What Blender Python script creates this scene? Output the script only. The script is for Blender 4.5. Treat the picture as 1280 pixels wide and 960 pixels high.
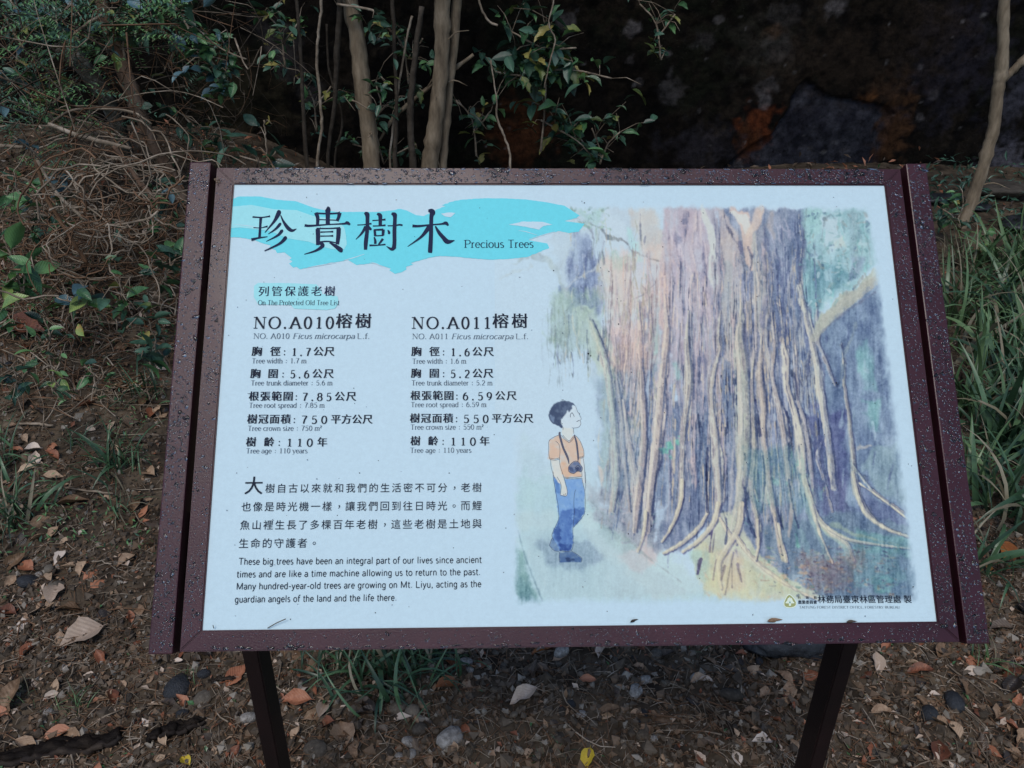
import bpy, bmesh, math, random
import numpy as np
from mathutils import Vector, Matrix, Euler
R = math.radians
rnd = random.Random(11)
SC = bpy.context.scene
for o in list(bpy.data.objects): bpy.data.objects.remove(o)
COL = SC.collection

# ------------------------------------------------------------------ camera
CAM_LOC = Vector((-0.0972, -0.9025, 1.50))
cam = bpy.data.cameras.new('camera'); camo = bpy.data.objects.new('camera', cam); COL.objects.link(camo)
FPX = 985.0
cam.sensor_fit = 'HORIZONTAL'; cam.sensor_width = 36.0; cam.lens = 36.0 * FPX / 1280.0
cam.clip_start = 0.02; cam.clip_end = 400
CAM_R = (Matrix.Rotation(-0.0271, 3, 'Z') @ Matrix.Rotation(math.pi / 2 - 0.4786, 3, 'X') @ Matrix.Rotation(0.0078, 3, 'Z'))
camo.matrix_world = Matrix.Translation(CAM_LOC) @ CAM_R.to_4x4()
SC.camera = camo

# ------------------------------------------------------------------ daylight: overcast, light from behind and above the viewer
SUN_EL, SUN_AZ = R(58), R(195)          # azimuth clockwise from +Y
w = bpy.data.worlds.new("World"); SC.world = w; w.use_nodes = True
nt = w.node_tree; bg = nt.nodes['Background']
sky = nt.nodes.new('ShaderNodeTexSky'); sky.sky_type = 'NISHITA'; sky.sun_disc = False
sky.sun_elevation = SUN_EL; sky.sun_rotation = SUN_AZ
sky.air_density = 1.0; sky.dust_density = .8; sky.ozone_density = 2.0
nt.links.new(sky.outputs[0], bg.inputs[0]); bg.inputs[1].default_value = 0.105
sun = bpy.data.lights.new('sun', 'SUN'); sun.energy = 1.3; sun.angle = R(22); sun.color = (1, .94, .87)
suno = bpy.data.objects.new('sun', sun); COL.objects.link(suno)
sd = Vector((math.sin(SUN_AZ) * math.cos(SUN_EL), math.cos(SUN_AZ) * math.cos(SUN_EL), math.sin(SUN_EL)))
suno.rotation_euler = sd.to_track_quat('Z', 'Y').to_euler(); suno.location = sd * 20
SC.view_settings.view_transform = 'Standard'; SC.view_settings.look = 'None'
SC.view_settings.gamma = 1; SC.view_settings.exposure = 0.34; SC.view_settings.use_curve_mapping = False
SC.cycles.max_bounces = 6; SC.cycles.diffuse_bounces = 2; SC.cycles.transparent_max_bounces = 8

# ------------------------------------------------------------------ helpers
def ray(px, py):
    d = CAM_R @ Vector(((px - 640) / FPX, (480 - py) / FPX, -1)); return d.normalized()
def at_y(px, py, y):
    d = ray(px, py); return CAM_LOC + d * ((y - CAM_LOC.y) / d.y)

def hsh(ix, iy, seed):
    h = (ix.astype(np.int64) * 374761393 + iy.astype(np.int64) * 668265263 + seed * 1442695041) & 0xffffffff
    h = ((h ^ (h >> 13)) * 1274126177) & 0xffffffff
    return ((h ^ (h >> 16)) & 0xffff) / 65535.0
def vn(x, y, s, seed=0):
    x = np.asarray(x, float) / s; y = np.asarray(y, float) / s
    ix = np.floor(x); iy = np.floor(y); fx = x - ix; fy = y - iy
    fx = fx * fx * (3 - 2 * fx); fy = fy * fy * (3 - 2 * fy)
    a = hsh(ix, iy, seed); b = hsh(ix + 1, iy, seed); c = hsh(ix, iy + 1, seed); d = hsh(ix + 1, iy + 1, seed)
    return (a * (1 - fx) + b * fx) * (1 - fy) + (c * (1 - fx) + d * fx) * fy - .5
def sst(t):
    t = np.clip(t, 0, 1); return t * t * (3 - 2 * t)
def ground_base(x, y):
    x = np.asarray(x, float); y = np.asarray(y, float)
    h = .24 * sst((y - 1.4) / 3.0)
    h = h + .36 * sst((y - .9) / 1.9) * sst((-x - .8) / 1.2)
    h = h + .10 * sst((y - .2) / 2.5) * sst((x - .9) / 1.2)
    return h
def ground_h(x, y):
    h = ground_base(x, y)
    h = h + .05 * vn(x, y, .55, 1) + .028 * vn(x, y, .21, 2) + .016 * vn(x, y, .08, 3)
    r = vn(x, y, .035, 4); h = h + .011 * r + .006 * vn(x, y, .017, 5)
    return h
def _s(t): t = min(1, max(0, t)); return t * t * (3 - 2 * t)
def gbase(x, y): return .24 * _s((y - 1.4) / 3.0) + .36 * _s((y - .9) / 1.9) * _s((-x - .8) / 1.2) + .10 * _s((y - .2) / 2.5) * _s((x - .9) / 1.2)
def gz(x, y): return float(ground_h(np.array([x]), np.array([y]))[0])
def on_ground(px, py):
    d = ray(px, py); t = 1.0
    for i in range(700):
        p = CAM_LOC + d * t
        if p.z < gbase(p.x, p.y): break
        t += .01
    p = CAM_LOC + d * t; p.z = gz(p.x, p.y); return p

def mesh_obj(name, V, F, mats=None, parent=None, mi=None, smooth=False, matrix=None):
    me = bpy.data.meshes.new(name); me.from_pydata([tuple(v) for v in V], [], F)
    if mats is not None:
        for m in (mats if isinstance(mats, (list, tuple)) else [mats]): me.materials.append(m)
    if mi is not None: me.polygons.foreach_set('material_index', mi)
    if smooth: me.polygons.foreach_set('use_smooth', [True] * len(me.polygons))
    me.update()
    o = bpy.data.objects.new(name, me); COL.objects.link(o)
    if matrix is not None: o.matrix_world = matrix
    if parent is not None: o.parent = parent
    return o
def bm_obj(name, bm, mats, parent=None, smooth=False, matrix=None):
    me = bpy.data.meshes.new(name); bm.to_mesh(me); bm.free()
    for m in (mats if isinstance(mats, (list, tuple)) else [mats]): me.materials.append(m)
    if smooth: me.polygons.foreach_set('use_smooth', [True] * len(me.polygons))
    o = bpy.data.objects.new(name, me); COL.objects.link(o)
    if matrix is not None: o.matrix_world = matrix
    if parent is not None: o.parent = parent
    return o
def tag(o, label=None, cat=None, group=None, kind=None):
    if label: o['label'] = label
    if cat: o['category'] = cat
    if group: o['group'] = group
    if kind: o['kind'] = kind
    return o
def empty(name, loc=(0, 0, 0)):
    o = bpy.data.objects.new(name, None); o.empty_display_size = .05; COL.objects.link(o); o.location = loc; return o
def link_copy(name, me, loc, rot, scale, parent=None):
    o = bpy.data.objects.new(name, me); COL.objects.link(o)
    o.location = loc; o.rotation_euler = rot; o.scale = (scale,) * 3 if not hasattr(scale, '__len__') else scale
    if parent is not None: o.parent = parent
    return o
def bevel_box(x0, x1, y0, y1, z0, z1, bev=.002, seg=2):
    bm = bmesh.new(); bmesh.ops.create_cube(bm, size=1)
    for v in bm.verts:
        v.co = Vector(((x0 + x1) / 2 + v.co.x * (x1 - x0), (y0 + y1) / 2 + v.co.y * (y1 - y0), (z0 + z1) / 2 + v.co.z * (z1 - z0)))
    if bev: bmesh.ops.bevel(bm, geom=bm.edges[:], offset=bev, segments=seg, affect='EDGES', profile=.6)
    return bm

class Geo:
    """collects tubes / leaves / rocks into plain lists"""
    def __init__(s): s.V = []; s.F = []; s.M = []
    def tube(s, pts, rad, sides=6, mat=0, knob=0, cap=True):
        n0 = len(s.V); N = len(pts); pts = [Vector(p) for p in pts]
        up = Vector((.13, .31, .94))
        for i, p in enumerate(pts):
            d = (pts[min(i + 1, N - 1)] - pts[max(i - 1, 0)])
            if d.length < 1e-7: d = Vector((0, 0, 1))
            d.normalize(); a = d.cross(up)
            if a.length < .05: a = d.cross(Vector((1, 0, 0)))
            a.normalize(); b = d.cross(a)
            r = rad[i] if hasattr(rad, '__len__') else rad
            for k in range(sides):
                t = 2 * math.pi * k / sides
                rr = r * (1 + (rnd.random() - .5) * knob)
                s.V.append(p + (a * math.cos(t) + b * math.sin(t)) * rr)
        for i in range(N - 1):
            for k in range(sides):
                a0 = n0 + i * sides + k; a1 = n0 + i * sides + (k + 1) % sides
                s.F.append((a0, a1, a1 + sides, a0 + sides)); s.M.append(mat)
        if cap:
            s.F.append(tuple(n0 + k for k in range(sides))[::-1]); s.M.append(mat)
            s.F.append(tuple(n0 + (N - 1) * sides + k for k in range(sides))); s.M.append(mat)
    def add(s, V, F, mat=0):
        n0 = len(s.V); s.V += list(V); s.F += [tuple(n0 + i for i in f) for f in F]; s.M += [mat] * len(F)
    def build(s, name, mats, parent=None, smooth=True):
        return mesh_obj(name, s.V, s.F, mats, parent, s.M, smooth)
def spline(P, n=6):
    """catmull-rom through vectors (any dimension)"""
    P = [np.array(p, float) for p in P]; Q = [2 * P[0] - P[1]] + P + [2 * P[-1] - P[-2]]; out = []
    for i in range(1, len(Q) - 2):
        a, b, c, d = Q[i - 1], Q[i], Q[i + 1], Q[i + 2]
        for k in range(n):
            t = k / n
            out.append(.5 * ((2 * b) + (c - a) * t + (2 * a - 5 * b + 4 * c - d) * t * t + (3 * b - a - 3 * c + d) * t ** 3))
    out.append(P[-1]); return out

# ------------------------------------------------------------------ materials
def mat(name, col, rough=.6, spec=.5):
    m = bpy.data.materials.new(name); m.use_nodes = True
    b = m.node_tree.nodes['Principled BSDF']
    b.inputs['Base Color'].default_value = (*col, 1); b.inputs['Roughness'].default_value = rough
    b.inputs['Specular IOR Level'].default_value = spec
    return m
def N(m, t, **kw):
    n = m.node_tree.nodes.new(t)
    for k, v in kw.items():
        if k in n.inputs: n.inputs[k].default_value = v
        else: setattr(n, k, v)
    return n
def L(m, a, b): m.node_tree.links.new(a, b)
def bsdf(m): return m.node_tree.nodes['Principled BSDF']
def noisy(name, cols, scale=8, rough=.7, spec=.4, detail=6, bump=.0, bscale=60, obj_random=False, coords='Object', rrange=None, stretch=None):
    """base colour from a noise-driven ramp (and per-object variation), bump from a finer noise"""
    m = mat(name, cols[0], rough, spec); b = bsdf(m)
    tc = N(m, 'ShaderNodeTexCoord'); src = tc.outputs[coords]
    if stretch:
        mp = N(m, 'ShaderNodeMapping'); mp.inputs['Scale'].default_value = stretch; L(m, src, mp.inputs[0]); src = mp.outputs[0]
    no = N(m, 'ShaderNodeTexNoise', Scale=scale, Detail=detail, Roughness=.65); L(m, src, no.inputs['Vector'])
    fac = no.outputs[0]
    if obj_random:
        oi = N(m, 'ShaderNodeObjectInfo'); mx = N(m, 'ShaderNodeMath', operation='MULTIPLY_ADD')
        L(m, oi.outputs['Random'], mx.inputs[0]); mx.inputs[1].default_value = .55; 
        ad = N(m, 'ShaderNodeMath', operation='MULTIPLY_ADD'); L(m, fac, ad.inputs[0]); ad.inputs[1].default_value = .8; ad.inputs[2].default_value = -.17
        L(m, ad.outputs[0], mx.inputs[2]); fac = mx.outputs[0]
    cr = N(m, 'ShaderNodeValToRGB'); L(m, fac, cr.inputs[0]); e = cr.color_ramp.elements
    n = len(cols)
    while len(e) < n: e.new(.5)
    for i, c in enumerate(cols):
        e[i].position = .28 + .46 * i / max(1, n - 1); e[i].color = (*c, 1)
    L(m, cr.outputs[0], b.inputs['Base Color'])
    if bump:
        n2 = N(m, 'ShaderNodeTexNoise', Scale=bscale, Detail=5, Roughness=.7); L(m, src, n2.inputs['Vector'])
        bp = N(m, 'ShaderNodeBump', Strength=bump, Distance=.004); L(m, n2.outputs[0], bp.inputs['Height']); L(m, bp.outputs[0], b.inputs['Normal'])
    if rrange:
        mr = N(m, 'ShaderNodeMapRange'); mr.inputs['To Min'].default_value = rrange[0]; mr.inputs['To Max'].default_value = rrange[1]
        L(m, no.outputs[0], mr.inputs[0]); L(m, mr.outputs[0], b.inputs['Roughness'])
    return m
# ------------------------------------------------------------------ ground: one sheet, dense where the camera looks
M_soil = noisy('wet_soil', [(.010, .007, .005), (.045, .033, .022), (.10, .075, .05), (.17, .13, .09)], 9, .75, .15, 10, .5, 90, rrange=(.5, .9))
def grade(a, b, step, lo, hi, g=1.18):
    v = list(np.arange(a, b, step)); s = step
    while v[-1] < hi: s *= g; v.append(v[-1] + s)
    s = step; pre = []
    x = a
    while x > lo: s *= g; x -= s; pre.append(x)
    return np.array(pre[::-1] + v)
gx = grade(-2.5, 2.5, .0125, -60, 60); gy = grade(-.35, 2.6, .0125, -60, 60)
GX, GY = np.meshgrid(gx, gy); GZ = ground_h(GX, GY)
far = sst((np.abs(GX) - 8) / 10) + sst((np.abs(GY) - 9) / 10); GZ = GZ * (1 - np.clip(far, 0, 1))
nx, ny = len(gx), len(gy)
V = np.stack([GX, GY, GZ], -1).reshape(-1, 3)
I = np.arange(nx * ny).reshape(ny, nx)
F = np.stack([I[:-1, :-1], I[:-1, 1:], I[1:, 1:], I[1:, :-1]], -1).reshape(-1, 4)
def grid_obj(name, V, F, m, parent=None, smooth=True):
    me = bpy.data.meshes.new(name)
    me.vertices.add(len(V)); me.vertices.foreach_set('co', np.ascontiguousarray(V, np.float32).ravel())
    me.loops.add(F.size); me.loops.foreach_set('vertex_index', F.astype(np.int32).ravel())
    me.polygons.add(len(F)); me.polygons.foreach_set('loop_start', np.arange(0, F.size, 4, dtype=np.int32))
    me.polygons.foreach_set('loop_total', np.full(len(F), 4, dtype=np.int32))
    me.update(calc_edges=True); me.validate()
    if smooth: me.polygons.foreach_set('use_smooth', np.ones(len(F), bool))
    me.materials.append(m)
    o = bpy.data.objects.new(name, me); COL.objects.link(o)
    if parent is not None: o.parent = parent
    return o
def set_color(o, rgb, name='print_color'):
    a = o.data.color_attributes.new(name, 'FLOAT_COLOR', 'POINT')
    c = np.ones((len(rgb), 4), np.float32); c[:, :3] = rgb; a.data.foreach_set('color', c.ravel())
tag(grid_obj('ground', V, F, M_soil), kind='structure')

# ------------------------------------------------------------------ old plastered retaining wall behind
WY = 4.6
wx = grade(-3.7, 3.9, .0125, -12, 13, 1.25); wz = grade(.05, 1.5, .0125, -.4, 3.0, 1.25)
WX, WZ = np.meshgrid(wx, wz)
def wpt(px, py):
    p = at_y(px, py, WY); return p.x, p.z
def inpoly(X, Y, P):
    ins = np.zeros(X.shape, bool); dist = np.full(X.shape, 1e9); P = np.array(P)
    for a, b in zip(P, np.roll(P, -1, 0)):
        d = b - a; L2 = d @ d + 1e-12; t = np.clip(((X - a[0]) * d[0] + (Y - a[1]) * d[1]) / L2, 0, 1)
        dist = np.minimum(dist, np.hypot(X - a[0] - t * d[0], Y - a[1] - t * d[1]))
        c = (a[1] > Y) != (b[1] > Y); dy = d[1] if abs(d[1]) > 1e-12 else 1e-12
        ins ^= c & (X < a[0] + (Y - a[1]) * d[0] / dy)
    return np.where(ins, dist, -dist)
rag = .030 * vn(WX, WZ, .09, 31) + .02 * vn(WX, WZ, .035, 32)
WC = np.zeros(WX.shape + (3,)) + np.array((.0030, .0024, .0020))
big = sst(.5 + 1.6 * vn(WX, WZ, .5, 33) + .8 * vn(WX, WZ, .16, 34)); mid_ = sst(.5 + 2.2 * vn(WX, WZ, .07, 35) + 1.2 * vn(WX, WZ, .025, 36))
WC += (big * .5 + .25)[..., None] * mid_[..., None] * np.array((.013, .0095, .006))
moss = sst(2.5 * vn(WX, WZ, .4, 37) + 1.2 * vn(WX, WZ, .05, 38)); WC = WC * (1 - .5 * moss[..., None]) + .5 * moss[..., None] * np.array((.006, .008, .004))
def patch(px, py, rx, ry, col, al, soft=.5, seed=40):
    x, z = wpt(px, py); s = 985 / 5.7
    d = np.hypot((WX - x) / (rx / s), (WZ - z) / (ry / s)) + (.9 * vn(WX, WZ, .06, seed) + .6 * vn(WX, WZ, .025, seed + 1)) 
    a = (sst((1.15 - d) / soft) * al)[..., None]
    global WC; WC = WC * (1 - a) + a * np.array(col)
slate = [wpt(*p) for p in [(905, 212), (925, 190), (965, 168), (985, 135), (998, 106), (1010, 97), (1022, 108), (1040, 120), (1070, 126), (1104, 130), (1120, 142), (1112, 170), (1102, 190), (1098, 225), (1080, 260), (900, 260)]]
sdist = inpoly(WX, WZ, slate) + rag * .5
sm = sst(sdist / .012 + .3)[..., None]
WC = WC * (1 - sm) + sm * (np.array((.013, .013, .018)) + .026 * np.clip(vn(WX, WZ, .05, 51) * 1.3 + .35, 0, 1)[..., None] * np.array((1, 1, 1.15)))
patch(947, 158, 22, 27, (.075, .020, .007), .8, .6, 60); patch(938, 178, 17, 20, (.05, .018, .007), .65, .6, 61)
patch(1088, 122, 14, 10, (.10, .04, .014), .7, .8, 62); patch(1118, 160, 22, 50, (.055, .026, .012), .75, .7, 63); patch(1118, 108, 40, 22, (.045, .024, .013), .6, .9, 64)
patch(968, 38, 14, 10, (.055, .028, .015), .7, .8, 65); patch(655, 160, 46, 34, (.055, .020, .008), .7, .9, 66); patch(640, 190, 26, 26, (.05, .018, .008), .7, .9, 67)
patch(1256, 205, 34, 26, (.075, .072, .085), .8, .7, 68); patch(1265, 130, 24, 60, (.032, .032, .042), .8, .9, 69); patch(1200, 60, 60, 90, (.016, .015, .022), .6, .9, 70)
patch(880, 185, 60, 30, (.016, .015, .019), .7, .9, 71); patch(960, 60, 50, 50, (.030, .027, .022), .55, 1.2, 72); patch(290, 120, 60, 70, (.022, .018, .010), .7, .9, 73)
patch(1160, 40, 60, 60, (.020, .014, .010), .5, .9, 74); patch(1030, 80, 90, 40, (.022, .015, .010), .6, .9, 75)
for x, y, r_, a in [(1047, 12, 11, .9), (792, 37, 10, .9), (706, 25, 12, .6), (956, 128, 9, .8), (957, 110, 12, .5), (838, 112, 17, .45), (800, 103, 5, .8), (836, 66, 5, .8), (787, 75, 8, .4), (899, 24, 5, .7), (1015, 186, 4, .6), (1203, 27, 3, .9),
                (1148, 146, 5, .6), (1166, 118, 7, .4), (1150, 84, 5, .6), (925, 205, 7, .5), (355, 60, 24, .3), (365, 85, 18, .3), (330, 35, 18, .25), (385, 115, 18, .25), (880, 50, 14, .25), (980, 20, 16, .25), (970, 62, 20, .2), (1060, 190, 10, .4), (1045, 180, 6, .5)]:
    patch(x, y, r_, r_ * .95, (.085, .078, .08), a * .72, .6, 80 + int(x) % 40)
for k in range(46):
    q_ = random.Random(900 + k); patch(q_.uniform(600, 1230), q_.uniform(0, 200), 1.0 + 2.6 * q_.random() ** 2, 1.0 + 2.6 * q_.random() ** 2, (.11, .105, .105), q_.uniform(.2, .7), .8, 200 + k)
WD = .05 * vn(WX, WZ, .7, 41) + .03 * vn(WX, WZ, .2, 42) + .014 * vn(WX, WZ, .06, 43) + .008 * vn(WX, WZ, .025, 44) - .03 * sm[..., 0] * -1
WVy = WY + WD
nx, ny = len(wx), len(wz); I = np.arange(nx * ny).reshape(ny, nx)
F = np.stack([I[:-1, :-1], I[:-1, 1:], I[1:, 1:], I[1:, :-1]], -1).reshape(-1, 4)
M_wall = mat('mossy_plaster', (.02, .02, .02), .9, .08)
at = N(M_wall, 'ShaderNodeVertexColor', layer_name='print_color'); tc = N(M_wall, 'ShaderNodeTexCoord')
n1 = N(M_wall, 'ShaderNodeTexNoise', Scale=22, Detail=9, Roughness=.75); L(M_wall, tc.outputs['Object'], n1.inputs['Vector'])
mr = N(M_wall, 'ShaderNodeMapRange'); mr.inputs['From Min'].default_value = .3; mr.inputs['From Max'].default_value = .72; mr.inputs['To Min'].default_value = .15; mr.inputs['To Max'].default_value = 1.9
L(M_wall, n1.outputs[0], mr.inputs[0])
vm = N(M_wall, 'ShaderNodeVectorMath', operation='SCALE'); L(M_wall, at.outputs[0], vm.inputs[0]); L(M_wall, mr.outputs[0], vm.inputs['Scale'])
L(M_wall, vm.outputs[0], bsdf(M_wall).inputs['Base Color'])
n5 = N(M_wall, 'ShaderNodeTexNoise', Scale=95, Detail=6, Roughness=.8); L(M_wall, tc.outputs['Object'], n5.inputs['Vector'])
r5 = N(M_wall, 'ShaderNodeMapRange'); r5.inputs['From Min'].default_value = .60; r5.inputs['From Max'].default_value = .70; r5.inputs['To Max'].default_value = .75; L(M_wall, n5.outputs[0], r5.inputs[0])
n6 = N(M_wall, 'ShaderNodeTexNoise', Scale=3.2, Detail=3); L(M_wall, tc.outputs['Object'], n6.inputs['Vector'])
r6 = N(M_wall, 'ShaderNodeMapRange'); r6.inputs['From Min'].default_value = .42; r6.inputs['From Max'].default_value = .66; L(M_wall, n6.outputs[0], r6.inputs[0])
m6 = N(M_wall, 'ShaderNodeMath', operation='MULTIPLY'); L(M_wall, r5.outputs[0], m6.inputs[0]); L(M_wall, r6.outputs[0], m6.inputs[1])
mx6 = N(M_wall, 'ShaderNodeMix', data_type='RGBA'); L(M_wall, m6.outputs[0], mx6.inputs[0]); L(M_wall, vm.outputs[0], mx6.inputs[6]); mx6.inputs[7].default_value = (.075, .07, .062, 1); L(M_wall, mx6.outputs[2], bsdf(M_wall).inputs['Base Color'])
bp = N(M_wall, 'ShaderNodeBump', Strength=1.0, Distance=.016); L(M_wall, n1.outputs[0], bp.inputs['Height']); L(M_wall, bp.outputs[0], bsdf(M_wall).inputs['Normal'])
V = np.stack([WX, WVy, WZ], -1).reshape(-1, 3)
# front sheet plus a thick back: close it into a slab
nb = len(V); corners = [(wx[0], WY + .35, wz[0]), (wx[-1], WY + .35, wz[0]), (wx[-1], WY + .35, wz[-1]), (wx[0], WY + .35, wz[-1])]
wall = grid_obj('retaining_wall', V, F, M_wall); set_color(wall, WC.reshape(-1, 3))
bmw = bmesh.new(); bmw.from_mesh(wall.data)
ed = [e for e in bmw.edges if e.is_boundary]
ex = bmesh.ops.extrude_edge_only(bmw, edges=ed)
nv = [g for g in ex['geom'] if isinstance(g, bmesh.types.BMVert)]
for v in nv: v.co.y = WY + .4
bmesh.ops.contextual_create(bmw, geom=[e for e in bmw.edges if e.is_boundary])
bmw.to_mesh(wall.data); bmw.free()
tag(wall, 'dark mossy old plaster wall with orange stains and pale lichen behind the sign', 'wall')
# ------------------------------------------------------------------ the sign: geometry in the panel's own frame (s across, t up the slope, n out of the face)
TILT = 0.8761; PW, PH = .90, .5845
PM = Matrix.Translation((0, 0, 1.02)) @ Matrix.Rotation(TILT, 4, 'X')
sign = tag(empty('information_sign'), 'tilted maroon metal sign with a white panel about protected old banyan trees, wet with rain', 'information sign')
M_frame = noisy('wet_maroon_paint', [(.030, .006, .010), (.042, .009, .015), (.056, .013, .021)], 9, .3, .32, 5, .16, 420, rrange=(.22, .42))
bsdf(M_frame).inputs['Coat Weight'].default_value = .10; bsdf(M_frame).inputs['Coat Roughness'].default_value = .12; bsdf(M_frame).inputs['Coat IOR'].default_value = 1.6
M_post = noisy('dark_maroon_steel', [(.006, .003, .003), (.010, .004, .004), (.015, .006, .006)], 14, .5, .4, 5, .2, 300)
fw, fto, fbo, fwo = .4747, .3166, .3166, .4747
hi, th = PH / 2, .034
def rail(a, b, c, d, name='frame_rail'):
    """mitred rail with corners a,b (outer) c,d (inner, same order), top face at n=0, soft edges"""
    bm = bmesh.new()
    top = [bm.verts.new((*p, 0)) for p in (a, b, d, c)]; bot = [bm.verts.new((*p, -th)) for p in (a, b, d, c)]
    bm.faces.new(top); bm.faces.new(bot[::-1])
    for i in range(4): bm.faces.new((top[i], bot[i], bot[(i + 1) % 4], top[(i + 1) % 4]))
    bmesh.ops.recalc_face_normals(bm, faces=bm.faces[:])
    bmesh.ops.bevel(bm, geom=[e for e in bm.edges if all(abs(v.co.z) < 1e-6 for v in e.verts)], offset=.0014, segments=2, affect='EDGES')
    o = bm_obj(name, bm, M_frame, sign, smooth=False, matrix=PM); return o
g = .00025
O = [(-fwo, fto), (fwo, fto), (fwo, -fbo), (-fwo, -fbo)]; Q = [(-.45, hi), (.45, hi), (.45, -hi), (-.45, -hi)]
r_top = rail((O[0][0] + g, O[0][1]), (O[1][0] - g, O[1][1]), (Q[0][0] + g, Q[0][1]), (Q[1][0] - g, Q[1][1]))
r_rt = rail((O[1][0], O[1][1] - g), (O[2][0], O[2][1] + g), (Q[1][0], Q[1][1] - g), (Q[2][0], Q[2][1] + g))
r_bt = rail((O[2][0] - g, O[2][1]), (O[3][0] + g, O[3][1]), (Q[2][0] - g, Q[2][1]), (Q[3][0] + g, Q[3][1]))
r_lf = rail((O[3][0], O[3][1] + g), (O[0][0], O[0][1] - g), (Q[3][0], Q[3][1] + g), (Q[0][0], Q[0][1] - g))
bars = []
for sx in (-1, 1):
    x0, x1 = sorted((sx * .4831, sx * .5118))
    b = bm_obj('side_bar', bevel_box(x0, x1, -.3191, .3246, -.052, .0, .0016), M_frame, sign, matrix=PM); bars.append(b)
    # upright: flat tube under the bar, its top cut to the slope
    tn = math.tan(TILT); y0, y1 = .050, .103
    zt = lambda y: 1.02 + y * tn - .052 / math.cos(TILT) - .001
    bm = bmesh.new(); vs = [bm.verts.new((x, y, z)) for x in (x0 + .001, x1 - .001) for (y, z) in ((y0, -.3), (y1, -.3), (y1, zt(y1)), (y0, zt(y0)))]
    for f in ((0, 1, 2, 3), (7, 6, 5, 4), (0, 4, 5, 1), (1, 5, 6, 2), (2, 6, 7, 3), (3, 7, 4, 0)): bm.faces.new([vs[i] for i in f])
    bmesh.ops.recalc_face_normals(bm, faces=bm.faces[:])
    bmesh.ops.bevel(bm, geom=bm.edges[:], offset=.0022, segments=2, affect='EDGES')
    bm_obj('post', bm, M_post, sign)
    # dark spacer plates added low between frame and bar to blacken the gap
    for t in (-.2, .2):
        xa, xb = sorted((sx * .4751, sx * .4827))
        bm_obj('dark_spacer', bevel_box(xa, xb, t - .05, t + .05, -.030, -.022, .0008, 1), M_post, sign, matrix=PM)
bm_obj('backing_sheet', bevel_box(-.4735, .4735, -.3155, .3155, -.0375, -.0345, .0005, 1), M_post, sign, matrix=PM)

# panel sheet with paper-white face
def print_mat(name, attr=True, col=(1, 1, 1)):
    m = mat(name, col, .45, .08); b = bsdf(m); tc = N(m, 'ShaderNodeTexCoord')
    n2 = N(m, 'ShaderNodeTexNoise', Scale=260, Detail=4, Roughness=.7); L(m, tc.outputs['Object'], n2.inputs['Vector'])
    bp = N(m, 'ShaderNodeBump', Strength=.35, Distance=.0006); L(m, n2.outputs[0], bp.inputs['Height']); L(m, bp.outputs[0], b.inputs['Normal'])
    # faint mottling of the wet face
    n3 = N(m, 'ShaderNodeTexNoise', Scale=190, Detail=3, Roughness=.8); L(m, tc.outputs['Object'], n3.inputs['Vector'])
    mr = N(m, 'ShaderNodeMapRange'); mr.inputs['From Min'].default_value = .3; mr.inputs['From Max'].default_value = .7; mr.inputs['To Min'].default_value = .955; mr.inputs['To Max'].default_value = 1.035
    L(m, n3.outputs[0], mr.inputs[0])
    vm = N(m, 'ShaderNodeVectorMath', operation='SCALE'); L(m, mr.outputs[0], vm.inputs['Scale'])
    if attr:
        a = N(m, 'ShaderNodeVertexColor', layer_name='print_color'); L(m, a.outputs[0], vm.inputs[0])
    else: vm.inputs[0].default_value = col
    L(m, vm.outputs[0], b.inputs['Base Color'])
    return m
PAPER_ALB = np.array((.575, .735, .785))
def s2l(c):
    c = np.clip(np.asarray(c, float) / 255, 0, 1); return np.where(c <= .04045, c / 12.92, ((c + .055) / 1.055) ** 2.4)
def alb(c): return np.clip(s2l(c) / s2l(PAPER) * PAPER_ALB, .004, .85)
# ------------------------------------------------------------------ watercolour print (colour print on the panel)
def vnoise(shape, sx, sy, seed):
    """smooth value noise, feature size sx, sy (in canvas cells)"""
    r = np.random.RandomState(seed)
    H, W = shape
    gh, gw = int(H / sy) + 3, int(W / sx) + 3
    g = r.rand(gh, gw)
    y = np.arange(H) / sy; x = np.arange(W) / sx
    yi = y.astype(int); xi = x.astype(int)
    fy = (y - yi); fx = (x - xi)
    fy = fy * fy * (3 - 2 * fy); fx = fx * fx * (3 - 2 * fx)
    a = g[yi][:, xi]; b = g[yi][:, xi + 1]; c = g[yi + 1][:, xi]; d = g[yi + 1][:, xi + 1]
    fx = fx[None, :]; fy = fy[:, None]
    return (a * (1 - fx) + b * fx) * (1 - fy) + (c * (1 - fx) + d * fx) * fy

def fbm(shape, sx, sy, seed, octv=4):
    t = np.zeros(shape); a = 1.0; s = 0
    for k in range(octv):
        if sx < 1 or sy < 1: break
        t += a * vnoise(shape, max(sx, 1), max(sy, 1), seed + 17 * k); s += a
        a *= .55; sx /= 2; sy /= 2
    return t / s

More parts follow.
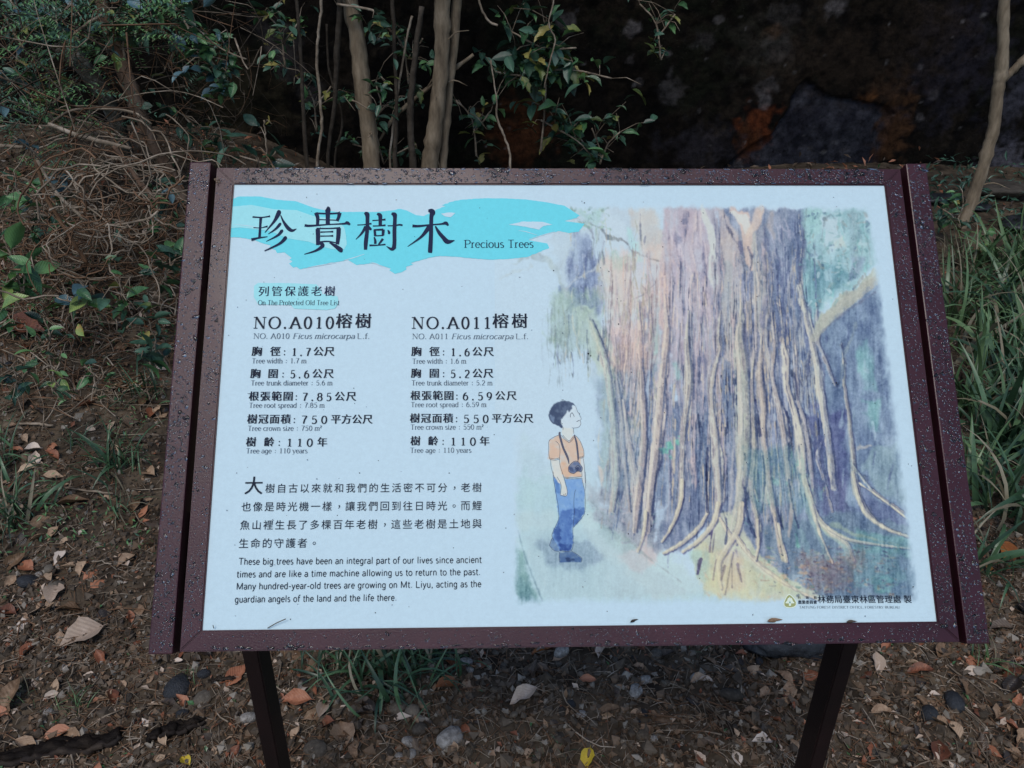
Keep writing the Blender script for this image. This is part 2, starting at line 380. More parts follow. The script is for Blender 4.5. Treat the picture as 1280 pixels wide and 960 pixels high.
class Canvas:
    def __init__(s, x0, y0, x1, y1, step, base):
        s.x0, s.y0, s.step = x0, y0, step
        s.W = int((x1 - x0) / step) + 1; s.H = int((y1 - y0) / step) + 1
        s.C = np.zeros((s.H, s.W, 3)) + np.array(base, float)
        s.X = x0 + np.arange(s.W) * step; s.Y = y0 + np.arange(s.H) * step
        s.n1 = fbm((s.H, s.W), 9 / step, 9 / step, 5)
        s.n2 = fbm((s.H, s.W), 4 / step, 40 / step, 6)
        s.n3 = fbm((s.H, s.W), 30 / step, 30 / step, 7)
    def box(s, xa, ya, xb, yb):
        i0 = max(0, int((xa - s.x0) / s.step)); i1 = min(s.W, int((xb - s.x0) / s.step) + 2)
        j0 = max(0, int((ya - s.y0) / s.step)); j1 = min(s.H, int((yb - s.y0) / s.step) + 2)
        return i0, i1, j0, j1
    def blend(s, sl, A, col):
        i0, i1, j0, j1 = sl
        A = A[..., None]
        s.C[j0:j1, i0:i1] = s.C[j0:j1, i0:i1] * (1 - A) + np.array(col, float) * A
    def stroke(s, pts, col, alpha=.8, soft=1.0, rough=.35, smooth=True):
        P = np.array(pts, float)
        if smooth and len(P) > 2: P = catmull(P, 5)
        w = P[:, 2].max() / 2 + soft + 2
        sl = s.box(P[:, 0].min() - w, P[:, 1].min() - w, P[:, 0].max() + w, P[:, 1].max() + w)
        i0, i1, j0, j1 = sl
        if i1 <= i0 or j1 <= j0: return
        X, Y = np.meshgrid(s.X[i0:i1], s.Y[j0:j1])
        best = np.full(X.shape, -1e9)
        for a, b in zip(P[:-1], P[1:]):
            d = b[:2] - a[:2]; L = d @ d + 1e-9
            t = np.clip(((X - a[0]) * d[0] + (Y - a[1]) * d[1]) / L, 0, 1)
            dist = np.hypot(X - a[0] - t * d[0], Y - a[1] - t * d[1])
            best = np.maximum(best, (a[2] + (b[2] - a[2]) * t) / 2 - dist)
        n = (s.n1[j0:j1, i0:i1] - .5) * 2 + (s.n2[j0:j1, i0:i1] - .5)
        m = np.clip((best + n * rough * 2) / soft + .5, 0, 1)
        s.blend(sl, m * alpha * np.clip(1 + n * rough, .2, 1.2), col)
    def wash(s, poly, col, alpha=.6, soft=6, rough=.5, vert=0.0):
        P = np.array(poly, float); w = soft * 1.5 + 2
        sl = s.box(P[:, 0].min() - w, P[:, 1].min() - w, P[:, 0].max() + w, P[:, 1].max() + w)
        i0, i1, j0, j1 = sl
        if i1 <= i0 or j1 <= j0: return
        X, Y = np.meshgrid(s.X[i0:i1], s.Y[j0:j1])
        ins = np.zeros(X.shape, bool); dist = np.full(X.shape, 1e9)
        for a, b in zip(P, np.roll(P, -1, 0)):
            d = b - a; L = d @ d + 1e-9
            t = np.clip(((X - a[0]) * d[0] + (Y - a[1]) * d[1]) / L, 0, 1)
            dist = np.minimum(dist, np.hypot(X - a[0] - t * d[0], Y - a[1] - t * d[1]))
            c = (a[1] > Y) != (b[1] > Y)
            xx = a[0] + (Y - a[1]) * d[0] / (d[1] if abs(d[1]) > 1e-9 else 1e-9)
            ins ^= c & (X < xx)
        sd = np.where(ins, dist, -dist)
        n = (s.n1[j0:j1, i0:i1] - .5) * 2; v = (s.n2[j0:j1, i0:i1] - .5) * 2
        n3 = (s.n3[j0:j1, i0:i1] - .5) * 2
        m = np.clip((sd + (n + n3) * soft * .6) / soft + .5, 0, 1); m = m * m * (3 - 2 * m)
        s.blend(sl, np.clip(m * alpha * (1 + (n * .5 + n3 * .8) * rough + v * vert), 0, 1), col)

def catmull(P, n):
    P = np.asarray(P, float); Q = np.vstack([2 * P[0] - P[1], P, 2 * P[-1] - P[-2]]); out = []
    for i in range(1, len(Q) - 2):
        a, b, c, d = Q[i - 1], Q[i], Q[i + 1], Q[i + 2]
        for k in range(n):
            t = k / n
            out.append(.5 * ((2 * b) + (c - a) * t + (2 * a - 5 * b + 4 * c - d) * t * t + (3 * b - a - 3 * c + d) * t ** 3))
    out.append(P[-1]); return np.array(out)

PAPER = (184, 207, 227)
def paint_tree_print():
    cv = Canvas(618, 244, 1160, 772, 1.0, PAPER)
    r = np.random.RandomState(3)
    S, Wq = cv.stroke, cv.wash
    DV, BV, MB, LB = (84, 88, 138), (96, 108, 158), (118, 136, 176), (150, 172, 200)
    PK, CR, BG, TL = (178, 168, 182), (190, 192, 184), (156, 166, 176), (112, 152, 166)
    # ground, path, far haze
    Wq([(652, 560), (735, 580), (760, 640), (700, 660), (640, 640)], (166, 190, 204), .5, 22, .3)
    Wq([(640, 590), (700, 600), (760, 640), (870, 720), (960, 756), (900, 760), (690, 756), (648, 756)], (158, 188, 200), .75, 14, .35)
    Wq([(700, 640), (740, 640), (850, 700), (900, 735), (820, 748), (760, 700)], (186, 206, 212), .6, 14, .3)
    Wq([(640, 640), (690, 640), (690, 660), (645, 668)], (176, 196, 206), .6, 10, .3)
    Wq([(665, 680), (730, 668), (730, 712), (700, 722), (676, 700)], (122, 152, 176), .6, 18, .5)
    Wq([(642, 680), (652, 690), (668, 740), (672, 758), (648, 756), (640, 720)], (98, 134, 148), .8, 8, .5)
    Wq([(645, 720), (660, 730), (666, 754), (650, 752)], (86, 124, 146), .5, 6, .5)
    # hanging branch on the left
    Wq([(715, 262), (800, 260), (832, 300), (832, 520), (842, 640), (760, 640), (752, 560), (745, 480), (715, 400), (690, 300)], (168, 184, 202), .55, 9, .6, .3)
    Wq([(716, 285), (738, 300), (752, 340), (756, 390), (740, 400), (724, 380), (712, 350)], BV, .7, 10, .6, .6)
    Wq([(698, 356), (722, 350), (736, 384), (715, 392)], MB, .8, 5, .5, .3)
    Wq([(748, 330), (790, 320), (800, 380), (790, 420), (755, 410)], (188, 190, 192), .75, 14, .5, .3)
    Wq([(752, 400), (800, 400), (810, 470), (775, 470), (752, 430)], (186, 172, 184), .8, 14, .6, .4)
    Wq([(690, 370), (712, 362), (740, 390), (730, 440), (708, 446), (686, 415)], (146, 166, 180), .8, 8, .7, .6)
    Wq([(716, 385), (742, 385), (766, 440), (770, 500), (758, 500), (745, 450), (720, 420)], (172, 188, 186), .85, 6, .5, .2)
    Wq([(757, 262), (775, 275), (782, 320), (770, 328), (758, 312)], (190, 208, 224), .85, 7, .2)
    Wq([(722, 262), (755, 262), (748, 285), (728, 278)], (140, 176, 180), .7, 7, .6)
    Wq([(766, 318), (790, 318), (786, 336), (768, 336)], (134, 170, 172), .6, 6, .6)
    Wq([(790, 262), (808, 258), (832, 290), (834, 330), (800, 310)], (184, 182, 184), .75, 12, .5, .3)
    Wq([(782, 285), (800, 300), (806, 330), (790, 325)], (164, 208, 212), .6, 7, .5)
    Wq([(795, 330), (812, 322), (818, 420), (806, 440), (796, 400)], (176, 194, 216), .7, 5, .5, .6)
    for x, y0, y1, w in [(692, 372, 440, 2), (700, 380, 460, 2.5), (707, 390, 478, 2), (714, 395, 455, 2), (686, 380, 430, 2), (722, 400, 440, 3), (678, 400, 470, 1.2), (698, 420, 490, 1.2)]:
        S([(x, y0, w), (x - 1, (y0 + y1) / 2, w * .8), (x + 1, y1, .6)], (134, 150, 172), .5, 1.5, .6)
    S([(640, 332, 1.5), (662, 318, 7), (682, 322, 8), (700, 346, 6), (712, 366, 5)], (150, 164, 176), .65, 2.5, .6)
    S([(625, 350, 1), (645, 340, 3), (665, 332, 3)], (168, 182, 192), .5, 3, .6)
    S([(712, 266, 1), (735, 277, 2.2), (757, 290, 3), (785, 305, 1.8), (826, 328, 1)], (112, 122, 142), .75, 1, .4)
    S([(756, 296, 2), (750, 320, 2.5), (738, 336, 3), (708, 356, 3)], (160, 170, 190), .9, 1, .3)
    S([(757, 298, 1), (751, 322, 1), (739, 338, 1), (712, 357, 1)], (120, 130, 160), .7, 1, .3)
    S([(700, 352, 1), (699, 338, 1), (706, 322, 1), (713, 312, 1)], (150, 162, 176), .6, 1, .3)
    S([(716, 290, 2), (722, 330, 2), (728, 380, 3)], (90, 98, 130), .5, 1.5, .8)
    S([(734, 282, 3), (741, 295, 2)], (100, 100, 130), .5, 1.5, .5)
    for k in range(26):
        x = 712 + r.rand() * 44; y = 300 + r.rand() * 80
        S([(x, y, 1.2), (x + 4 + r.randn() * 3, y + 26, .7)], [(196, 206, 224), (86, 96, 140)][k % 2], .45, 1, .6)
    for k in range(40):
        x = 745 + r.rand() * 80; y = 310 + r.rand() * 130
        S([(x, y, 1.4), (x + r.randn() * 3 + 3, y + 20 + r.rand() * 30, .8)], [(204, 208, 216), (132, 132, 156), (150, 148, 168)][k % 3], .4, 1, .7)
    S([(704, 392, 3), (722, 378, 2), (745, 402, 4), (768, 428, 3)], (118, 128, 150), .35, 2, .6)
    # mid-left roots group
    Wq([(746, 478), (832, 440), (842, 640), (800, 690), (762, 640), (750, 590)], (124, 142, 176), .75, 9, .6, .6)
    Wq([(800, 380), (832, 370), (838, 470), (812, 470)], (136, 156, 176), .7, 7, .6, .5)
    Wq([(808, 400), (820, 405), (822, 440), (812, 440)], (130, 176, 186), .7, 5, .4)
    Wq([(752, 470), (770, 470), (776, 570), (762, 640), (752, 600)], (154, 178, 184), .7, 6, .4, .3)
    Wq([(756, 510), (764, 510), (766, 545), (757, 545)], (96, 118, 160), .6, 5, .5)
    # big trunk base colours
    Wq([(834, 258), (900, 258), (900, 470), (884, 640), (838, 640), (828, 470), (828, 320)], (158, 158, 180), .95, 5, .4, .4)
    Wq([(900, 258), (1012, 258), (1020, 420), (1040, 640), (1080, 720), (880, 720), (884, 470)], (110, 122, 160), 1.0, 5, .25, .25)
    Wq([(838, 470), (905, 470), (895, 640), (850, 690), (812, 690), (842, 600)], (104, 118, 156), .9, 6, .45, .5)
    Wq([(1006, 258), (1092, 258), (1102, 330), (1010, 400)], (140, 174, 188), .95, 9, .5, .2)
    Wq([(1010, 405), (1104, 345), (1122, 500), (1140, 640), (1146, 752), (1000, 752), (1020, 560)], (96, 112, 154), .97, 9, .3, .2)
    # pink bark patch
    Wq([(836, 262), (896, 262), (890, 420), (880, 520), (850, 500), (834, 400)], (176, 162, 180), .5, 12, .7, .8)
    for k in range(170):
        x = 834 + r.rand() * 62; y = 258 + r.rand() * 230; l = 14 + r.rand() * 46
        c = [(202, 194, 206), (150, 148, 178), (186, 166, 180), (132, 132, 164), (196, 186, 194), (110, 116, 156)][r.randint(6)]
        S([(x, y, .8), (x + r.randn() * 2 + 1.5, y + l / 2, 1.2 + r.rand() * 2.6), (x + r.randn() * 3 + 3, y + l, .6)], c, .5, 1, .8)
    # light cream branches of the upper trunk
    S([(877, 258, 9), (888, 285, 10), (892, 310, 12), (893, 340, 12), (896, 362, 5)], (196, 202, 202), .9, 1.5, .2)
    S([(890, 258, 8), (898, 290, 8), (902, 330, 8), (905, 370, 5)], (150, 154, 176), .7, 2, .5)
    S([(902, 258, 9), (910, 285, 15), (915, 320, 20), (918, 360, 24), (915, 400, 26), (918, 440, 22)], (176, 170, 178), .8, 2.5, .5)
    S([(918, 258, 6), (930, 275, 16), (936, 300, 16), (940, 325, 14), (948, 350, 8)], (184, 166, 168), .95, 2, .3)
    S([(918, 262, 6), (930, 275, 12), (938, 286, 10)], (204, 206, 206), .9, 2, .2)
    S([(952, 260, 12), (944, 280, 13), (938, 292, 8)], (196, 178, 172), .85, 3, .3)
    S([(908, 262, 1.5), (914, 290, 2), (924, 312, 2.5), (930, 335, 2)], (96, 94, 130), .7, 1, .5)
    Wq([(918, 296), (926, 296), (930, 320), (922, 316)], (98, 98, 146), .8, 2, .3)
    S([(936, 308, 1.2), (941, 322, 2), (938, 336, 1)], (80, 84, 116), .8, 1, .4)
    S([(945, 292, 4), (948, 330, 14), (951, 370, 16), (952, 410, 15), (958, 450, 14)], (156, 162, 172), .92, 1.5, .4)
    S([(906, 330, 14), (912, 370, 20), (914, 410, 22), (920, 440, 18), (932, 480, 18)], (146, 156, 174), .85, 3, .5)
    Wq([(925, 345), (940, 340), (943, 440), (938, 450), (925, 440)], (88, 102, 154), .95, 3, .35, .3)
    Wq([(893, 385), (902, 370), (905, 440), (898, 500), (890, 470)], (88, 104, 156), .85, 4, .4, .3)
    S([(936, 340, 1.5), (933, 360, 2.2), (935, 376, 1), (931, 392, 1)], (164, 176, 204), .8, 1, .3)
    # upper blue trunk with fine pale roots
    for k in range(60):
        x = 955 + r.rand() * 52; y = 262 + r.rand() * 250; l = 26 + r.rand() * 60
        c = [(128, 138, 178), (92, 100, 148), (78, 84, 132), (140, 146, 176)][r.randint(4)]
        S([(x, y, .8), (x + r.randn() * 3 + 2, y + l / 2, 1 + r.rand() * 3), (x + r.randn() * 4 + 4, y + l, .6)], c, .5, 1.2, .7)
    for pts in ([(971, 275), (975, 292), (983, 310)], [(984, 272), (989, 292), (991, 312), (994, 340)], [(977, 282), (984, 288), (989, 292)],
                [(966, 290), (974, 320), (981, 345), (975, 370)], [(988, 345), (986, 375), (989, 410)], [(958, 330), (966, 356), (972, 380)]):
        S([(x, y, 1.6) for x, y in pts], (152, 158, 188), .75, 1, .3)
    S([(968, 262, 4), (966, 282, 5), (970, 296, 2)], (150, 146, 160), .6, 2, .4)
    # vertical root system over violet
    roots = [
        ([(738, 400, 4), (752, 440, 9), (760, 480, 10), (766, 540, 8), (768, 600, 10), (764, 640, 4)], (166, 182, 184), .75),
        ([(770, 470, 3), (776, 520, 4), (780, 580, 4), (786, 640, 3)], (150, 164, 190), .8),
        ([(778, 500, 3), (784, 540, 5), (790, 580, 8), (796, 610, 10), (795, 660, 6)], (172, 168, 180), .9),
        ([(800, 430, 5), (802, 480, 6), (804, 540, 8), (800, 590, 10), (794, 640, 9), (792, 665, 5)], (166, 162, 172), .85),
        ([(833, 420, 8), (828, 460, 9), (824, 500, 10), (820, 540, 12), (816, 580, 11), (811, 620, 9), (808, 665, 7)], (176, 172, 178), .95),
        ([(858, 440, 8), (860, 470, 10), (858, 500, 8), (853, 540, 6), (851, 580, 6), (850, 620, 7), (843, 650, 5), (828, 676, 3)], (164, 170, 176), .9),
        ([(898, 440, 4), (890, 470, 7), (888, 500, 7), (893, 550, 9), (895, 590, 9), (897, 620, 10), (896, 640, 9)], (172, 178, 182), .95),
        ([(924, 430, 12), (928, 470, 16), (930, 520, 18), (928, 570, 18), (926, 600, 15), (920, 640, 11), (914, 665, 10)], (150, 162, 168), .95),
        ([(940, 490, 5), (942, 560, 6), (938, 610, 7), (945, 650, 6), (946, 680, 5)], (158, 162, 162), .9),
        ([(950, 470, 7), (954, 510, 9), (954, 540, 7), (960, 590, 7), (965, 630, 7), (968, 650, 5), (975, 690, 5)], (164, 160, 164), .9),
        ([(968, 440, 4), (966, 470, 4), (974, 510, 7), (981, 560, 8), (985, 600, 7)], (158, 160, 172), .85),
        ([(978, 425, 4), (984, 450, 7), (984, 480, 6), (992, 510, 8), (1000, 550, 12), (1003, 590, 10)], (186, 186, 184), .95),
        ([(1001, 350, 2), (1004, 370, 4), (1009, 400, 6), (1015, 425, 7), (1022, 460, 9), (1029, 510, 9), (1036, 560, 10), (1042, 610, 8)], (176, 180, 182), .95),
        ([(996, 460, 3), (998, 500, 4), (1004, 520, 5), (1012, 570, 6), (1016, 610, 4)], (160, 158, 172), .8),
        ([(1024, 430, 5), (1036, 458, 4), (1044, 480, 2)], (150, 154, 172), .7),
        ([(1056, 480, 3), (1062, 520, 4), (1066, 560, 5), (1070, 600, 6), (1078, 630, 6), (1098, 655, 7), (1128, 668, 5), (1140, 674, 4)], (142, 146, 150), .75),
        ([(1030, 545, 2), (1022, 570, 5), (1030, 600, 3), (1040, 640, 2)], (128, 140, 180), .8),
        ([(1066, 580, 2), (1090, 612, 3), (1128, 640, 3)], (140, 156, 168), .7),
    ]
    for k in range(130):
        x = 750 + r.rand() * 270; y = 440 + r.rand() * 190; l = 24 + r.rand() * 70
        c = [(80, 88, 136), (120, 136, 174), (92, 104, 150), (146, 158, 180), (72, 78, 124)][r.randint(5)]
        S([(x, y, .8), (x + r.randn() * 2, y + l / 2, 1 + r.rand() * 3.4), (x + r.randn() * 3, y + l, .6)], c, .5, 1.2, .7)
    # long running fibres from the crown down to the root flare
    for k in range(150):
        x = 760 + r.rand() * 262; top = 262 + r.rand() * 190; l = 110 + r.rand() * 240
        if x < 835: top = max(top, 300 + r.rand() * 90); l *= .8
        cx = 915; drift = (x - cx) * .10 * (l / 200)
        w = .8 + r.rand() ** 2 * 5
        up = top < 400 or x < 840
        pal = ([(196, 180, 184), (206, 196, 188), (186, 168, 178), (160, 160, 180), (120, 124, 160)] if up and x < 960 else
               [(160, 164, 178), (184, 182, 178), (112, 126, 168), (140, 152, 184), (94, 102, 150)])
        c = pal[r.randint(5)]
        ph = r.rand() * 6; am = 2 + r.rand() * 3
        pts = [(x + drift * (i / 6) ** 2 + am * math.sin(ph + i * .9), top + l * i / 6, w * math.sin(math.pi * (i + .35) / 7)) for i in range(7)]
        pts = [p for p in pts if p[1] < 668]
        if len(pts) < 3: continue
        S([(px + 1.2, py, pw * .6 + 1) for px, py, pw in pts], (84, 88, 132), .4, 1.2, .5)
        S(pts, c, .6, 1.1, .5)
    late = []
    for pts, c, a in roots:
        x0, y0, w0 = pts[0]
        pts = [(x0 + (3 if x0 > 850 else -2) * (-1 if k_up else 1), y0 - 52, .6) for k_up in [x0 > 960]] + [(x0, y0 - 16, w0 * .7)] + pts if y0 > 415 and y0 < 500 else pts
        c = (c[0] + 5, c[1] + 2, c[2] - 1)
        late.append((pts, c))
        P = [(x + w * .30 + 1.4, y, w * .55 + 1.6) for x, y, w in pts]
        S(P, (74, 78, 124), .65, 2, .5)
        S(pts, c, a, 1.4, .4)
        S([(x - w * .22, y, w * .3) for x, y, w in pts], (204, 204, 198), .4, 1.2, .5)
    Wq([(1004, 262), (1030, 262), (1026, 300), (1010, 330)], (150, 190, 196), .7, 7, .5)
    Wq([(1030, 268), (1052, 275), (1060, 300), (1042, 318), (1028, 300)], (190, 208, 220), .95, 14, .3)
    Wq([(1040, 296), (1056, 292), (1058, 306), (1044, 312)], (196, 204, 196), .6, 5, .2)
    Wq([(1004, 320), (1050, 330), (1080, 340), (1060, 350), (1015, 392)], (98, 140, 162), .75, 8, .5, .3)
    Wq([(1064, 262), (1078, 262), (1080, 340), (1066, 345)], (124, 146, 166), .7, 5, .5, .5)
    Wq([(1028, 336), (1042, 336), (1042, 352), (1030, 350)], (164, 192, 208), .7, 4, .3)
    Wq([(1066, 316), (1086, 318), (1076, 345), (1060, 350)], (98, 108, 150), .7, 5, .4)
    for pts in ([(1038, 262), (1032, 278), (1028, 300)], [(1038, 262), (1044, 272)], [(1030, 300), (1040, 318), (1044, 330)], [(1080, 262), (1086, 290), (1092, 318)],
                [(1070, 270), (1074, 300), (1072, 330)], [(1052, 308), (1058, 324), (1064, 340)], [(1084, 330), (1092, 322)], [(1012, 262), (1008, 290), (1004, 320)]):
        S([(x, y, 1.3) for x, y in pts], (112, 124, 142), .55, 1, .5)
    for k in range(40):
        x = 1006 + r.rand() * 84; y = 266 + r.rand() * 100
        S([(x, y, 1), (x + r.randn() * 3, y + 8 + r.rand() * 10, 2)], [(120, 186, 190), (170, 200, 206), (110, 130, 150), (96, 150, 156)][r.randint(4)], .4, 1.5, .7)
    S([(1018, 420, 10), (1030, 400, 15), (1058, 376, 16), (1082, 358, 14), (1108, 338, 12)], (160, 166, 164), .95, 2, .3)
    S([(1022, 414, 4), (1040, 392, 5), (1070, 366, 4), (1098, 346, 4)], (176, 180, 172), .6, 2, .4)
    S([(1050, 470, 5), (1056, 445, 5), (1066, 425, 4), (1072, 400, 2)], (136, 148, 166), .7, 2.5, .5)
    # right side dark violets and green dabs
    Wq([(1036, 520), (1058, 510), (1062, 600), (1050, 640), (1036, 600)], (80, 84, 140), .75, 16, .5)
    Wq([(1010, 520), (1020, 500), (1032, 570), (1018, 620), (1008, 600)], (84, 90, 146), .75, 12, .5)
    Wq([(1022, 600), (1060, 600), (1074, 660), (1040, 670), (1024, 640)], (86, 88, 138), .75, 16, .4)
    Wq([(1074, 610), (1130, 640), (1140, 672), (1110, 664), (1076, 640)], (84, 92, 142), .75, 6, .4)
    Wq([(1092, 556), (1126, 556), (1138, 640), (1100, 610), (1080, 590)], (124, 146, 168), .8, 6, .4)
    Wq([(1082, 500), (1100, 500), (1102, 540), (1084, 535)], (104, 156, 166), .7, 6, .4)
    Wq([(1074, 424), (1086, 424), (1094, 490), (1080, 492)], (112, 158, 172), .6, 6, .6)
    S([(1090, 530, 3), (1094, 542, 4)], (180, 200, 214), .6, 3, .4)
    S([(1072, 560, 2), (1078, 556, 5), (1088, 556, 3)], (170, 164, 166), .8, 1.5, .4)
    for k in range(90):
        x = 1025 + r.rand() * 110; y = 400 + r.rand() * 240
        S([(x, y, 1), (x + r.randn() * 3, y + 10 + r.rand() * 24, 1 + r.rand() * 3)], [(84, 94, 146), (120, 140, 178), (140, 160, 186), (92, 110, 150)][r.randint(4)], .4, 1.5, .7)
    # green dabs
    for a, b, w in ((826, 560, 8), (834, 556, 9), (842, 552, 4), (836, 570, 6), (848, 548, 3)):
        S([(a, b, w), (a + 4, b + 3, w * .6)], (98, 172, 168), .75, 2, .7)
    S([(842, 452, 6), (848, 470, 7)], (110, 164, 176), .6, 4, .5)
    S([(840, 480, 7), (843, 500, 8)], (172, 194, 218), .85, 3, .6)
    # dark crevices
    for pts in ([(944, 500), (948, 520), (950, 545)], [(983, 515), (987, 540), (986, 575)], [(992, 460), (996, 485), (998, 500)], [(930, 610), (934, 650), (944, 672)],
                [(968, 600), (972, 640), (980, 665)], [(986, 600), (992, 640), (998, 660)], [(976, 620), (978, 660), (984, 680)], [(884, 560), (882, 600), (884, 640)],
                [(872, 520), (874, 560), (870, 600)], [(945, 590), (947, 620), (946, 640)], [(904, 640), (908, 660), (906, 680)], [(954, 570), (956, 600), (952, 640)]):
        S([(x, y, 2.4) for x, y in pts], (52, 60, 104), .75, 1, .5)
    for k in range(50):
        x = 925 + r.rand() * 110; y = 560 + r.rand() * 100; l = 12 + r.rand() * 34
        c = [(66, 82, 118), (150, 160, 164), (104, 146, 154), (120, 128, 160)][r.randint(4)]
        S([(x, y, .8), (x + r.randn() * 3, y + l / 2, 1 + r.rand() * 2.4), (x + r.randn() * 4 + 2, y + l, .6)], c, .6, 1, .6)
    for k in range(24):
        x = 946 + r.rand() * 64; y = 575 + r.rand() * 34
        S([(x, y, 2), (x + 4 * r.randn(), y + 6, 3)], (110, 160, 164), .55, 1.5, .8)
    # ground dark right, rusty litter
    Wq([(950, 660), (1060, 640), (1146, 660), (1148, 752), (1010, 752), (960, 700)], (98, 116, 150), .9, 8, .5)
    Wq([(1050, 690), (1120, 680), (1134, 725), (1070, 740)], (116, 150, 164), .7, 9, .6)
    Wq([(1090, 720), (1116, 722), (1110, 742), (1092, 742)], (96, 152, 158), .6, 6, .5)
    for k in range(190):
        x = 960 + r.rand() * 160; y = 688 + r.rand() * 58 - (x - 960) * .05
        if y < 680 + (0 if x > 990 else 10): continue
        c = [(140, 124, 140), (160, 136, 134), (84, 80, 124), (116, 124, 150), (166, 140, 120), (136, 160, 166)][r.randint(6)]
        S([(x, y, 2), (x + r.randn() * 5, y + r.randn() * 2, 1.5)], c, .5, 1.2, .7)
    Wq([(1070, 662), (1140, 672), (1142, 700), (1070, 688)], (104, 148, 160), .7, 7, .4)
    S([(1040, 655, 6), (1070, 668, 4), (1100, 676, 3), (1140, 684, 2)], (140, 156, 152), .7, 2, .4)
    # buttress roots
    Wq([(866, 680), (884, 668), (905, 640), (912, 640), (926, 660), (945, 690), (985, 724), (1030, 748), (960, 754), (905, 752), (880, 738), (866, 712)], (178, 184, 172), .95, 4, .35, .1)
    Wq([(862, 690), (885, 690), (885, 735), (870, 720)], (152, 180, 178), .7, 7, .5)
    Wq([(935, 680), (985, 725), (1010, 748), (940, 740)], (158, 172, 158), .6, 6, .4)
    Wq([(895, 690), (926, 690), (932, 735), (900, 745)], (168, 156, 158), .7, 7, .8)
    Wq([(830, 640), (860, 610), (880, 630), (888, 650), (868, 676), (842, 684), (826, 670)], (100, 110, 152), .8, 13, .5, .4)
    S([(896, 625, 8), (896, 648, 9), (882, 668, 8), (868, 680, 4)], (186, 188, 182), .9, 2, .3)
    S([(900, 645, 4), (912, 668, 6), (906, 690, 5)], (182, 186, 180), .8, 1.5, .3)
    S([(926, 640, 8), (918, 670, 9), (906, 690, 8), (896, 708, 7), (902, 735, 4)], (190, 192, 184), .95, 1.8, .3)
    S([(920, 676, 6), (934, 696, 6), (955, 716, 5), (990, 736, 5)], (188, 190, 178), .85, 2, .3)
    S([(914, 690, 4), (906, 720, 5), (903, 740, 3)], (188, 186, 182), .8, 1.5, .3)
    for p in ([(873, 702, 5), (871, 716, 3)], [(902, 712, 4), (898, 726, 2)], [(901, 648, 3), (908, 660, 2)], [(892, 666, 1.5), (888, 690, 1.5)], [(922, 712, 3), (926, 726, 3)], [(919, 688, 2.5), (921, 696, 2)]):
        S(p, (100, 96, 136), .7, 1.5, .4)
    for k in range(110):
        x = 868 + r.rand() * 110; y = 690 + r.rand() * 58
        if y < 672 + abs(x - 905) * .55: continue
        c = [(160, 150, 150), (140, 156, 156), (196, 200, 186), (176, 156, 146)][r.randint(4)]
        S([(x, y, 1.4), (x + r.randn() * 3, y + r.randn() * 4, 1.2)], c, .45, 1, .7)
    S([(1006, 590, 8), (1012, 620, 9), (1020, 646, 8), (1035, 664, 9), (1056, 682, 9), (1062, 700, 7)], (142, 158, 162), .9, 1.6, .4)
    S([(1030, 660, 5), (1052, 672, 5), (1078, 680, 3)], (154, 162, 148), .8, 2, .3)
    S([(1000, 600, 5), (1010, 640, 5), (1026, 676, 5), (1034, 700, 3)], (124, 144, 160), .8, 1.6, .4)
    S([(990, 640, 6), (1006, 680, 8), (1014, 706, 5)], (108, 134, 158), .7, 3, .5)
    S([(985, 600, 4), (990, 640, 5), (986, 670, 4)], (156, 150, 158), .85, 1.5, .4)
    S([(968, 640, 4), (972, 670, 4), (979, 700, 7)], (172, 168, 152), .85, 1.6, .4)
    S([(996, 668, 4), (998, 684, 4)], (96, 160, 156), .7, 2.5, .6)
    # leaf litter slope at left of the trunk and pinkish small roots
    Wq([(735, 608), (780, 608), (800, 640), (830, 690), (790, 700), (744, 650)], (138, 146, 168), .7, 15, .7)
    Wq([(744, 655), (775, 665), (800, 690), (780, 698), (758, 680)], (140, 170, 180), .6, 7, .5)
    Wq([(765, 694), (812, 684), (822, 705), (795, 716)], (184, 180, 188), .8, 6, .5)
    for k in range(120):
        x = 738 + r.rand() * 80; y = 612 + r.rand() * 84
        if y > 640 + (x - 738) * 1.0: continue
        c = [(170, 170, 184), (112, 118, 152), (152, 150, 172), (130, 156, 172)][r.randint(4)]
        S([(x, y, 1.6), (x + r.randn() * 5, y + r.randn() * 3, 1)], c, .5, 1, .7)
    S([(806, 655, 4), (806, 690, 5), (818, 708, 2)], (180, 172, 180), .8, 1.6, .4)
    S([(754, 606, 3), (752, 590, 5), (750, 582, 3)], (196, 184, 182), .8, 2.5, .3)
    for k in range(60):
        x = 640 + r.rand() * 180; y = 660 + r.rand() * 90
        S([(x, y, .9), (x + r.randn() * .7, y + 6 + r.rand() * 6, .7)], [(196, 212, 222), (130, 160, 176)][k % 2], .35, 1, .5)
    # let the pigment run: bend everything by a soft noise field, then bleed slightly
    J, I_ = np.mgrid[0:cv.H, 0:cv.W]
    wx_ = (fbm((cv.H, cv.W), 18, 60, 201, 2) - .5) * 12 + (fbm((cv.H, cv.W), 5, 22, 203, 2) - .5) * 5; wy_ = (fbm((cv.H, cv.W), 18, 18, 202, 3) - .5) * 16 + (fbm((cv.H, cv.W), 5, 5, 204, 2) - .5) * 4
    calm = np.clip((690 - cv.Y) / 60, .25, 1)[:, None]; wx_ *= calm; wy_ *= calm
    jj = np.clip(np.rint(J + wy_), 0, cv.H - 1).astype(int); ii = np.clip(np.rint(I_ + wx_), 0, cv.W - 1).astype(int)
    cv.C = cv.C[jj, ii]
    B = (cv.C + np.roll(cv.C, 1, 0) + np.roll(cv.C, -1, 0) + np.roll(cv.C, 1, 1) + np.roll(cv.C, -1, 1)) / 5
    cv.C = cv.C * .45 + B * .55
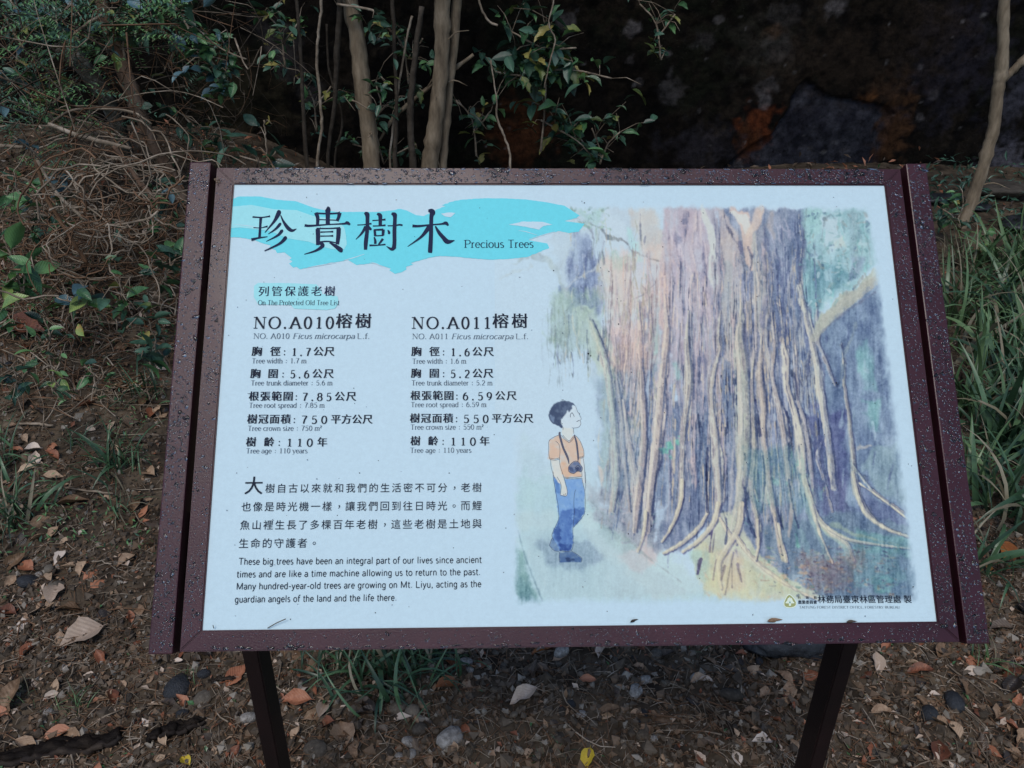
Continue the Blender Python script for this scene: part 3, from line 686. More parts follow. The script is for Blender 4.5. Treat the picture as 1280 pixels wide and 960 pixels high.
    # broken lights and darks in the big washes
    mott = (fbm((cv.H, cv.W), 14, 34, 211, 5) - .5) * 2; dk = np.clip((np.array(PAPER) - cv.C).sum(2) / 220, 0, 1)
    cv.C += (mott * 34 * dk)[..., None] * np.array((1, 1, .75)) + dk[..., None] * np.array((12, 16, 6))
    # drooping aerial roots and leafage at the upper left, fading into the sheet
    for k in range(260):
        x = 690 + r.rand() ** 1.2 * 130; y = 262 + r.rand() * (190 if x < 745 else 300); l = 10 + r.rand() * 46
        if y > 300 and x < 700 + (y - 470) * .2: continue
        if x < 712 + 16 * math.sin(y * .045) and y < 365: continue
        if r.rand() < .35 and x < 745: continue
        if y + l > 480 and x < 748: continue
        c = [(120, 136, 140), (150, 160, 150), (178, 170, 158), (104, 118, 146), (196, 196, 186), (140, 168, 160)][r.randint(6)]
        S([(x, y, .5), (x + r.randn() * 2, y + l / 2, .8 + r.rand() * 1.8), (x + r.randn() * 3, y + l, .4)], c, .5, 1, .8)
    for k in range(22):
        x = 684 + r.rand() * 40; y = 385 + r.rand() * 40; S([(x, y, 1), (x + r.randn() * 2, y + 30, 1.2), (x + r.randn() * 3, y + 50 + r.rand() * 30, .4)], (140, 158, 168), .4, 1, .7)
    for k in range(70):
        x = 700 + r.rand() * 60; y = 258 + r.rand() * 26; S([(x, y, 2), (x + r.randn() * 4, y + 3, 2.4)], [(140, 178, 164), (120, 150, 150), (170, 190, 180)][k % 3], .45, 1.4, .9)
    for k in range(160):      # broken leaf light at the upper right
        x = 1008 + r.rand() * 82; y = 262 + r.rand() * 120
        if y > 395 - (x - 1010) * .55: continue
        S([(x, y, 1.5), (x + r.randn() * 4, y + r.randn() * 4, 1.5 + r.rand() * 2)], [(112, 154, 162), (186, 206, 214), (96, 118, 148), (130, 168, 172), (150, 156, 156)][r.randint(5)], .5, 1.2, .9)
    for k in range(200):      # litter and moss at the foot
        x = 960 + r.rand() * 175; y = 684 + r.rand() * 62
        S([(x, y, 1.2), (x + r.randn() * 4, y + r.randn() * 1.5, 1.6)], [(150, 126, 120), (92, 104, 130), (130, 150, 148), (176, 156, 140), (104, 140, 140), (70, 76, 110)][r.randint(6)], .5, 1, .8)
    Wq([(650, 668), (690, 662), (745, 660), (860, 742), (690, 752), (668, 740)], (162, 184, 196), .45, 10, .3)
    Wq([(668, 676), (735, 676), (752, 700), (712, 716), (682, 704)], (120, 142, 166), .5, 10, .6)
    S([(738, 628, 1.5), (760, 650, 2), (800, 690, 2), (850, 728, 1.5)], (140, 158, 166), .5, 2, .6); S([(646, 664, 1), (656, 700, 2), (676, 752, 2)], (104, 134, 150), .5, 2, .5)
    # roots and light fibres restated over the softened washes
    cv.n1 = fbm((cv.H, cv.W), 5, 9, 301); cv.n2 = fbm((cv.H, cv.W), 2.5, 26, 302)
    DKV, CRM = (72, 84, 122), (200, 194, 178)
    for k in range(520):
        x = 764 + r.rand() * 256; y = 300 + r.rand() * 300; l = 30 + r.rand() * 90; sl_ = (x - 905) * .0007 * (y / 450) ** 2
        pts = [(x + sl_ * l * t + r.randn() * .8, y + l * t, (.4 + r.rand() * 1.3) * (1 - abs(t - .5))) for t in (0, .33, .66, 1)]
        if pts[-1][1] > 676: continue
        pal = [(78, 86, 116), (206, 194, 180), (112, 112, 130), (184, 172, 168), (150, 164, 180)] if y < 470 and x < 900 else [(58, 70, 108), (186, 178, 160), (84, 98, 134), (152, 150, 148), (110, 132, 164)]
        S(pts, pal[r.randint(5)], .6, 1, .6)
    for pts, c in late:
        S([(x + w * .42 + .6, y, w * .3 + 1.1) for x, y, w in pts], DKV, .6, 1.2, .6)
        S([(x, y, w * .82) for x, y, w in pts], (c[0] + 4, c[1] + 2, c[2] - 6), .55, 1.4, .6)
        S([(x - w * .25, y, w * .26 + .3) for x, y, w in pts], (212, 206, 194), .5, 1.0, .7)
        for j in range(3):
            o_ = (r.rand() - .5) * .7; S([(x + w * o_, y, .9) for x, y, w in pts[1:]], [(120, 122, 142), (176, 170, 164)][j % 2], .45, .9, .8)
    flare = [[(884, 640, 3), (872, 660, 5), (850, 680, 5), (828, 692, 3)], [(897, 630, 6), (890, 655, 6), (872, 676, 5), (852, 690, 3)], [(899, 648, 3), (908, 664, 5), (918, 680, 4)], [(926, 630, 7), (922, 660, 7), (908, 684, 7), (897, 705, 6), (900, 735, 3)],
             [(920, 672, 5), (936, 694, 6), (960, 716, 5), (995, 738, 4), (1022, 750, 2)], [(914, 690, 3), (908, 715, 4), (904, 742, 2)], [(1004, 596, 6), (1011, 620, 7), (1020, 645, 7), (1036, 664, 7), (1058, 680, 6), (1066, 700, 4)], [(1034, 660, 4), (1056, 673, 4), (1090, 680, 3), (1138, 686, 2)],
             [(1014, 630, 4), (1022, 660, 4), (1034, 690, 3), (1040, 704, 2)], [(972, 655, 3), (977, 680, 4), (982, 702, 5)], [(946, 650, 3), (947, 680, 3), (944, 700, 2)], [(1066, 590, 4), (1072, 620, 5), (1084, 644, 5), (1110, 662, 4), (1140, 672, 3)], [(1074, 604, 1.5), (1100, 622, 2), (1134, 648, 2)],
             [(806, 640, 4), (803, 668, 4), (796, 690, 3)], [(852, 600, 4), (850, 626, 5), (840, 655, 4), (826, 678, 2)]]
    for pts in flare:
        S([(x + w * .5, y + 1.5, w * .5 + 1.4) for x, y, w in pts], (72, 78, 122), .6, 1.6, .6)
        S(pts, (182, 178, 164), .85, 1.4, .4)
        S([(x - w * .2, y - .6, w * .35) for x, y, w in pts], (210, 206, 188), .6, 1.0, .6)
    for p in ([(875, 700, 5), (871, 718, 2)], [(905, 708, 4), (900, 726, 2)], [(889, 664, 2), (886, 690, 2)], [(921, 706, 4), (926, 728, 2)], [(894, 700, 2), (890, 725, 2)], [(914, 705, 2), (914, 735, 1.5)]): S(p, (92, 86, 126), .75, 1.4, .5)
    for pts in ([(944, 500), (948, 520), (950, 545)], [(983, 515), (987, 540), (986, 575)], [(992, 460), (996, 485), (998, 500)], [(930, 610), (934, 650), (944, 672)], [(968, 600), (972, 640), (980, 665)], [(986, 600), (992, 640), (998, 660)], [(884, 560), (882, 600), (884, 640)], [(904, 640), (908, 660), (906, 680)], [(954, 570), (956, 600), (952, 640)], [(936, 308), (941, 322), (938, 340)]):
        S([(x, y, 2.2) for x, y in pts], (54, 62, 106), .5, 1.2, .8)
    S([(1018, 422, 9), (1032, 402, 14), (1058, 378, 15), (1084, 358, 13), (1106, 342, 9)], (168, 168, 160), .7, 2, .5); S([(1030, 412, 3), (1060, 388, 3), (1096, 364, 2)], (112, 118, 142), .5, 2, .6)
    # richer, less even pigment: stretch the tones, hold the colour back
    lum = cv.C.mean(2, keepdims=True); dkm = np.clip((np.array(PAPER) - cv.C).sum(2) / 130, 0, 1)[..., None]
    cv.C = cv.C + dkm * (lum - 152) * .30
    lum = cv.C.mean(2, keepdims=True); cv.C = cv.C * .90 + lum * .10 + dkm * np.array((0, 0, 2))
    for P_, c_, a_ in (([(1050, 680), (1144, 676), (1148, 745), (1040, 748)], (88, 120, 150), .30), ([(930, 560), (1000, 560), (1010, 640), (940, 630)], (104, 150, 162), .30), ([(745, 470), (785, 470), (800, 600), (756, 610)], (150, 176, 190), .30), ([(1012, 262), (1088, 262), (1096, 330), (1012, 390)], (120, 160, 178), .15), ([(690, 370), (745, 370), (750, 440), (690, 440)], (150, 176, 160), .3), ([(900, 300), (960, 280), (965, 460), (905, 460)], (200, 190, 178), .15), ([(880, 680), (1000, 740), (880, 750)], (206, 200, 160), .35), ([(760, 320), (835, 300), (835, 460), (765, 460)], (216, 190, 182), .30), ([(1000, 700), (1080, 690), (1070, 740), (1010, 742)], (150, 110, 106), .28)): Wq(P_, c_, a_, 18, .9)
    # edge fade back to bare paper, plus pigment grain
    X, Y = np.meshgrid(cv.X, cv.Y)
    n = (cv.n1 - .5) * 8
    right = 1089 + (Y - 258) * (1146 - 1089) / (752 - 258)
    f = np.clip((Y - 254 + n) / 8, 0, 1) * np.clip((right - X + n + 5) / 14, 0, 1) * np.clip((758 - Y + n) / 14, 0, 1) * np.clip((X - 636 + (Y < 520) * 40 + n) / 14, 0, 1)
    f = (f * f * (3 - 2 * f))[..., None]
    g = np.random.RandomState(8).randn(cv.H, cv.W); g = (g + np.roll(g, 1, 0) + np.roll(g, 1, 1) * .7)
    dark = np.clip((np.array(PAPER) - cv.C).sum(2) / 200, 0, 1)
    cv.C += (g * (.8 + 2.2 * dark) + (cv.n2 - .5) * 34 * dark + (fbm((cv.H, cv.W), 3, 3, 90, 2) - .5) * 26 * dark)[..., None]
    mid = np.clip(1 - np.abs(cv.C.mean(2) - 165) / 45, 0, 1) * np.clip((cv.X[None, :] - 740) / 40, 0, 1) * np.clip((1010 - cv.X[None, :]) / 30, 0, 1)
    cv.C += mid[..., None] * np.array((7, 0, -3))
    cv.C = np.array(PAPER) * (1 - f) + cv.C * f
    cv.n1 = fbm((cv.H, cv.W), 3, 3, 401); cv.n3 = fbm((cv.H, cv.W), 6, 6, 402); return cv
# photo point -> panel point (the print was surveyed through the four panel corners)
def homog(src, dst):
    A = []
    for (x, y), (u, v) in zip(src, dst):
        A.append([x, y, 1, 0, 0, 0, -u * x, -u * y, -u]); A.append([0, 0, 0, x, y, 1, -v * x, -v * y, -v])
    return np.linalg.svd(np.array(A))[2][-1].reshape(3, 3)
HM = homog([(292.5, 231.3), (1107.5, 230.2), (1170.4, 777.3), (251, 789)], [(-.45, hi), (.45, hi), (.45, -hi), (-.45, -hi)])
def st(x, y):
    x = np.asarray(x, float); y = np.asarray(y, float); d = HM[2, 0] * x + HM[2, 1] * y + HM[2, 2]
    return (HM[0, 0] * x + HM[0, 1] * y + HM[0, 2]) / d, (HM[1, 0] * x + HM[1, 1] * y + HM[1, 2]) / d
PN = -.0030
M_paper = print_mat('printed_sheet', False, tuple(PAPER_ALB))
panel = bm_obj('panel', bevel_box(-.4502, .4502, -hi - .0002, hi + .0002, -.009, PN, 0), M_paper, sign, matrix=PM)
M_print = print_mat('printed_picture')
cv = paint_tree_print()
def fill(poly, col, a=.95, soft=1.0, rough=.25): cv.wash(poly, col, a, soft, rough)
def z5(P): return [(670 + x / 8.725, 495 + y / 8.725) for x, y in P]
def z6(P): return [(670 + x / 8.0, 590 + y / 8.0) for x, y in P]
# the drawn boy: colour fields
leg = z6([(165, 45), (200, 60), (240, 130), (235, 235), (295, 240), (300, 190), (270, 75), (450, 65), (475, 180), (475, 410), (440, 470), (360, 560), (355, 650), (355, 740), (340, 790), (225, 790), (150, 660), (145, 630), (210, 490), (215, 460), (185, 220)])
fill(leg, (118, 156, 208)); fill(z6([(180, 60), (220, 110), (235, 200), (220, 220), (185, 200)]), (88, 126, 184), .8, 2, .5)
fill(z6([(370, 380), (475, 350), (475, 410), (440, 470), (360, 560)]), (66, 98, 160), .8, 2.5, .5)
fill(z6([(215, 470), (240, 400), (350, 380), (355, 740), (340, 790), (225, 790), (150, 660), (145, 630), (210, 490)]), (80, 114, 176), .8, 3, .6)
fill(z6([(215, 500), (235, 560), (235, 760), (180, 690), (150, 620)]), (46, 72, 136), .75, 2, .6); fill(z6([(230, 720), (350, 730), (340, 790), (225, 790)]), (44, 70, 134), .75, 2, .6)
_r = np.random.RandomState(12)
for k in range(150):
    x_, y_ = _r.uniform(175, 470), _r.uniform(70, 780)
    if (y_ < 240 and x_ < 310) or not ((230 < x_ < 345) if y_ > 540 else (225 < x_ < 390) if y_ > 450 else (220 < x_ < 460)): continue
    dk_ = y_ > 400; q_ = z6([(x_, y_), (x_ + _r.randn() * 8, y_ + 14)]); cv.stroke([(*q_[0], .9), (*q_[1], 1.3)], [(50, 80, 142), (104, 138, 192)][_r.randint(2)] if dk_ else [(140, 174, 216), (96, 134, 190)][_r.randint(2)], .45, 1, .5)
fill(z6([(220, 810), (340, 795), (400, 830), (445, 870), (440, 908), (225, 908)]), (70, 98, 146), .9, 1.2, .5); fill(z6([(280, 860), (370, 870), (370, 900), (290, 900)]), (38, 56, 96), .8, 1.5, .5)
fill(z6([(150, 660), (215, 750), (215, 800), (170, 785), (120, 740)]), (96, 124, 168), .8, 1.2, .5)
SKIN = (206, 206, 204)
fill(z6([(165, 0), (245, 0), (275, 90), (300, 190), (295, 240), (235, 238), (245, 150), (200, 60)]), SKIN, .9, 1)
fill(z5([(150, 695), (245, 700), (300, 955), (240, 955), (185, 880)]), SKIN, .9, 1); fill(z5([(455, 680), (515, 680), (525, 955), (495, 950), (490, 860)]), (202, 206, 212), .8, 1)
fill(z5([(265, 270), (300, 215), (345, 150), (385, 105), (425, 112), (445, 165), (470, 195), (455, 205), (485, 255), (475, 270), (480, 310), (455, 345), (400, 352), (400, 410), (385, 450), (350, 495), (300, 470), (270, 400), (285, 350), (262, 300)]), (198, 210, 222), .8, 1)
fill(z5([(285, 350), (400, 360), (400, 410), (385, 450), (350, 490), (300, 470), (275, 400)]), (204, 208, 208), .8, 1)
fill(z5([(240, 430), (135, 490), (130, 640), (140, 695), (250, 690), (250, 760), (290, 890), (490, 885), (470, 850), (480, 680), (515, 665), (510, 600), (470, 490), (405, 420), (385, 455), (350, 500), (300, 480), (265, 440)]), (204, 180, 166), .95, 1.2, .5)
fill(z5([(280, 720), (340, 700), (350, 800), (460, 860), (480, 885), (300, 888)]), (206, 172, 150), .6, 5, .5); fill(z5([(150, 560), (250, 560), (250, 680), (150, 680)]), (208, 176, 158), .5, 5, .6)
fill(z5([(275, 350), (235, 325), (180, 305), (140, 260), (130, 200), (150, 140), (200, 80), (270, 52), (350, 55), (400, 75), (425, 112), (395, 100), (385, 140), (350, 180), (345, 150), (320, 190), (300, 215), (285, 240), (262, 262), (262, 300), (285, 330)]), (62, 76, 106), .95, 1, .35)
fill(z5([(150, 210), (190, 230), (185, 290), (150, 260)]), (112, 130, 160), .7, 1.5, .5); fill(z5([(280, 130), (330, 120), (320, 180), (290, 210)]), (98, 114, 142), .6, 1.5, .6)
fill(z5([(345, 780), (370, 740), (410, 715), (450, 720), (495, 790), (480, 830), (440, 820), (400, 850), (350, 830)]), (96, 112, 148), .95, 1, .6)
fill(z5([(420, 790), (450, 770), (470, 800), (450, 820)]), (52, 62, 96), .9, 1, .4); fill(z5([(350, 780), (390, 780), (400, 830), (360, 820)]), (62, 74, 110), .7, 1, .4)
# the mesh the picture is printed on: one colour per point
XX, YY = np.meshgrid(cv.X, cv.Y); S_, T_ = st(XX, YY)
ok = cv.W * cv.H
nx, ny = cv.W, cv.H; I = np.arange(nx * ny).reshape(ny, nx)
F = np.stack([I[:-1, :-1], I[1:, :-1], I[1:, 1:], I[:-1, 1:]], -1).reshape(-1, 4)
V = np.stack([S_, T_, np.full(S_.shape, PN + .0002)], -1).reshape(-1, 3)
inside = (np.abs(V[:, 0]) < .4499) & (np.abs(V[:, 1]) < hi - .0001)
F = F[inside[F].all(1)]
pic = grid_obj('tree_picture', V, F, M_print, smooth=True); pic.matrix_world = PM
set_color(pic, alb(np.clip(cv.C, 0, 255)).reshape(-1, 3)); pic.parent = panel; pic.matrix_parent_inverse = PM.inverted()
pic['label'] = 'watercolour picture of a large banyan tree with a boy looking up'

def onpanel(o):
    o.matrix_world = PM; o.parent = panel; o.matrix_parent_inverse = PM.inverted(); return o
class Ink:
    """flat print: polygons and strokes in panel coordinates, stacked by hairline steps"""
    def __init__(s, z=PN + .0004): s.V = []; s.F = []; s.z = z; s.k = 0; s.col = []
    def lift(s): s.k += 1; return s.z + (s.k % 24) * .000006
    def poly(s, pts):
        from mathutils.geometry import tessellate_polygon
        z = s.lift(); n0 = len(s.V); s.V += [(x, y, z) for x, y in pts]
        for t in tessellate_polygon([[Vector((x, y, 0)) for x, y in pts]]):
            a, b, c = [np.array(pts[i]) for i in t]
            if (b[0] - a[0]) * (c[1] - a[1]) - (b[1] - a[1]) * (c[0] - a[0]) < 0: t = t[::-1]
            s.F.append(tuple(n0 + i for i in t))
    def stroke(s, P):
        """P rows x, y, width in panel units"""
        P = np.array(P, float)
        keep = [0] + [i for i in range(1, len(P)) if np.hypot(*(P[i, :2] - P[i - 1, :2])) > 1e-7]; P = P[keep]
        if len(P) < 2: return
        z = s.lift(); n0 = len(s.V)
        D = np.diff(P[:, :2], axis=0); D /= np.linalg.norm(D, axis=1)[:, None]
        T = np.vstack([D[:1], D[:-1] + D[1:], D[-1:]]); T /= np.linalg.norm(T, axis=1)[:, None] + 1e-12
        Nn = np.stack([-T[:, 1], T[:, 0]], 1)
        for i in range(len(P)):
            k = 1.0
            if 0 < i < len(P) - 1: k = min(1.6, 1 / max(.3, abs(D[i] @ T[i])))
            h = P[i, 2] / 2 * k
            s.V.append((P[i, 0] + Nn[i, 0] * h, P[i, 1] + Nn[i, 1] * h, z)); s.V.append((P[i, 0] - Nn[i, 0] * h, P[i, 1] - Nn[i, 1] * h, z))
        for i in range(len(P) - 1):
            a = n0 + 2 * i; s.F.append((a, a + 1, a + 3, a + 2))
    def build(s, name, m, label=None):
        o = onpanel(mesh_obj(name, s.V, s.F, m))
        if label: o['label'] = label
        if 'lettering' in name or 'line_work' in name: o['kind'] = 'stuff'
        return o
def px_stroke(ink, pts, f, smooth=True):
    """pts in a local drawing frame, f maps (x, y) to photo pixels; width given in pixels"""
    P = np.array(spline(pts, 5) if smooth and len(pts) > 2 else pts, float)
    q = np.array([f(x, y) for x, y, w_ in P]); a, b = st(q[:, 0], q[:, 1]); a2, b2 = st(q[:, 0] + 1, q[:, 1]); sc = np.hypot(a2 - a, b2 - b)
    ink.stroke(np.stack([a, b, np.maximum(P[:, 2], .02) * sc], 1))
def px_poly(ink, pts, rough=0, seed=0):
    q = []
    rr = random.Random(seed)
    for (a, b) in zip(pts, pts[1:] + pts[:1]):
        d = math.hypot(b[0] - a[0], b[1] - a[1]); n = max(1, int(d / 2.2)) if rough else 1
        for k in range(n):
            t = k / n; j = rough * (rr.random() - .5) * 2 if k else 0
            q.append((a[0] + (b[0] - a[0]) * t + j, a[1] + (b[1] - a[1]) * t + j * .5))
    X, Y = st([p[0] for p in q], [p[1] for p in q]); ink.poly(list(zip(X, Y))[::-1])

def inkmat(name, c): return print_mat(name, False, tuple(alb(c)))
M_cyan = inkmat('cyan_print', (104, 204, 226)); M_pale = inkmat('pale_cyan_print', (150, 212, 228)); M_navy = inkmat('navy_print', (8, 28, 66)); M_black = inkmat('black_print', (22, 32, 52))
M_grey = inkmat('grey_print', (70, 84, 106)); M_line = inkmat('fine_line_print', (58, 66, 92)); M_strap = inkmat('brown_print', (86, 88, 108)); M_gold = inkmat('gold_print', (150, 156, 110)); M_lite = inkmat('white_print', (208, 222, 214)); M_tip = inkmat('teal_print', (70, 140, 150))
swash = Ink(PN + .0004)
main = [(289.4, 249), (300, 246), (325, 246), (345, 250), (370, 252), (392, 260), (405, 263), (420, 265), (445, 265), (470, 265), (490, 263), (500, 261), (508, 263), (520, 269), (530, 270), (545, 262), (557, 257.5), (552, 256.5), (564, 252), (575, 249.6), (601, 247.7), (627, 247.4), (659, 249), (687, 253), (706, 256.6), (725, 269), (721, 272), (706, 276), (731, 279), (724, 289), (712, 291), (699, 288.4), (684, 292), (661, 300), (684, 304), (686.6, 310), (674, 314.7), (659, 321), (642, 323), (616, 324.6), (590, 323), (571, 321), (550, 320), (537, 322), (519, 327), (513, 329), (516, 331), (507, 334), (507.5, 337), (500, 341), (493, 342.5), (486, 338), (488, 336), (467, 329), (445, 331.6), (434, 325), (426, 327), (411, 329), (396, 333), (374, 337), (370, 334), (366, 335), (360.6, 330), (365, 327), (361, 325), (364, 323), (355, 316), (346, 317), (344, 313), (336, 310), (338, 307), (329, 305), (317.5, 300.6), (300, 297.5), (286.8, 297)]
px_poly(swash, main, .5, 2)
onpanel(mesh_obj('brush_mark', swash.V, swash.F, M_cyan))['label'] = 'cyan brush mark behind the heading'
sw2 = Ink(PN + .0006)
px_poly(sw2, [(288.6, 259), (314, 256.6), (342, 262), (370, 263), (392, 270.6), (420, 274), (430, 285), (432, 295), (433, 306), (430, 312), (415, 312), (400, 308), (385, 302.5), (360, 298.8), (336, 289), (299, 285), (287.4, 286)], .3, 3)
px_poly(sw2, [(317, 358), (322, 354.4), (360, 354.5), (395, 356), (400, 362), (402, 368), (421, 371), (423, 380), (418, 386), (408, 388), (367, 386.4), (363, 382), (322, 381), (316.5, 372)], .3, 4)
onpanel(mesh_obj('brush_mark', sw2.V, sw2.F, M_pale))['label'] = 'pale cyan brush marks'
sw3 = Ink(PN + .0007)
px_poly(sw3, [(636, 280.4), (654, 276.6), (678, 277), (691, 280.5), (680, 282), (674, 286.8), (665, 285), (656, 283)], .5, 5); px_poly(sw3, [(551, 267), (560, 265.6), (569, 266), (566, 269), (563, 271.5), (556, 270.5)], .4, 6)
for P in ([(455, 318, .6), (440, 323, 1), (428, 326, .3)], [(648, 288, .3), (658, 289.5, .8), (672, 294, .3)], [(661, 299, .4), (680, 293, .8), (694, 289, .3)], [(420, 329, .3), (400, 332, 1), (384, 335, .3)], [(462, 328, .3), (470, 330, 1), (478, 334, .3)], [(292, 281, .3), (310, 283, .9), (322, 285, .3)]): px_stroke(sw3, P, lambda x, y: (x, y))
onpanel(mesh_obj('brush_gap', sw3.V, sw3.F, M_paper))['kind'] = 'stuff'

# heading, written stroke by stroke
Z = {}
Z['a'] = [[(140, 200, 20), (240, 205, 16), (320, 195, 18), (340, 190, 30)], [(235, 205, 34), (228, 300, 28), (218, 440, 30)], [(150, 322, 12), (230, 325, 10), (290, 312, 18), (312, 308, 26)], [(125, 460, 34), (200, 442, 22), (310, 425, 10)],
          [(425, 128, 24), (440, 145, 52), (425, 185, 48), (380, 260, 30), (280, 378, 8)], [(462, 180, 12), (490, 245, 24), (540, 320, 42), (590, 355, 36), (642, 335, 8)], [(447, 268, 20), (450, 285, 34), (400, 340, 26), (318, 395, 6)],
          [(468, 345, 24), (470, 365, 38), (420, 415, 26), (295, 480, 6)], [(500, 425, 24), (510, 445, 42), (440, 510, 30), (275, 588, 12)],
          [(985, 98, 40), (1000, 110, 60), (1000, 180, 48), (1000, 290, 48)], [(865, 150, 44), (885, 210, 40), (882, 290, 34)], [(860, 155, 20), (1000, 160, 20), (1110, 155, 22), (1140, 150, 40)], [(1135, 150, 46), (1125, 200, 36), (1105, 245, 36)], [(890, 228, 12), (1110, 235, 14)],
          [(735, 295, 32), (800, 300, 28), (1000, 285, 16), (1180, 275, 22), (1220, 265, 40), (1255, 285, 20)], [(885, 335, 50), (888, 430, 48), (885, 520, 40)], [(870, 330, 18), (1010, 330, 16), (1110, 325, 20), (1140, 325, 30)], [(1125, 325, 50), (1120, 420, 48), (1108, 512, 40)],
          [(915, 372, 18), (1010, 368, 14), (1062, 366, 24)], [(915, 418, 16), (1010, 416, 14), (1062, 414, 24)], [(905, 485, 18), (1000, 478, 18), (1100, 495, 12)], [(915, 490, 40), (938, 530, 44), (860, 585, 26), (730, 626, 8)], [(1020, 490, 16), (1100, 540, 44), (1150, 578, 54), (1170, 584, 30)]]
Z['b'] = [[(140, 150, 26), (168, 165, 54), (174, 205, 44), (170, 350, 42), (155, 480, 46), (150, 572, 36)], [(58, 288, 12), (130, 285, 12), (220, 272, 20)], [(155, 305, 36), (110, 380, 26), (40, 455, 6)], [(185, 300, 16), (208, 335, 30), (218, 345, 12)],
          [(230, 237, 14), (310, 232, 12), (380, 225, 26)], [(285, 158, 26), (318, 178, 46), (320, 230, 40), (320, 295, 38)], [(235, 300, 14), (320, 297, 14), (380, 290, 24)], [(255, 345, 28), (262, 415, 28)], [(245, 345, 18), (355, 340, 26)], [(355, 340, 34), (350, 408, 30)],
          [(260, 412, 14), (355, 408, 14)], [(250, 425, 14), (262, 470, 28), (262, 505, 26)], [(350, 445, 28), (325, 480, 24), (300, 512, 18)], [(195, 522, 22), (290, 520, 14), (380, 510, 18)], [(405, 297, 12), (480, 295, 14), (540, 285, 20), (575, 292, 20)],
          [(450, 155, 24), (482, 170, 54), (488, 210, 42), (482, 350, 44), (482, 480, 44), (476, 545, 46)], [(485, 535, 50), (450, 565, 36), (390, 532, 6)], [(405, 345, 10), (420, 370, 28), (418, 392, 20)],
          [(870, 120, 24), (905, 128, 60), (918, 150, 62), (905, 200, 44), (900, 400, 46), (890, 580, 50), (888, 606, 34)], [(688, 298, 34), (760, 300, 28), (900, 285, 18), (1020, 275, 20), (1070, 265, 40), (1098, 292, 20)], [(885, 300, 56), (850, 350, 46), (780, 430, 28), (632, 535, 6)],
          [(950, 300, 16), (990, 370, 38), (1040, 430, 46), (1090, 478, 54), (1170, 463, 8)]]
ttl = Ink(PN + .0009)
for k, ox in (('a', 300), ('b', 440)):
    for s_ in Z[k]: px_stroke(ttl, [(x, y, w_ / 9.143 * 1.02) for x, y, w_ in s_], lambda x, y, ox=ox: (ox + x / 9.143, 250 + y / 9.143))
ttl.build('heading_lettering', M_navy)

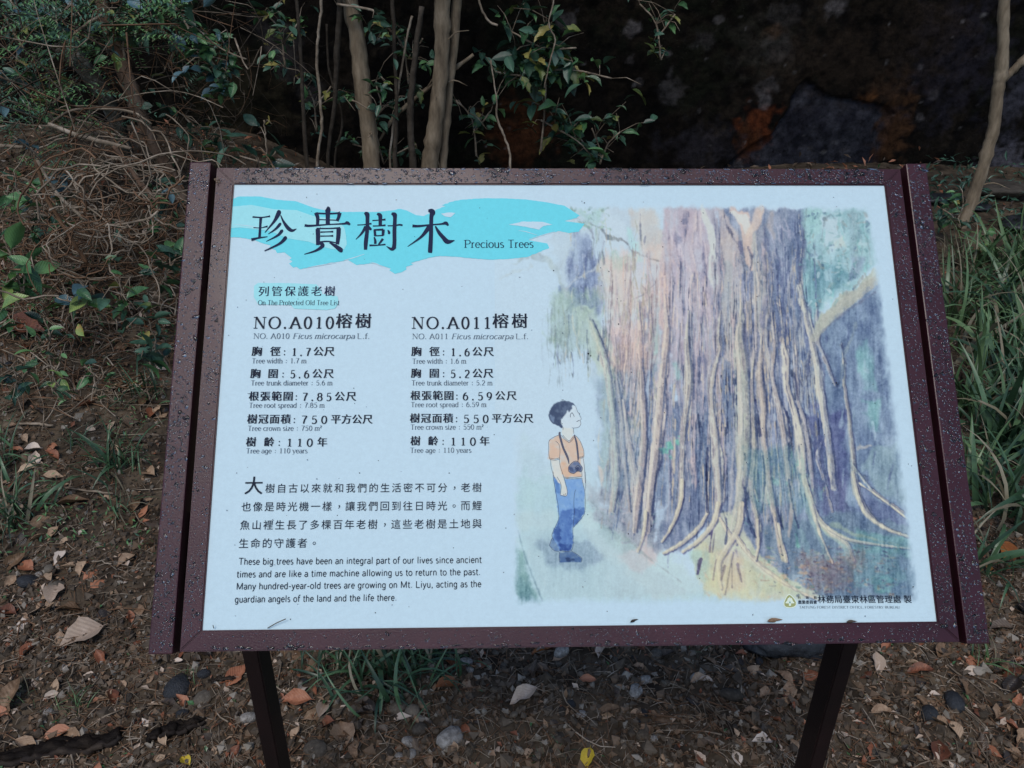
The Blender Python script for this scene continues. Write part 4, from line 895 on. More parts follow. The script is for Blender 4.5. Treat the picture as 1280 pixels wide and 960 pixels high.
# ---- two drawn alphabets from one set of skeletons: a book face with serifs and a plain face
def arc(cx, cy, rx, ry, a0, a1, n=9): return [(cx + rx * math.cos(R(a0 + (a1 - a0) * i / n)), cy + ry * math.sin(R(a0 + (a1 - a0) * i / n))) for i in range(n + 1)]
X = .68
bowlc = lambda cx=.27, rx=.21: arc(cx, X / 2, rx, X / 2, 90, 450, 16)
GL = {
 'A': (.78, [[(.1, 0), (.39, 1)], ['k', (.39, 1), (.7, 0)], [(.21, .34), (.59, .34)]], [(.1, 0), (.7, 0)]),
 'B': (.7, [[(.14, 0), (.14, 1)], [(.14, 1), (.35, 1)] + arc(.36, .765, .2, .235, 90, -90), [(.14, .53), (.38, .53)] + arc(.38, .265, .24, .265, 90, -90), [(.38, 0), (.14, 0)]], []),
 'C': (.74, [arc(.42, .5, .33, .5, 50, 310, 16)], []), 'D': (.78, [[(.14, 0), (.14, 1)], [(.14, 1), (.32, 1)] + arc(.34, .5, .34, .5, 90, -90, 12) + [(.14, 0)]], []),
 'E': (.66, [[(.14, 0), (.14, 1)], [(.14, 1), (.58, 1)], [(.14, .52), (.5, .52)], [(.14, 0), (.6, 0)]], []), 'F': (.62, [[(.14, 0), (.14, 1)], [(.14, 1), (.57, 1)], [(.14, .52), (.49, .52)]], [(.14, 0)]),
 'G': (.8, [arc(.42, .5, .34, .5, 50, 320, 16), [(.7, .42), (.7, .08)], [(.48, .42), (.72, .42)]], []), 'I': (.32, [[(.16, 0), (.16, 1)]], [(.16, 0), (.16, 1)]), 'K': (.74, [[(.14, 0), (.14, 1)], [(.62, 1), (.16, .4)], ['k', (.3, .56), (.66, 0)]], [(.14, 0), (.14, 1), (.64, 0)]),
 'L': (.62, [[(.14, 0), (.14, 1)], [(.14, 0), (.58, 0)]], [(.14, 1)]), 'M': (.94, [['t', (.14, 0), (.14, 1)], ['k', (.14, 1), (.47, .05)], ['t', (.47, .05), (.8, 1)], [(.8, 1), (.8, 0)]], [(.14, 0), (.8, 0), (.1, 1), (.84, 1)]),
 'N': (.8, [['t', (.14, 0), (.14, 1)], ['k', (.14, 1), (.66, 0)], ['t', (.66, 0), (.66, 1)]], [(.14, 0), (.12, 1), (.66, 1)]), 'O': (.82, [arc(.41, .5, .33, .5, 90, 450, 20)], []),
 'P': (.66, [[(.14, 0), (.14, 1)], [(.14, 1), (.34, 1)] + arc(.36, .74, .22, .26, 90, -90) + [(.14, .48)]], [(.14, 0), (.12, 1)]), 'R': (.74, [[(.14, 0), (.14, 1)], [(.14, 1), (.34, 1)] + arc(.36, .75, .21, .25, 90, -90) + [(.14, .5)], ['k', (.36, .5), (.66, 0)]], [(.14, 0), (.12, 1), (.66, 0)]),
 'S': (.6, [arc(.3, .755, .2, .245, 40, 250, 10)[:-1] + arc(.3, .26, .23, .26, 70, -140, 10)], []), 'T': (.68, [[(.34, 0), (.34, 1)], [(.05, 1), (.63, 1)]], [(.34, 0)]), 'U': (.78, [[(.13, 1), (.13, .3)] + arc(.385, .3, .255, .3, 180, 360, 10), ['t', (.64, .3), (.64, 1)]], [(.13, 1), (.64, 1)]),
 'Y': (.7, [['k', (.05, 1), (.35, .48)], ['t', (.35, .48), (.65, 1)], [(.35, .48), (.35, 0)]], [(.35, 0)]),
 'a': (.5, [arc(.24, X - .2, .17, .2, 150, 0, 7) + [(.41, .12), (.47, .02)], [(.41, .4), (.28, .37)] + arc(.22, .18, .16, .18, 100, 330, 9) + [(.41, .14)]], []),
 'b': (.54, [[(.1, 1.02), (.1, .02)], arc(.28, X / 2, .19, X / 2, 150, -150, 14)], []), 'c': (.48, [arc(.27, X / 2, .2, X / 2, 45, 315, 13)], []), 'd': (.56, [[(.44, 1.02), (.44, .0)], arc(.26, X / 2, .19, X / 2, 30, 330, 14)], [(.46, 0, .05)]),
 'e': (.5, [[(.07, .37), (.44, .37)] + arc(.26, X / 2, .19, X / 2, 5, 320, 14)], []), 'f': (.34, [[(.15, 0), (.15, .8)] + arc(.29, .82, .14, .2, 180, 60, 6), [(.03, X), (.31, X)]], [(.15, 0)]),
 'g': (.54, [arc(.25, X / 2, .18, X / 2, 30, 330, 14), [(.43, X), (.43, -.1)] + arc(.25, -.1, .18, .18, 0, -150, 8)], []), 'h': (.54, [[(.1, 0), (.1, 1.02)], [(.1, .46)] + arc(.27, X - .19, .165, .19, 160, 0, 7) + [(.435, 0)]], [(.1, 0), (.435, 0)]),
 'i': (.26, [[(.13, 0), (.13, X)], ['d', (.13, .9)]], [(.13, 0), (.1, X, .07)]), 'k': (.52, [[(.1, 0), (.1, 1.02)], [(.43, X), (.12, .28)], ['k', (.22, .4), (.46, 0)]], [(.1, 0), (.46, 0)]), 'l': (.26, [[(.13, 0), (.13, 1.02)]], [(.13, 0), (.1, 1.02, .07)]),
 'm': (.8, [[(.1, 0), (.1, X)], [(.1, .46)] + arc(.25, X - .17, .145, .17, 160, 0, 6) + [(.395, 0)], [(.395, .46)] + arc(.545, X - .17, .145, .17, 160, 0, 6) + [(.69, 0)]], [(.1, 0), (.395, 0), (.69, 0)]),
 'n': (.54, [[(.1, 0), (.1, X)], [(.1, .46)] + arc(.27, X - .19, .165, .19, 160, 0, 7) + [(.435, 0)]], [(.1, 0), (.435, 0), (.07, X, .05)]), 'o': (.54, [bowlc()], []), 'p': (.56, [[(.1, -.28), (.1, X)], arc(.29, X / 2, .19, X / 2, 150, -150, 14)], [(.1, -.28), (.07, X, .05)]),
 'r': (.36, [[(.1, 0), (.1, X)], [(.1, .44)] + arc(.25, X - .2, .13, .19, 165, 60, 5)], [(.1, 0), (.07, X, .05)]), 's': (.42, [arc(.21, .51, .13, .17, 40, 240, 7)[:-1] + arc(.21, .175, .15, .175, 70, -140, 8)], []), 't': (.32, [[(.14, .9), (.14, .14)] + arc(.25, .12, .11, .12, 180, 300, 4), [(.03, X), (.29, X)]], []),
 'u': (.54, [[(.1, X), (.1, .2)] + arc(.265, .2, .165, .2, 180, 340, 7), [(.435, X), (.435, 0)]], [(.07, X, .05), (.41, X, .05)]), 'v': (.5, [['k', (.05, X), (.25, 0)], ['t', (.25, 0), (.45, X)]], [(.05, X), (.45, X)]), 'w': (.72, [['k', (.05, X), (.2, 0)], ['t', (.2, 0), (.36, X)], ['k', (.36, X), (.52, 0)], ['t', (.52, 0), (.67, X)]], [(.05, X), (.67, X)]),
 'z': (.48, [['t', (.07, X), (.42, X)], ['k', (.42, X), (.07, 0)], ['t', (.07, 0), (.42, 0)]], []),
 'y': (.5, [['k', (.05, X), (.25, 0)], ['t', (.45, X), (.25, 0), (.15, -.24), (.05, -.27)]], [(.05, X), (.45, X)]),
 '0': (.58, [arc(.29, .5, .2, .5, 90, 450, 18)], []), '1': (.58, [[(.31, 0), (.31, 1)], ['t', (.31, 1), (.16, .84)]], [(.31, 0, .15)]), '2': (.58, [arc(.28, .73, .19, .27, 160, -30, 9) + [(.1, .03)], [(.08, 0), (.5, 0)]], []), '5': (.58, [['t', (.48, 1), (.17, 1)], ['t', (.17, 1), (.13, .55)], [(.13, .55)] + arc(.27, .32, .21, .32, 110, -140, 11)], []),
 '6': (.58, [arc(.29, .32, .2, .32, 90, 450, 16), [(.1, .32)] + arc(.44, .4, .34, .58, 185, 100, 7)], []), '7': (.58, [[(.08, 1), (.5, 1)], ['k', (.5, 1), (.32, .5), (.25, 0)]], []), '8': (.58, [arc(.29, .76, .17, .24, 90, 450, 14), arc(.29, .27, .21, .27, 90, 450, 16)], []),
 '9': (.58, [arc(.29, .68, .2, .32, 90, 450, 16), [(.48, .68)] + arc(.14, .6, .34, .58, 5, -80, 7)], []),
 '.': (.28, [['d', (.14, .06)]], []), ',': (.28, [['d', (.14, .06)], ['t', (.17, .06), (.1, -.16)]], []), ':': (.5, [['d', (.25, .12)], ['d', (.25, .6)]], []), '-': (.36, [['t', (.05, .36), (.31, .36)]], []), ' ': (.3, [], []), '²': (.32, [arc(.15, .9, .1, .12, 160, -30, 5) + [(.05, .56)], [(.05, .55), (.27, .55)]], [])}
def natw(txt, sp=0): return sum(GL[c][0] + sp for c in txt)
def latin(ink, txt, xa, ya, xb, yb, cap_px, face='serif', weight=1.0, italic=0, sp=0.0):
    """set a line between two photo points (baseline ends), cap height in photo pixels"""
    (ax, bx), (ay, by) = st([xa, xb], [ya, yb]); xt, yt = st((xa + xb) / 2, (ya + yb) / 2 - cap_px); xm, ym = st((xa + xb) / 2, (ya + yb) / 2)
    H_ = abs(yt - ym); Lw = math.hypot(bx - ax, by - ay); nw = natw(txt, sp); hs = Lw / nw; dx, dy = (bx - ax) / Lw, (by - ay) / Lw
    if face == 'serif': thick, thin = .125 * weight, .05 * weight
    else: thick = thin = .125 * weight
    u = 0
    hx = hs
    for c in txt:
        adv, strokes, ser = GL[c]
        def mp(x, y):
            X_ = (u + x) * hx + italic * y * H_; Y_ = y * H_; return ax + dx * X_ - dy * Y_, ay + dy * X_ + dx * Y_
        for s_ in strokes:
            k = s_[0] if isinstance(s_[0], str) else None; P = s_[1:] if k else s_
            if k == 'd':
                x, y = P[0]; r_ = .075 * weight if face == 'serif' else .07 * weight
                q = [mp(x, y)]; cx, cy = q[0]; ink.poly([(cx + r_ * H_ * math.cos(a), cy + r_ * H_ * math.sin(a)) for a in [i * math.pi / 4 for i in range(8)]]); continue
            rows = []
            for i, (x, y) in enumerate(P):
                a = P[max(i - 1, 0)]; b = P[min(i + 1, len(P) - 1)]; d = math.hypot(b[0] - a[0], b[1] - a[1]) + 1e-9; v = abs(b[1] - a[1]) / d
                w_ = thick if k == 'k' else thin if k == 't' else thin + (thick - thin) * v ** 2
                if face != 'serif': w_ = thick
                rows.append((*mp(x, y), w_ * H_))
            # extend butt ends half a pen
            if len(rows) >= 2 and face != 'serif' or (len(rows) == 2):
                pass
            ink.stroke(rows)
        if face == 'serif':
            for e in ser:
                x, y = e[0], e[1]; hw = e[2] if len(e) > 2 else .12
                yy = y + (thin / 2 if y <= 0 else -thin / 2); ink.stroke([(*mp(x - hw, yy), thin * H_ * .9), (*mp(x + hw, yy), thin * H_ * .9)])
        u += adv + sp
_cj = {}
def cjk_mesh(ch, off):
    key = (ch, off)
    if key in _cj: return _cj[key]
    c = bpy.data.curves.new('lettering', 'FONT'); c.body = ch; c.size = 1; c.offset = off; c.resolution_u = 3
    o = bpy.data.objects.new('lettering', c); COL.objects.link(o); me = o.to_mesh()
    V_ = [(v.co.x, v.co.y) for v in me.vertices]; F_ = [tuple(p.vertices) for p in me.polygons]
    o.to_mesh_clear(); bpy.data.objects.remove(o); bpy.data.curves.remove(c)
    _cj[key] = (V_, F_); return _cj[key]
# metrics of a full-width glyph in this face
_v, _f = cjk_mesh('田', 0.0); EMX0 = min(v[0] for v in _v); EMX1 = max(v[0] for v in _v); EMY0 = min(v[1] for v in _v); EMY1 = max(v[1] for v in _v)
def cjk(ink, txt, xa, ya, xb, yb, size_px, bold=0.0, off=0.0, hsc=1.0):
    """full-width characters evenly between two photo points on the baseline of the character boxes"""
    n = len(txt); size_px *= .9
    for i, ch in enumerate(txt):
        if ch == ' ': continue
        cxp = xa + (xb - xa) * (size_px / 2 / abs(xb - xa) + (1 - size_px / abs(xb - xa)) * (i / (n - 1))) if n > 1 else (xa + xb) / 2
        cyp = ya + (yb - ya) * ((cxp - xa) / (xb - xa)) if xb != xa else ya
        cx, cy = st(cxp, cyp); tx, ty = st(cxp, cyp - size_px); S = float(abs(ty - cy)) / (EMY1 - EMY0) * 1.0
        V_, F_ = cjk_mesh(ch, off); mid = (EMX0 + EMX1) / 2
        for dxo in ((-bold, 0, bold) if bold > 0 else (0,)):
            z = ink.lift(); n0 = len(ink.V)
            ox_, oy_ = (.32, .30) if ch in '，。' else (0, .05)
            ink.V += [(cx + (x - mid + dxo + ox_) * S * hsc, cy + (y - EMY0 + oy_) * S, z) for x, y in V_]; ink.F += [tuple(n0 + k for k in f) for f in F_]
big = Ink(PN + .0009)
latin(big, 'Precious Trees', 579.7, 309.8, 667, 309.4, 9.6, weight=1.0)
big.build('heading_lettering', M_navy, 'small English heading')
sub = Ink(PN + .0009)
cjk(sub, '列管保護老樹', 323, 371.6, 417, 371.2, 12.6, .022, -.006)
latin(sub, 'On The Protected Old Tree List', 321.4, 382.2, 423.5, 382, 6.0, weight=.95)
sub.build('subheading_lettering', M_navy)
cols = [Ink(PN + .0009), Ink(PN + .0009)]; en = [Ink(PN + .0009), Ink(PN + .0009)]
latin(cols[0], 'NO.A010', 315.6, 411.6, 419, 411.4, 14.6, weight=1.35, sp=.1); cjk(cols[0], '榕樹', 420.5, 411.6, 461.5, 411.4, 18.6, .028, -.004)
latin(cols[1], 'NO.A011', 513.6, 411.4, 616, 411.2, 14.6, weight=1.35, sp=.1); cjk(cols[1], '榕樹', 616.8, 411.2, 657.5, 411, 18.6, .028, -.004)
for e, x0, num in ((en[0], 315.6, 'NO. A010'), (en[1], 514.2, 'NO. A011')):
    latin(e, num, x0, 424.2, x0 + 45.6, 424.1, 6.6); latin(e, 'Ficus microcarpa', x0 + 49, 424.1, x0 + 127, 424, 6.6, italic=.22); latin(e, 'L.f.', x0 + 129.5, 424, x0 + 146, 424, 6.6)
rows = [
 (0, 446.2, [('c', '胸', 313.8, 326), ('c', '徑', 337, 349), ('c', '：', 351, 358), ('l', '1.7', 364, 390), ('c', '公尺', 391.5, 416)], ('Tree width : 1.7 m', 313.4, 382, 455)),
 (0, 474, [('c', '胸', 312, 324), ('c', '圍', 334, 346), ('c', '：', 349, 356), ('l', '5.6', 362, 388), ('c', '公尺', 390, 415)], ('Tree trunk diameter : 5.6 m', 312, 414.5, 482.6)),
 (0, 502.4, [('c', '根張範圍', 310.6, 364), ('c', '：', 366, 372), ('l', '7.85', 377, 416), ('c', '公尺', 418, 443)], ('Tree root spread : 7.85 m', 309.6, 404.5, 510.6)),
 (0, 531, [('c', '樹冠面積', 308.4, 361), ('c', '：', 363, 370), ('l', '750', 375.5, 411), ('c', '平方公尺', 413, 463.5)], ('Tree crown size : 750 m²', 308, 401, 539.4)),
 (0, 559.6, [('c', '樹', 306.4, 318), ('c', '齡', 328.4, 341), ('c', '：', 344, 351), ('l', '110', 357, 393), ('c', '年', 395.5, 407)], ('Tree age : 110 years', 305.8, 383, 567.6)),
 (1, 446, [('c', '胸', 513.6, 525.6), ('c', '徑', 536.4, 548), ('c', '：', 550, 557), ('l', '1.6', 563, 589), ('c', '公尺', 590.5, 615.5)], ('Tree width : 1.6 m', 514, 582, 455)),
 (1, 473.2, [('c', '胸', 513, 525), ('c', '圍', 535.6, 548), ('c', '：', 550, 557), ('l', '5.2', 562.6, 589), ('c', '公尺', 590.5, 615)], ('Tree trunk diameter : 5.2 m', 513, 614.8, 482.2)),
 (1, 501.2, [('c', '根張範圍', 512.8, 565.4), ('c', '：', 567, 573), ('l', '6.59', 578, 617), ('c', '公尺', 619, 644)], ('Tree root spread : 6.59 m', 512, 607, 509.4)),
 (1, 529.6, [('c', '樹冠面積', 512, 564.4), ('c', '：', 566, 573), ('l', '550', 578.5, 613), ('c', '平方公尺', 614.6, 665)], ('Tree crown size : 550 m²', 511.6, 603.4, 537.6)),
 (1, 558, [('c', '樹', 511.8, 524), ('c', '齡', 534, 546), ('c', '：', 549, 556), ('l', '110', 562, 597), ('c', '年', 598.6, 610.5)], ('Tree age : 110 years', 511, 588, 566.6))]
for ci, yb, toks, (et, ex0, ex1, ey) in rows:
    for kind, t, xa, xb in toks:
        if t == '：': latin(cols[ci], ':', xa - 1, yb - 1, xb + 1, yb - 1, 9.5, weight=1.2)
        elif kind == 'c': cjk(cols[ci], t, xa, yb, xb, yb - (xb - xa) * .002, 11.9 if t != '：' else 10.5, .034, -.004)
        else: latin(cols[ci], t, xa - 1, yb - .6, xb + 1, yb - .6, 9.6, weight=1.5, sp=.28)
    latin(en[ci], et, ex0, ey, ex1, ey - .3, 6.1, weight=1.05)
for c_, e_ in zip(cols, en):
    c_.build('record_lettering', M_black); e_.build('record_lettering', M_grey, 'small grey English lines')
par = Ink(PN + .0009)
cjk(par, '大', 303, 620, 327, 619.6, 22.5, .01, 0); cjk(par, '樹自古以來就和我們的生活密不可分，老樹', 330.5, 617.6, 600, 616, 11.6, 0, .0)
cjk(par, '也像是時光機一樣，讓我們回到往日時光。而鯉', 300.5, 640.8, 600, 638.8, 11.9, 0, 0)
cjk(par, '魚山裡生長了多棵百年老樹，這些老樹是土地與', 298.8, 663.8, 600, 661.6, 12, 0, 0)
cjk(par, '生命的守護者。', 297, 686.8, 396, 686, 12.2, 0, 0)
for t, xa, ya, xb, yb in (('These big trees have been an integral part of our lives since ancient', 296, 706.9, 600.5, 704.2), ('times and are like a time machine allowing us to return to the past.', 293.8, 722.8, 599.2, 719.3),
                          ('Many hundred-year-old trees are growing on Mt. Liyu, acting as the', 293, 737.9, 600, 734.4), ('guardian angels of the land and the life there.', 291.2, 754.1, 494.4, 751.6)):
    latin(par, t, xa, ya, xb, yb, 8.1, 'sans', .92, sp=.035)
par.build('paragraph_lettering', M_black)
foot = Ink(PN + .0009)
cjk(foot, '林務局臺東林區管理處', 1022, 754.8, 1125.8, 754.6, 10.0, .010, 0); cjk(foot, '製', 1129.3, 754.6, 1140, 754.6, 10, .01, 0)
cjk(foot, '行政院', 996.5, 749.4, 1020, 749.4, 3.6, .02, 0); cjk(foot, '農業委員會', 996.8, 755.6, 1020.2, 755.6, 4.6, .035, 0)
latin(foot, 'TAITUNG FOREST DISTRICT OFFICE, FORESTRY BUREAU', 997.8, 760.9, 1124.6, 760.9, 2.9, weight=1.0)
foot.build('office_lettering', M_black)
# emblem: rounded gold triangle with a pale tree / mountain form
def lg(P): return [(978.2 + x / 12.8 , 743 + y / 12.8) for x, y in P]
e1 = Ink(PN + .0007); px_poly(e1, lg([(95, -2), (130, 18), (185, 80), (212, 130), (208, 185), (180, 215), (110, 228), (40, 220), (2, 190), (0, 140), (18, 85), (60, 18)])); e1.build('emblem', M_lite)
e2 = Ink(PN + .0009); px_poly(e2, lg([(95, 14), (125, 32), (170, 82), (196, 132), (194, 176), (165, 200), (104, 212), (40, 202), (16, 178), (14, 140), (32, 90), (66, 30)])); e2.build('emblem', M_gold)
e3 = Ink(PN + .0011); px_poly(e3, lg([(98, 40), (116, 70), (130, 60), (150, 110), (178, 145), (150, 150), (122, 150), (118, 190), (84, 190), (84, 150), (50, 150), (24, 145), (56, 105), (72, 60), (86, 66)])); e3.build('emblem', M_lite)
e4 = Ink(PN + .0013); px_poly(e4, lg([(100, 104), (114, 146), (88, 146)])); e4.build('emblem', M_tip)
# fine ink lines of the boy
ln = Ink(PN + .0005)
f5 = lambda x, y: (670 + x / 8.725, 495 + y / 8.725); f6 = lambda x, y: (670 + x / 8.0, 590 + y / 8.0)
def l5(*p, w_=.42): px_stroke(ln, [(x, y, w_) for x, y in p], f5)
def l6(*p, w_=.42): px_stroke(ln, [(x, y, w_) for x, y in p], f6)
l5((425, 112), (438, 150), (452, 183), (470, 195), (462, 205)); l5((462, 185), (472, 215), (486, 252), (474, 270), (482, 300), (470, 330), (445, 346), (400, 352), (385, 347)); l5((400, 352), (400, 380), (405, 415)); l5((435, 283), (455, 272), (468, 266), w_=.6)
l5((368, 235), (368, 205), (385, 185), (400, 205), (410, 228), w_=.6); l5((262, 262), (262, 290), (285, 310)); l5((290, 345), (285, 375)); l5((270, 430), (300, 470), (350, 508), (385, 485), (408, 450)); l5((285, 430), (310, 460), (350, 492), (380, 470), (400, 440))
l5((238, 430), (190, 450), (135, 490), (128, 560), (130, 640), (140, 690)); l5((140, 680), (195, 690), (248, 678)); l5((140, 694), (195, 704), (250, 692)); l5((205, 495), (240, 530), (252, 600), (246, 690), (252, 760), (280, 850), (292, 890)); l5((405, 425), (440, 450), (470, 490), (500, 560), (512, 600), (515, 660))
l5((455, 680), (490, 680), (515, 665)); l5((455, 668), (490, 668), (510, 655)); l5((292, 888), (390, 892), (490, 882)); l5((490, 830), (492, 882)); l5((150, 695), (155, 780), (185, 880), (200, 900)); l5((505, 680), (518, 780), (528, 955))
l6((163, 0), (163, 60), (180, 170), (210, 340), (216, 460), (205, 500), (150, 620), (150, 660)); l6((270, 65), (360, 72), (450, 64)); l6((250, 0), (275, 80), (302, 190), (296, 238), (270, 245), (250, 240), (232, 235)); l6((262, 238), (272, 222)); l6((276, 240), (288, 216)); l6((200, 50), (240, 130), (232, 230))
l6((450, 64), (465, 140), (480, 220), (478, 400), (440, 470), (362, 560)); l6((385, 180), (372, 240), (368, 330), (372, 420), (358, 560), (358, 740), (342, 790)); l6((485, 0), (488, 100), (486, 190), w_=.3); l6((120, 740), (150, 665), (165, 690)); l6((120, 740), (165, 788), (215, 802))
l6((222, 806), (218, 860), (224, 905)); l6((345, 797), (400, 830), (445, 868), (440, 905)); l6((225, 790), (290, 800), (345, 790))
for P in ([(345, 780), (370, 745), (410, 715), (450, 720), (480, 760), (498, 795), (480, 830), (440, 822), (400, 850), (350, 830), (343, 800), (345, 780)], [(420, 780), (450, 760), (475, 795), (450, 825), (425, 810), (420, 780)]): l5(*P, w_=.55)
l5((275, 38), (278, 50), w_=.5)
ln.build('picture_line_work', M_line)
l2 = Ink(PN + .0006)
px_stroke(l2, [(252, 395, 2.0), (250, 430, 2.7), (285, 560, 2.6), (320, 640, 2.8), (340, 690, 2.4), (350, 745, .8)], f5); px_stroke(l2, [(408, 425, 1.4), (430, 500, 2.3), (440, 560, 2.3), (450, 670, 2.2), (448, 715, .8)], f5)
l2.build('picture_line_work', M_strap)

# specks of dirt stuck to the wet face
M_speck = noisy('dark_grit', [(.01, .01, .012), (.03, .028, .03)], 50, .6)
gs = Geo()
def speck(px, py, r_):
    a, b = st(px, py); n = 6; ph = rnd.random() * 6; V_ = [(a, b, PN + .0012 + r_ * .0004)]
    for k in range(n):
        rr = r_ * .001 * (.6 + .7 * rnd.random()); V_.append((a + rr * math.cos(ph + k * 1.047), b + rr * math.sin(ph + k * 1.047), PN + .00085))
    gs.add(V_, [(0, 1 + k, 1 + (k + 1) % n) for k in range(n)])
for x, y, r_ in [(731, 253, .9), (692, 338, .9), (761, 339, .8), (776, 376, .8), (773, 405, .9), (829, 308, .7), (735, 442, 1.3), (738, 445, .9), (948, 327, .8), (947, 370, .8), (830, 516, .8), (1046, 478, 1.0), (1048, 480, .7), (784, 668, .9), (813, 658, .8), (757, 765, .7), (1141, 734, .8), (383, 247, .7), (396, 243, .7),
                (391, 293, .7), (503, 362, .7), (441, 486, .7), (606, 508, .7), (420, 645, .6), (448, 592, .7), (560, 592, .7), (467, 767, .7), (361, 775, .7), (285, 420, .6), (307, 376, .7), (741, 551, .6), (703, 500, .6), (1000, 290, .6), (1092, 480, .6)]: speck(x, y, r_)
for k in range(40): speck(300 + rnd.random() * 840, 245 + rnd.random() * 525, .35 + rnd.random() * .3)
o = onpanel(gs.build('grit', [M_speck], smooth=False)); o['kind'] = 'stuff'
# ------------------------------------------------------------------ leaf shapes shared by plants and litter
def on_ground_many(PX, PY, iters=340, step=.02):
    PX = np.asarray(PX, float); PY = np.asarray(PY, float)
    Rm = np.array(CAM_R); d = np.stack([(PX - 640) / FPX, (480 - PY) / FPX, -np.ones_like(PX)], 1) @ Rm.T
    d /= np.linalg.norm(d, axis=1)[:, None]; c = np.array(CAM_LOC); t = np.full(len(PX), .9); live = np.ones(len(PX), bool)
    for i in range(iters):
        p = c + d * t[:, None]; h = ground_base(p[:, 0], p[:, 1]); live &= p[:, 2] > h
        if not live.any(): break
        t[live] += step
    p = c + d * t[:, None]; p[:, 2] = ground_h(p[:, 0], p[:, 1]); return p
def leaf_geo(wid=.45, curl=.1, fold=.25, tip=1.0, wav=.0, stem=.12, nl=6, rr=None, notch=0):
    """unit leaf along +x, 3 columns, folded on the midrib, curled along its length"""
    rr = rr or random.Random(1); V = []; F = []
    for i in range(nl + 1):
        t = i / nl; w_ = wid / 2 * (math.sin(math.pi * min(1, t ** (.75 * tip) * .985 + .012))) ** .85
        z = curl * math.sin(math.pi * t) * .6 + curl * t * t * .8
        for k in (-1, -.5, 0, .5, 1):
            zz = z + abs(k) * w_ * fold * 2 + wav * math.sin(t * 9 + k * 2) * abs(k); jj = (rr.random() - .5) * .05 * abs(k) * (1 + notch * 3)
            V.append((t + jj * .5, k * w_ * (1 + jj * 2), zz))
    for i in range(nl):
        for k in range(4):
            a = i * 5 + k; F.append((a, a + 5, a + 6, a + 1))
    if stem:
        n0 = len(V); V += [(-stem, -.008, -.02), (-stem, .008, -.02), (.03, .01, 0), (.03, -.01, 0), (-stem, 0, -.005), (.03, 0, .015)]
        F += [(n0, n0 + 1, n0 + 2, n0 + 3), (n0 + 1, n0 + 4, n0 + 5, n0 + 2), (n0 + 4, n0, n0 + 3, n0 + 5)]
    return V, F
def leaf_material(name, cols, scale=6, rough=.45, spec=.5, trans=0.0, vein=.14, rnd_obj=True):
    m = noisy(name, cols, scale, rough, spec, 6, 0, 60, obj_random=rnd_obj, coords='Object')
    b = bsdf(m); tc = N(m, 'ShaderNodeTexCoord'); mp = N(m, 'ShaderNodeMapping'); mp.inputs['Scale'].default_value = (1, 1, 1)
    sx = N(m, 'ShaderNodeSeparateXYZ'); L(m, tc.outputs['Object'], sx.inputs[0])
    ab = N(m, 'ShaderNodeMath', operation='ABSOLUTE'); L(m, sx.outputs[1], ab.inputs[0])
    su = N(m, 'ShaderNodeMath', operation='MULTIPLY_ADD'); L(m, ab.outputs[0], su.inputs[0]); su.inputs[1].default_value = -1.2; L(m, sx.outputs[0], su.inputs[2])
    wv = N(m, 'ShaderNodeMath', operation='MULTIPLY'); L(m, su.outputs[0], wv.inputs[0]); wv.inputs[1].default_value = 55
    sn = N(m, 'ShaderNodeMath', operation='SINE'); L(m, wv.outputs[0], sn.inputs[0])
    n2 = N(m, 'ShaderNodeTexNoise', Scale=30, Detail=4); L(m, tc.outputs['Object'], n2.inputs['Vector'])
    ad = N(m, 'ShaderNodeMath', operation='ADD'); L(m, sn.outputs[0], ad.inputs[0]); L(m, n2.outputs[0], ad.inputs[1])
    bp = N(m, 'ShaderNodeBump', Strength=vein, Distance=.02); L(m, ad.outputs[0], bp.inputs['Height']); L(m, bp.outputs[0], b.inputs['Normal'])
    return m
M_dg = leaf_material('dark_green_leaf', [(.012, .036, .022), (.03, .075, .046), (.065, .14, .09)], 4, .34, .5)
M_mg = leaf_material('mid_green_leaf', [(.03, .08, .032), (.065, .16, .06), (.12, .25, .09)], 4, .35)
M_yg = leaf_material('yellowing_leaf', [(.05, .08, .02), (.14, .17, .04), (.28, .24, .07)], 3, .45)
M_lg = leaf_material('light_green_leaf', [(.06, .14, .035), (.12, .24, .06), (.22, .30, .09)], 3, .38)
M_bl = leaf_material('bluish_leaf', [(.03, .075, .085), (.06, .12, .14), (.09, .17, .19)], 4, .35)
M_tan = leaf_material('dry_tan_leaf', [(.12, .07, .036), (.28, .18, .11), (.46, .33, .22)], 5, .55, .35)
M_red = leaf_material('reddish_brown_leaf', [(.10, .034, .016), (.24, .085, .04), (.38, .16, .085)], 5, .5, .4)
M_or = leaf_material('orange_leaf', [(.22, .075, .02), (.38, .14, .03), (.46, .22, .06)], 4, .42, .5)
M_pale = leaf_material('pale_dry_leaf', [(.36, .27, .20), (.52, .41, .32), (.62, .52, .43)], 4, .55, .3)
M_dk = leaf_material('rotten_dark_leaf', [(.018, .012, .008), (.05, .033, .020), (.10, .068, .044)], 6, .45, .5)
M_yel = leaf_material('yellow_leaf', [(.5, .36, .03), (.62, .46, .05)], 4, .4)
M_gror = leaf_material('green_and_orange_leaf', [(.09, .20, .03), (.18, .24, .05), (.42, .17, .06)], 2.2, .4, rnd_obj=False)
M_bark = noisy('grey_brown_bark', [(.07, .050, .032), (.21, .16, .105), (.36, .29, .205)], 24, .75, .3, 8, .8, 60, stretch=(1, 1, .25))
M_bark2 = noisy('warm_brown_bark', [(.06, .035, .022), (.17, .105, .068), (.30, .21, .15)], 20, .75, .3, 8, .8, 60, stretch=(1, 1, .3))
M_dbark = noisy('dark_bark', [(.02, .016, .012), (.05, .04, .03), (.09, .075, .06)], 24, .85, .15, 8, .8, 60)
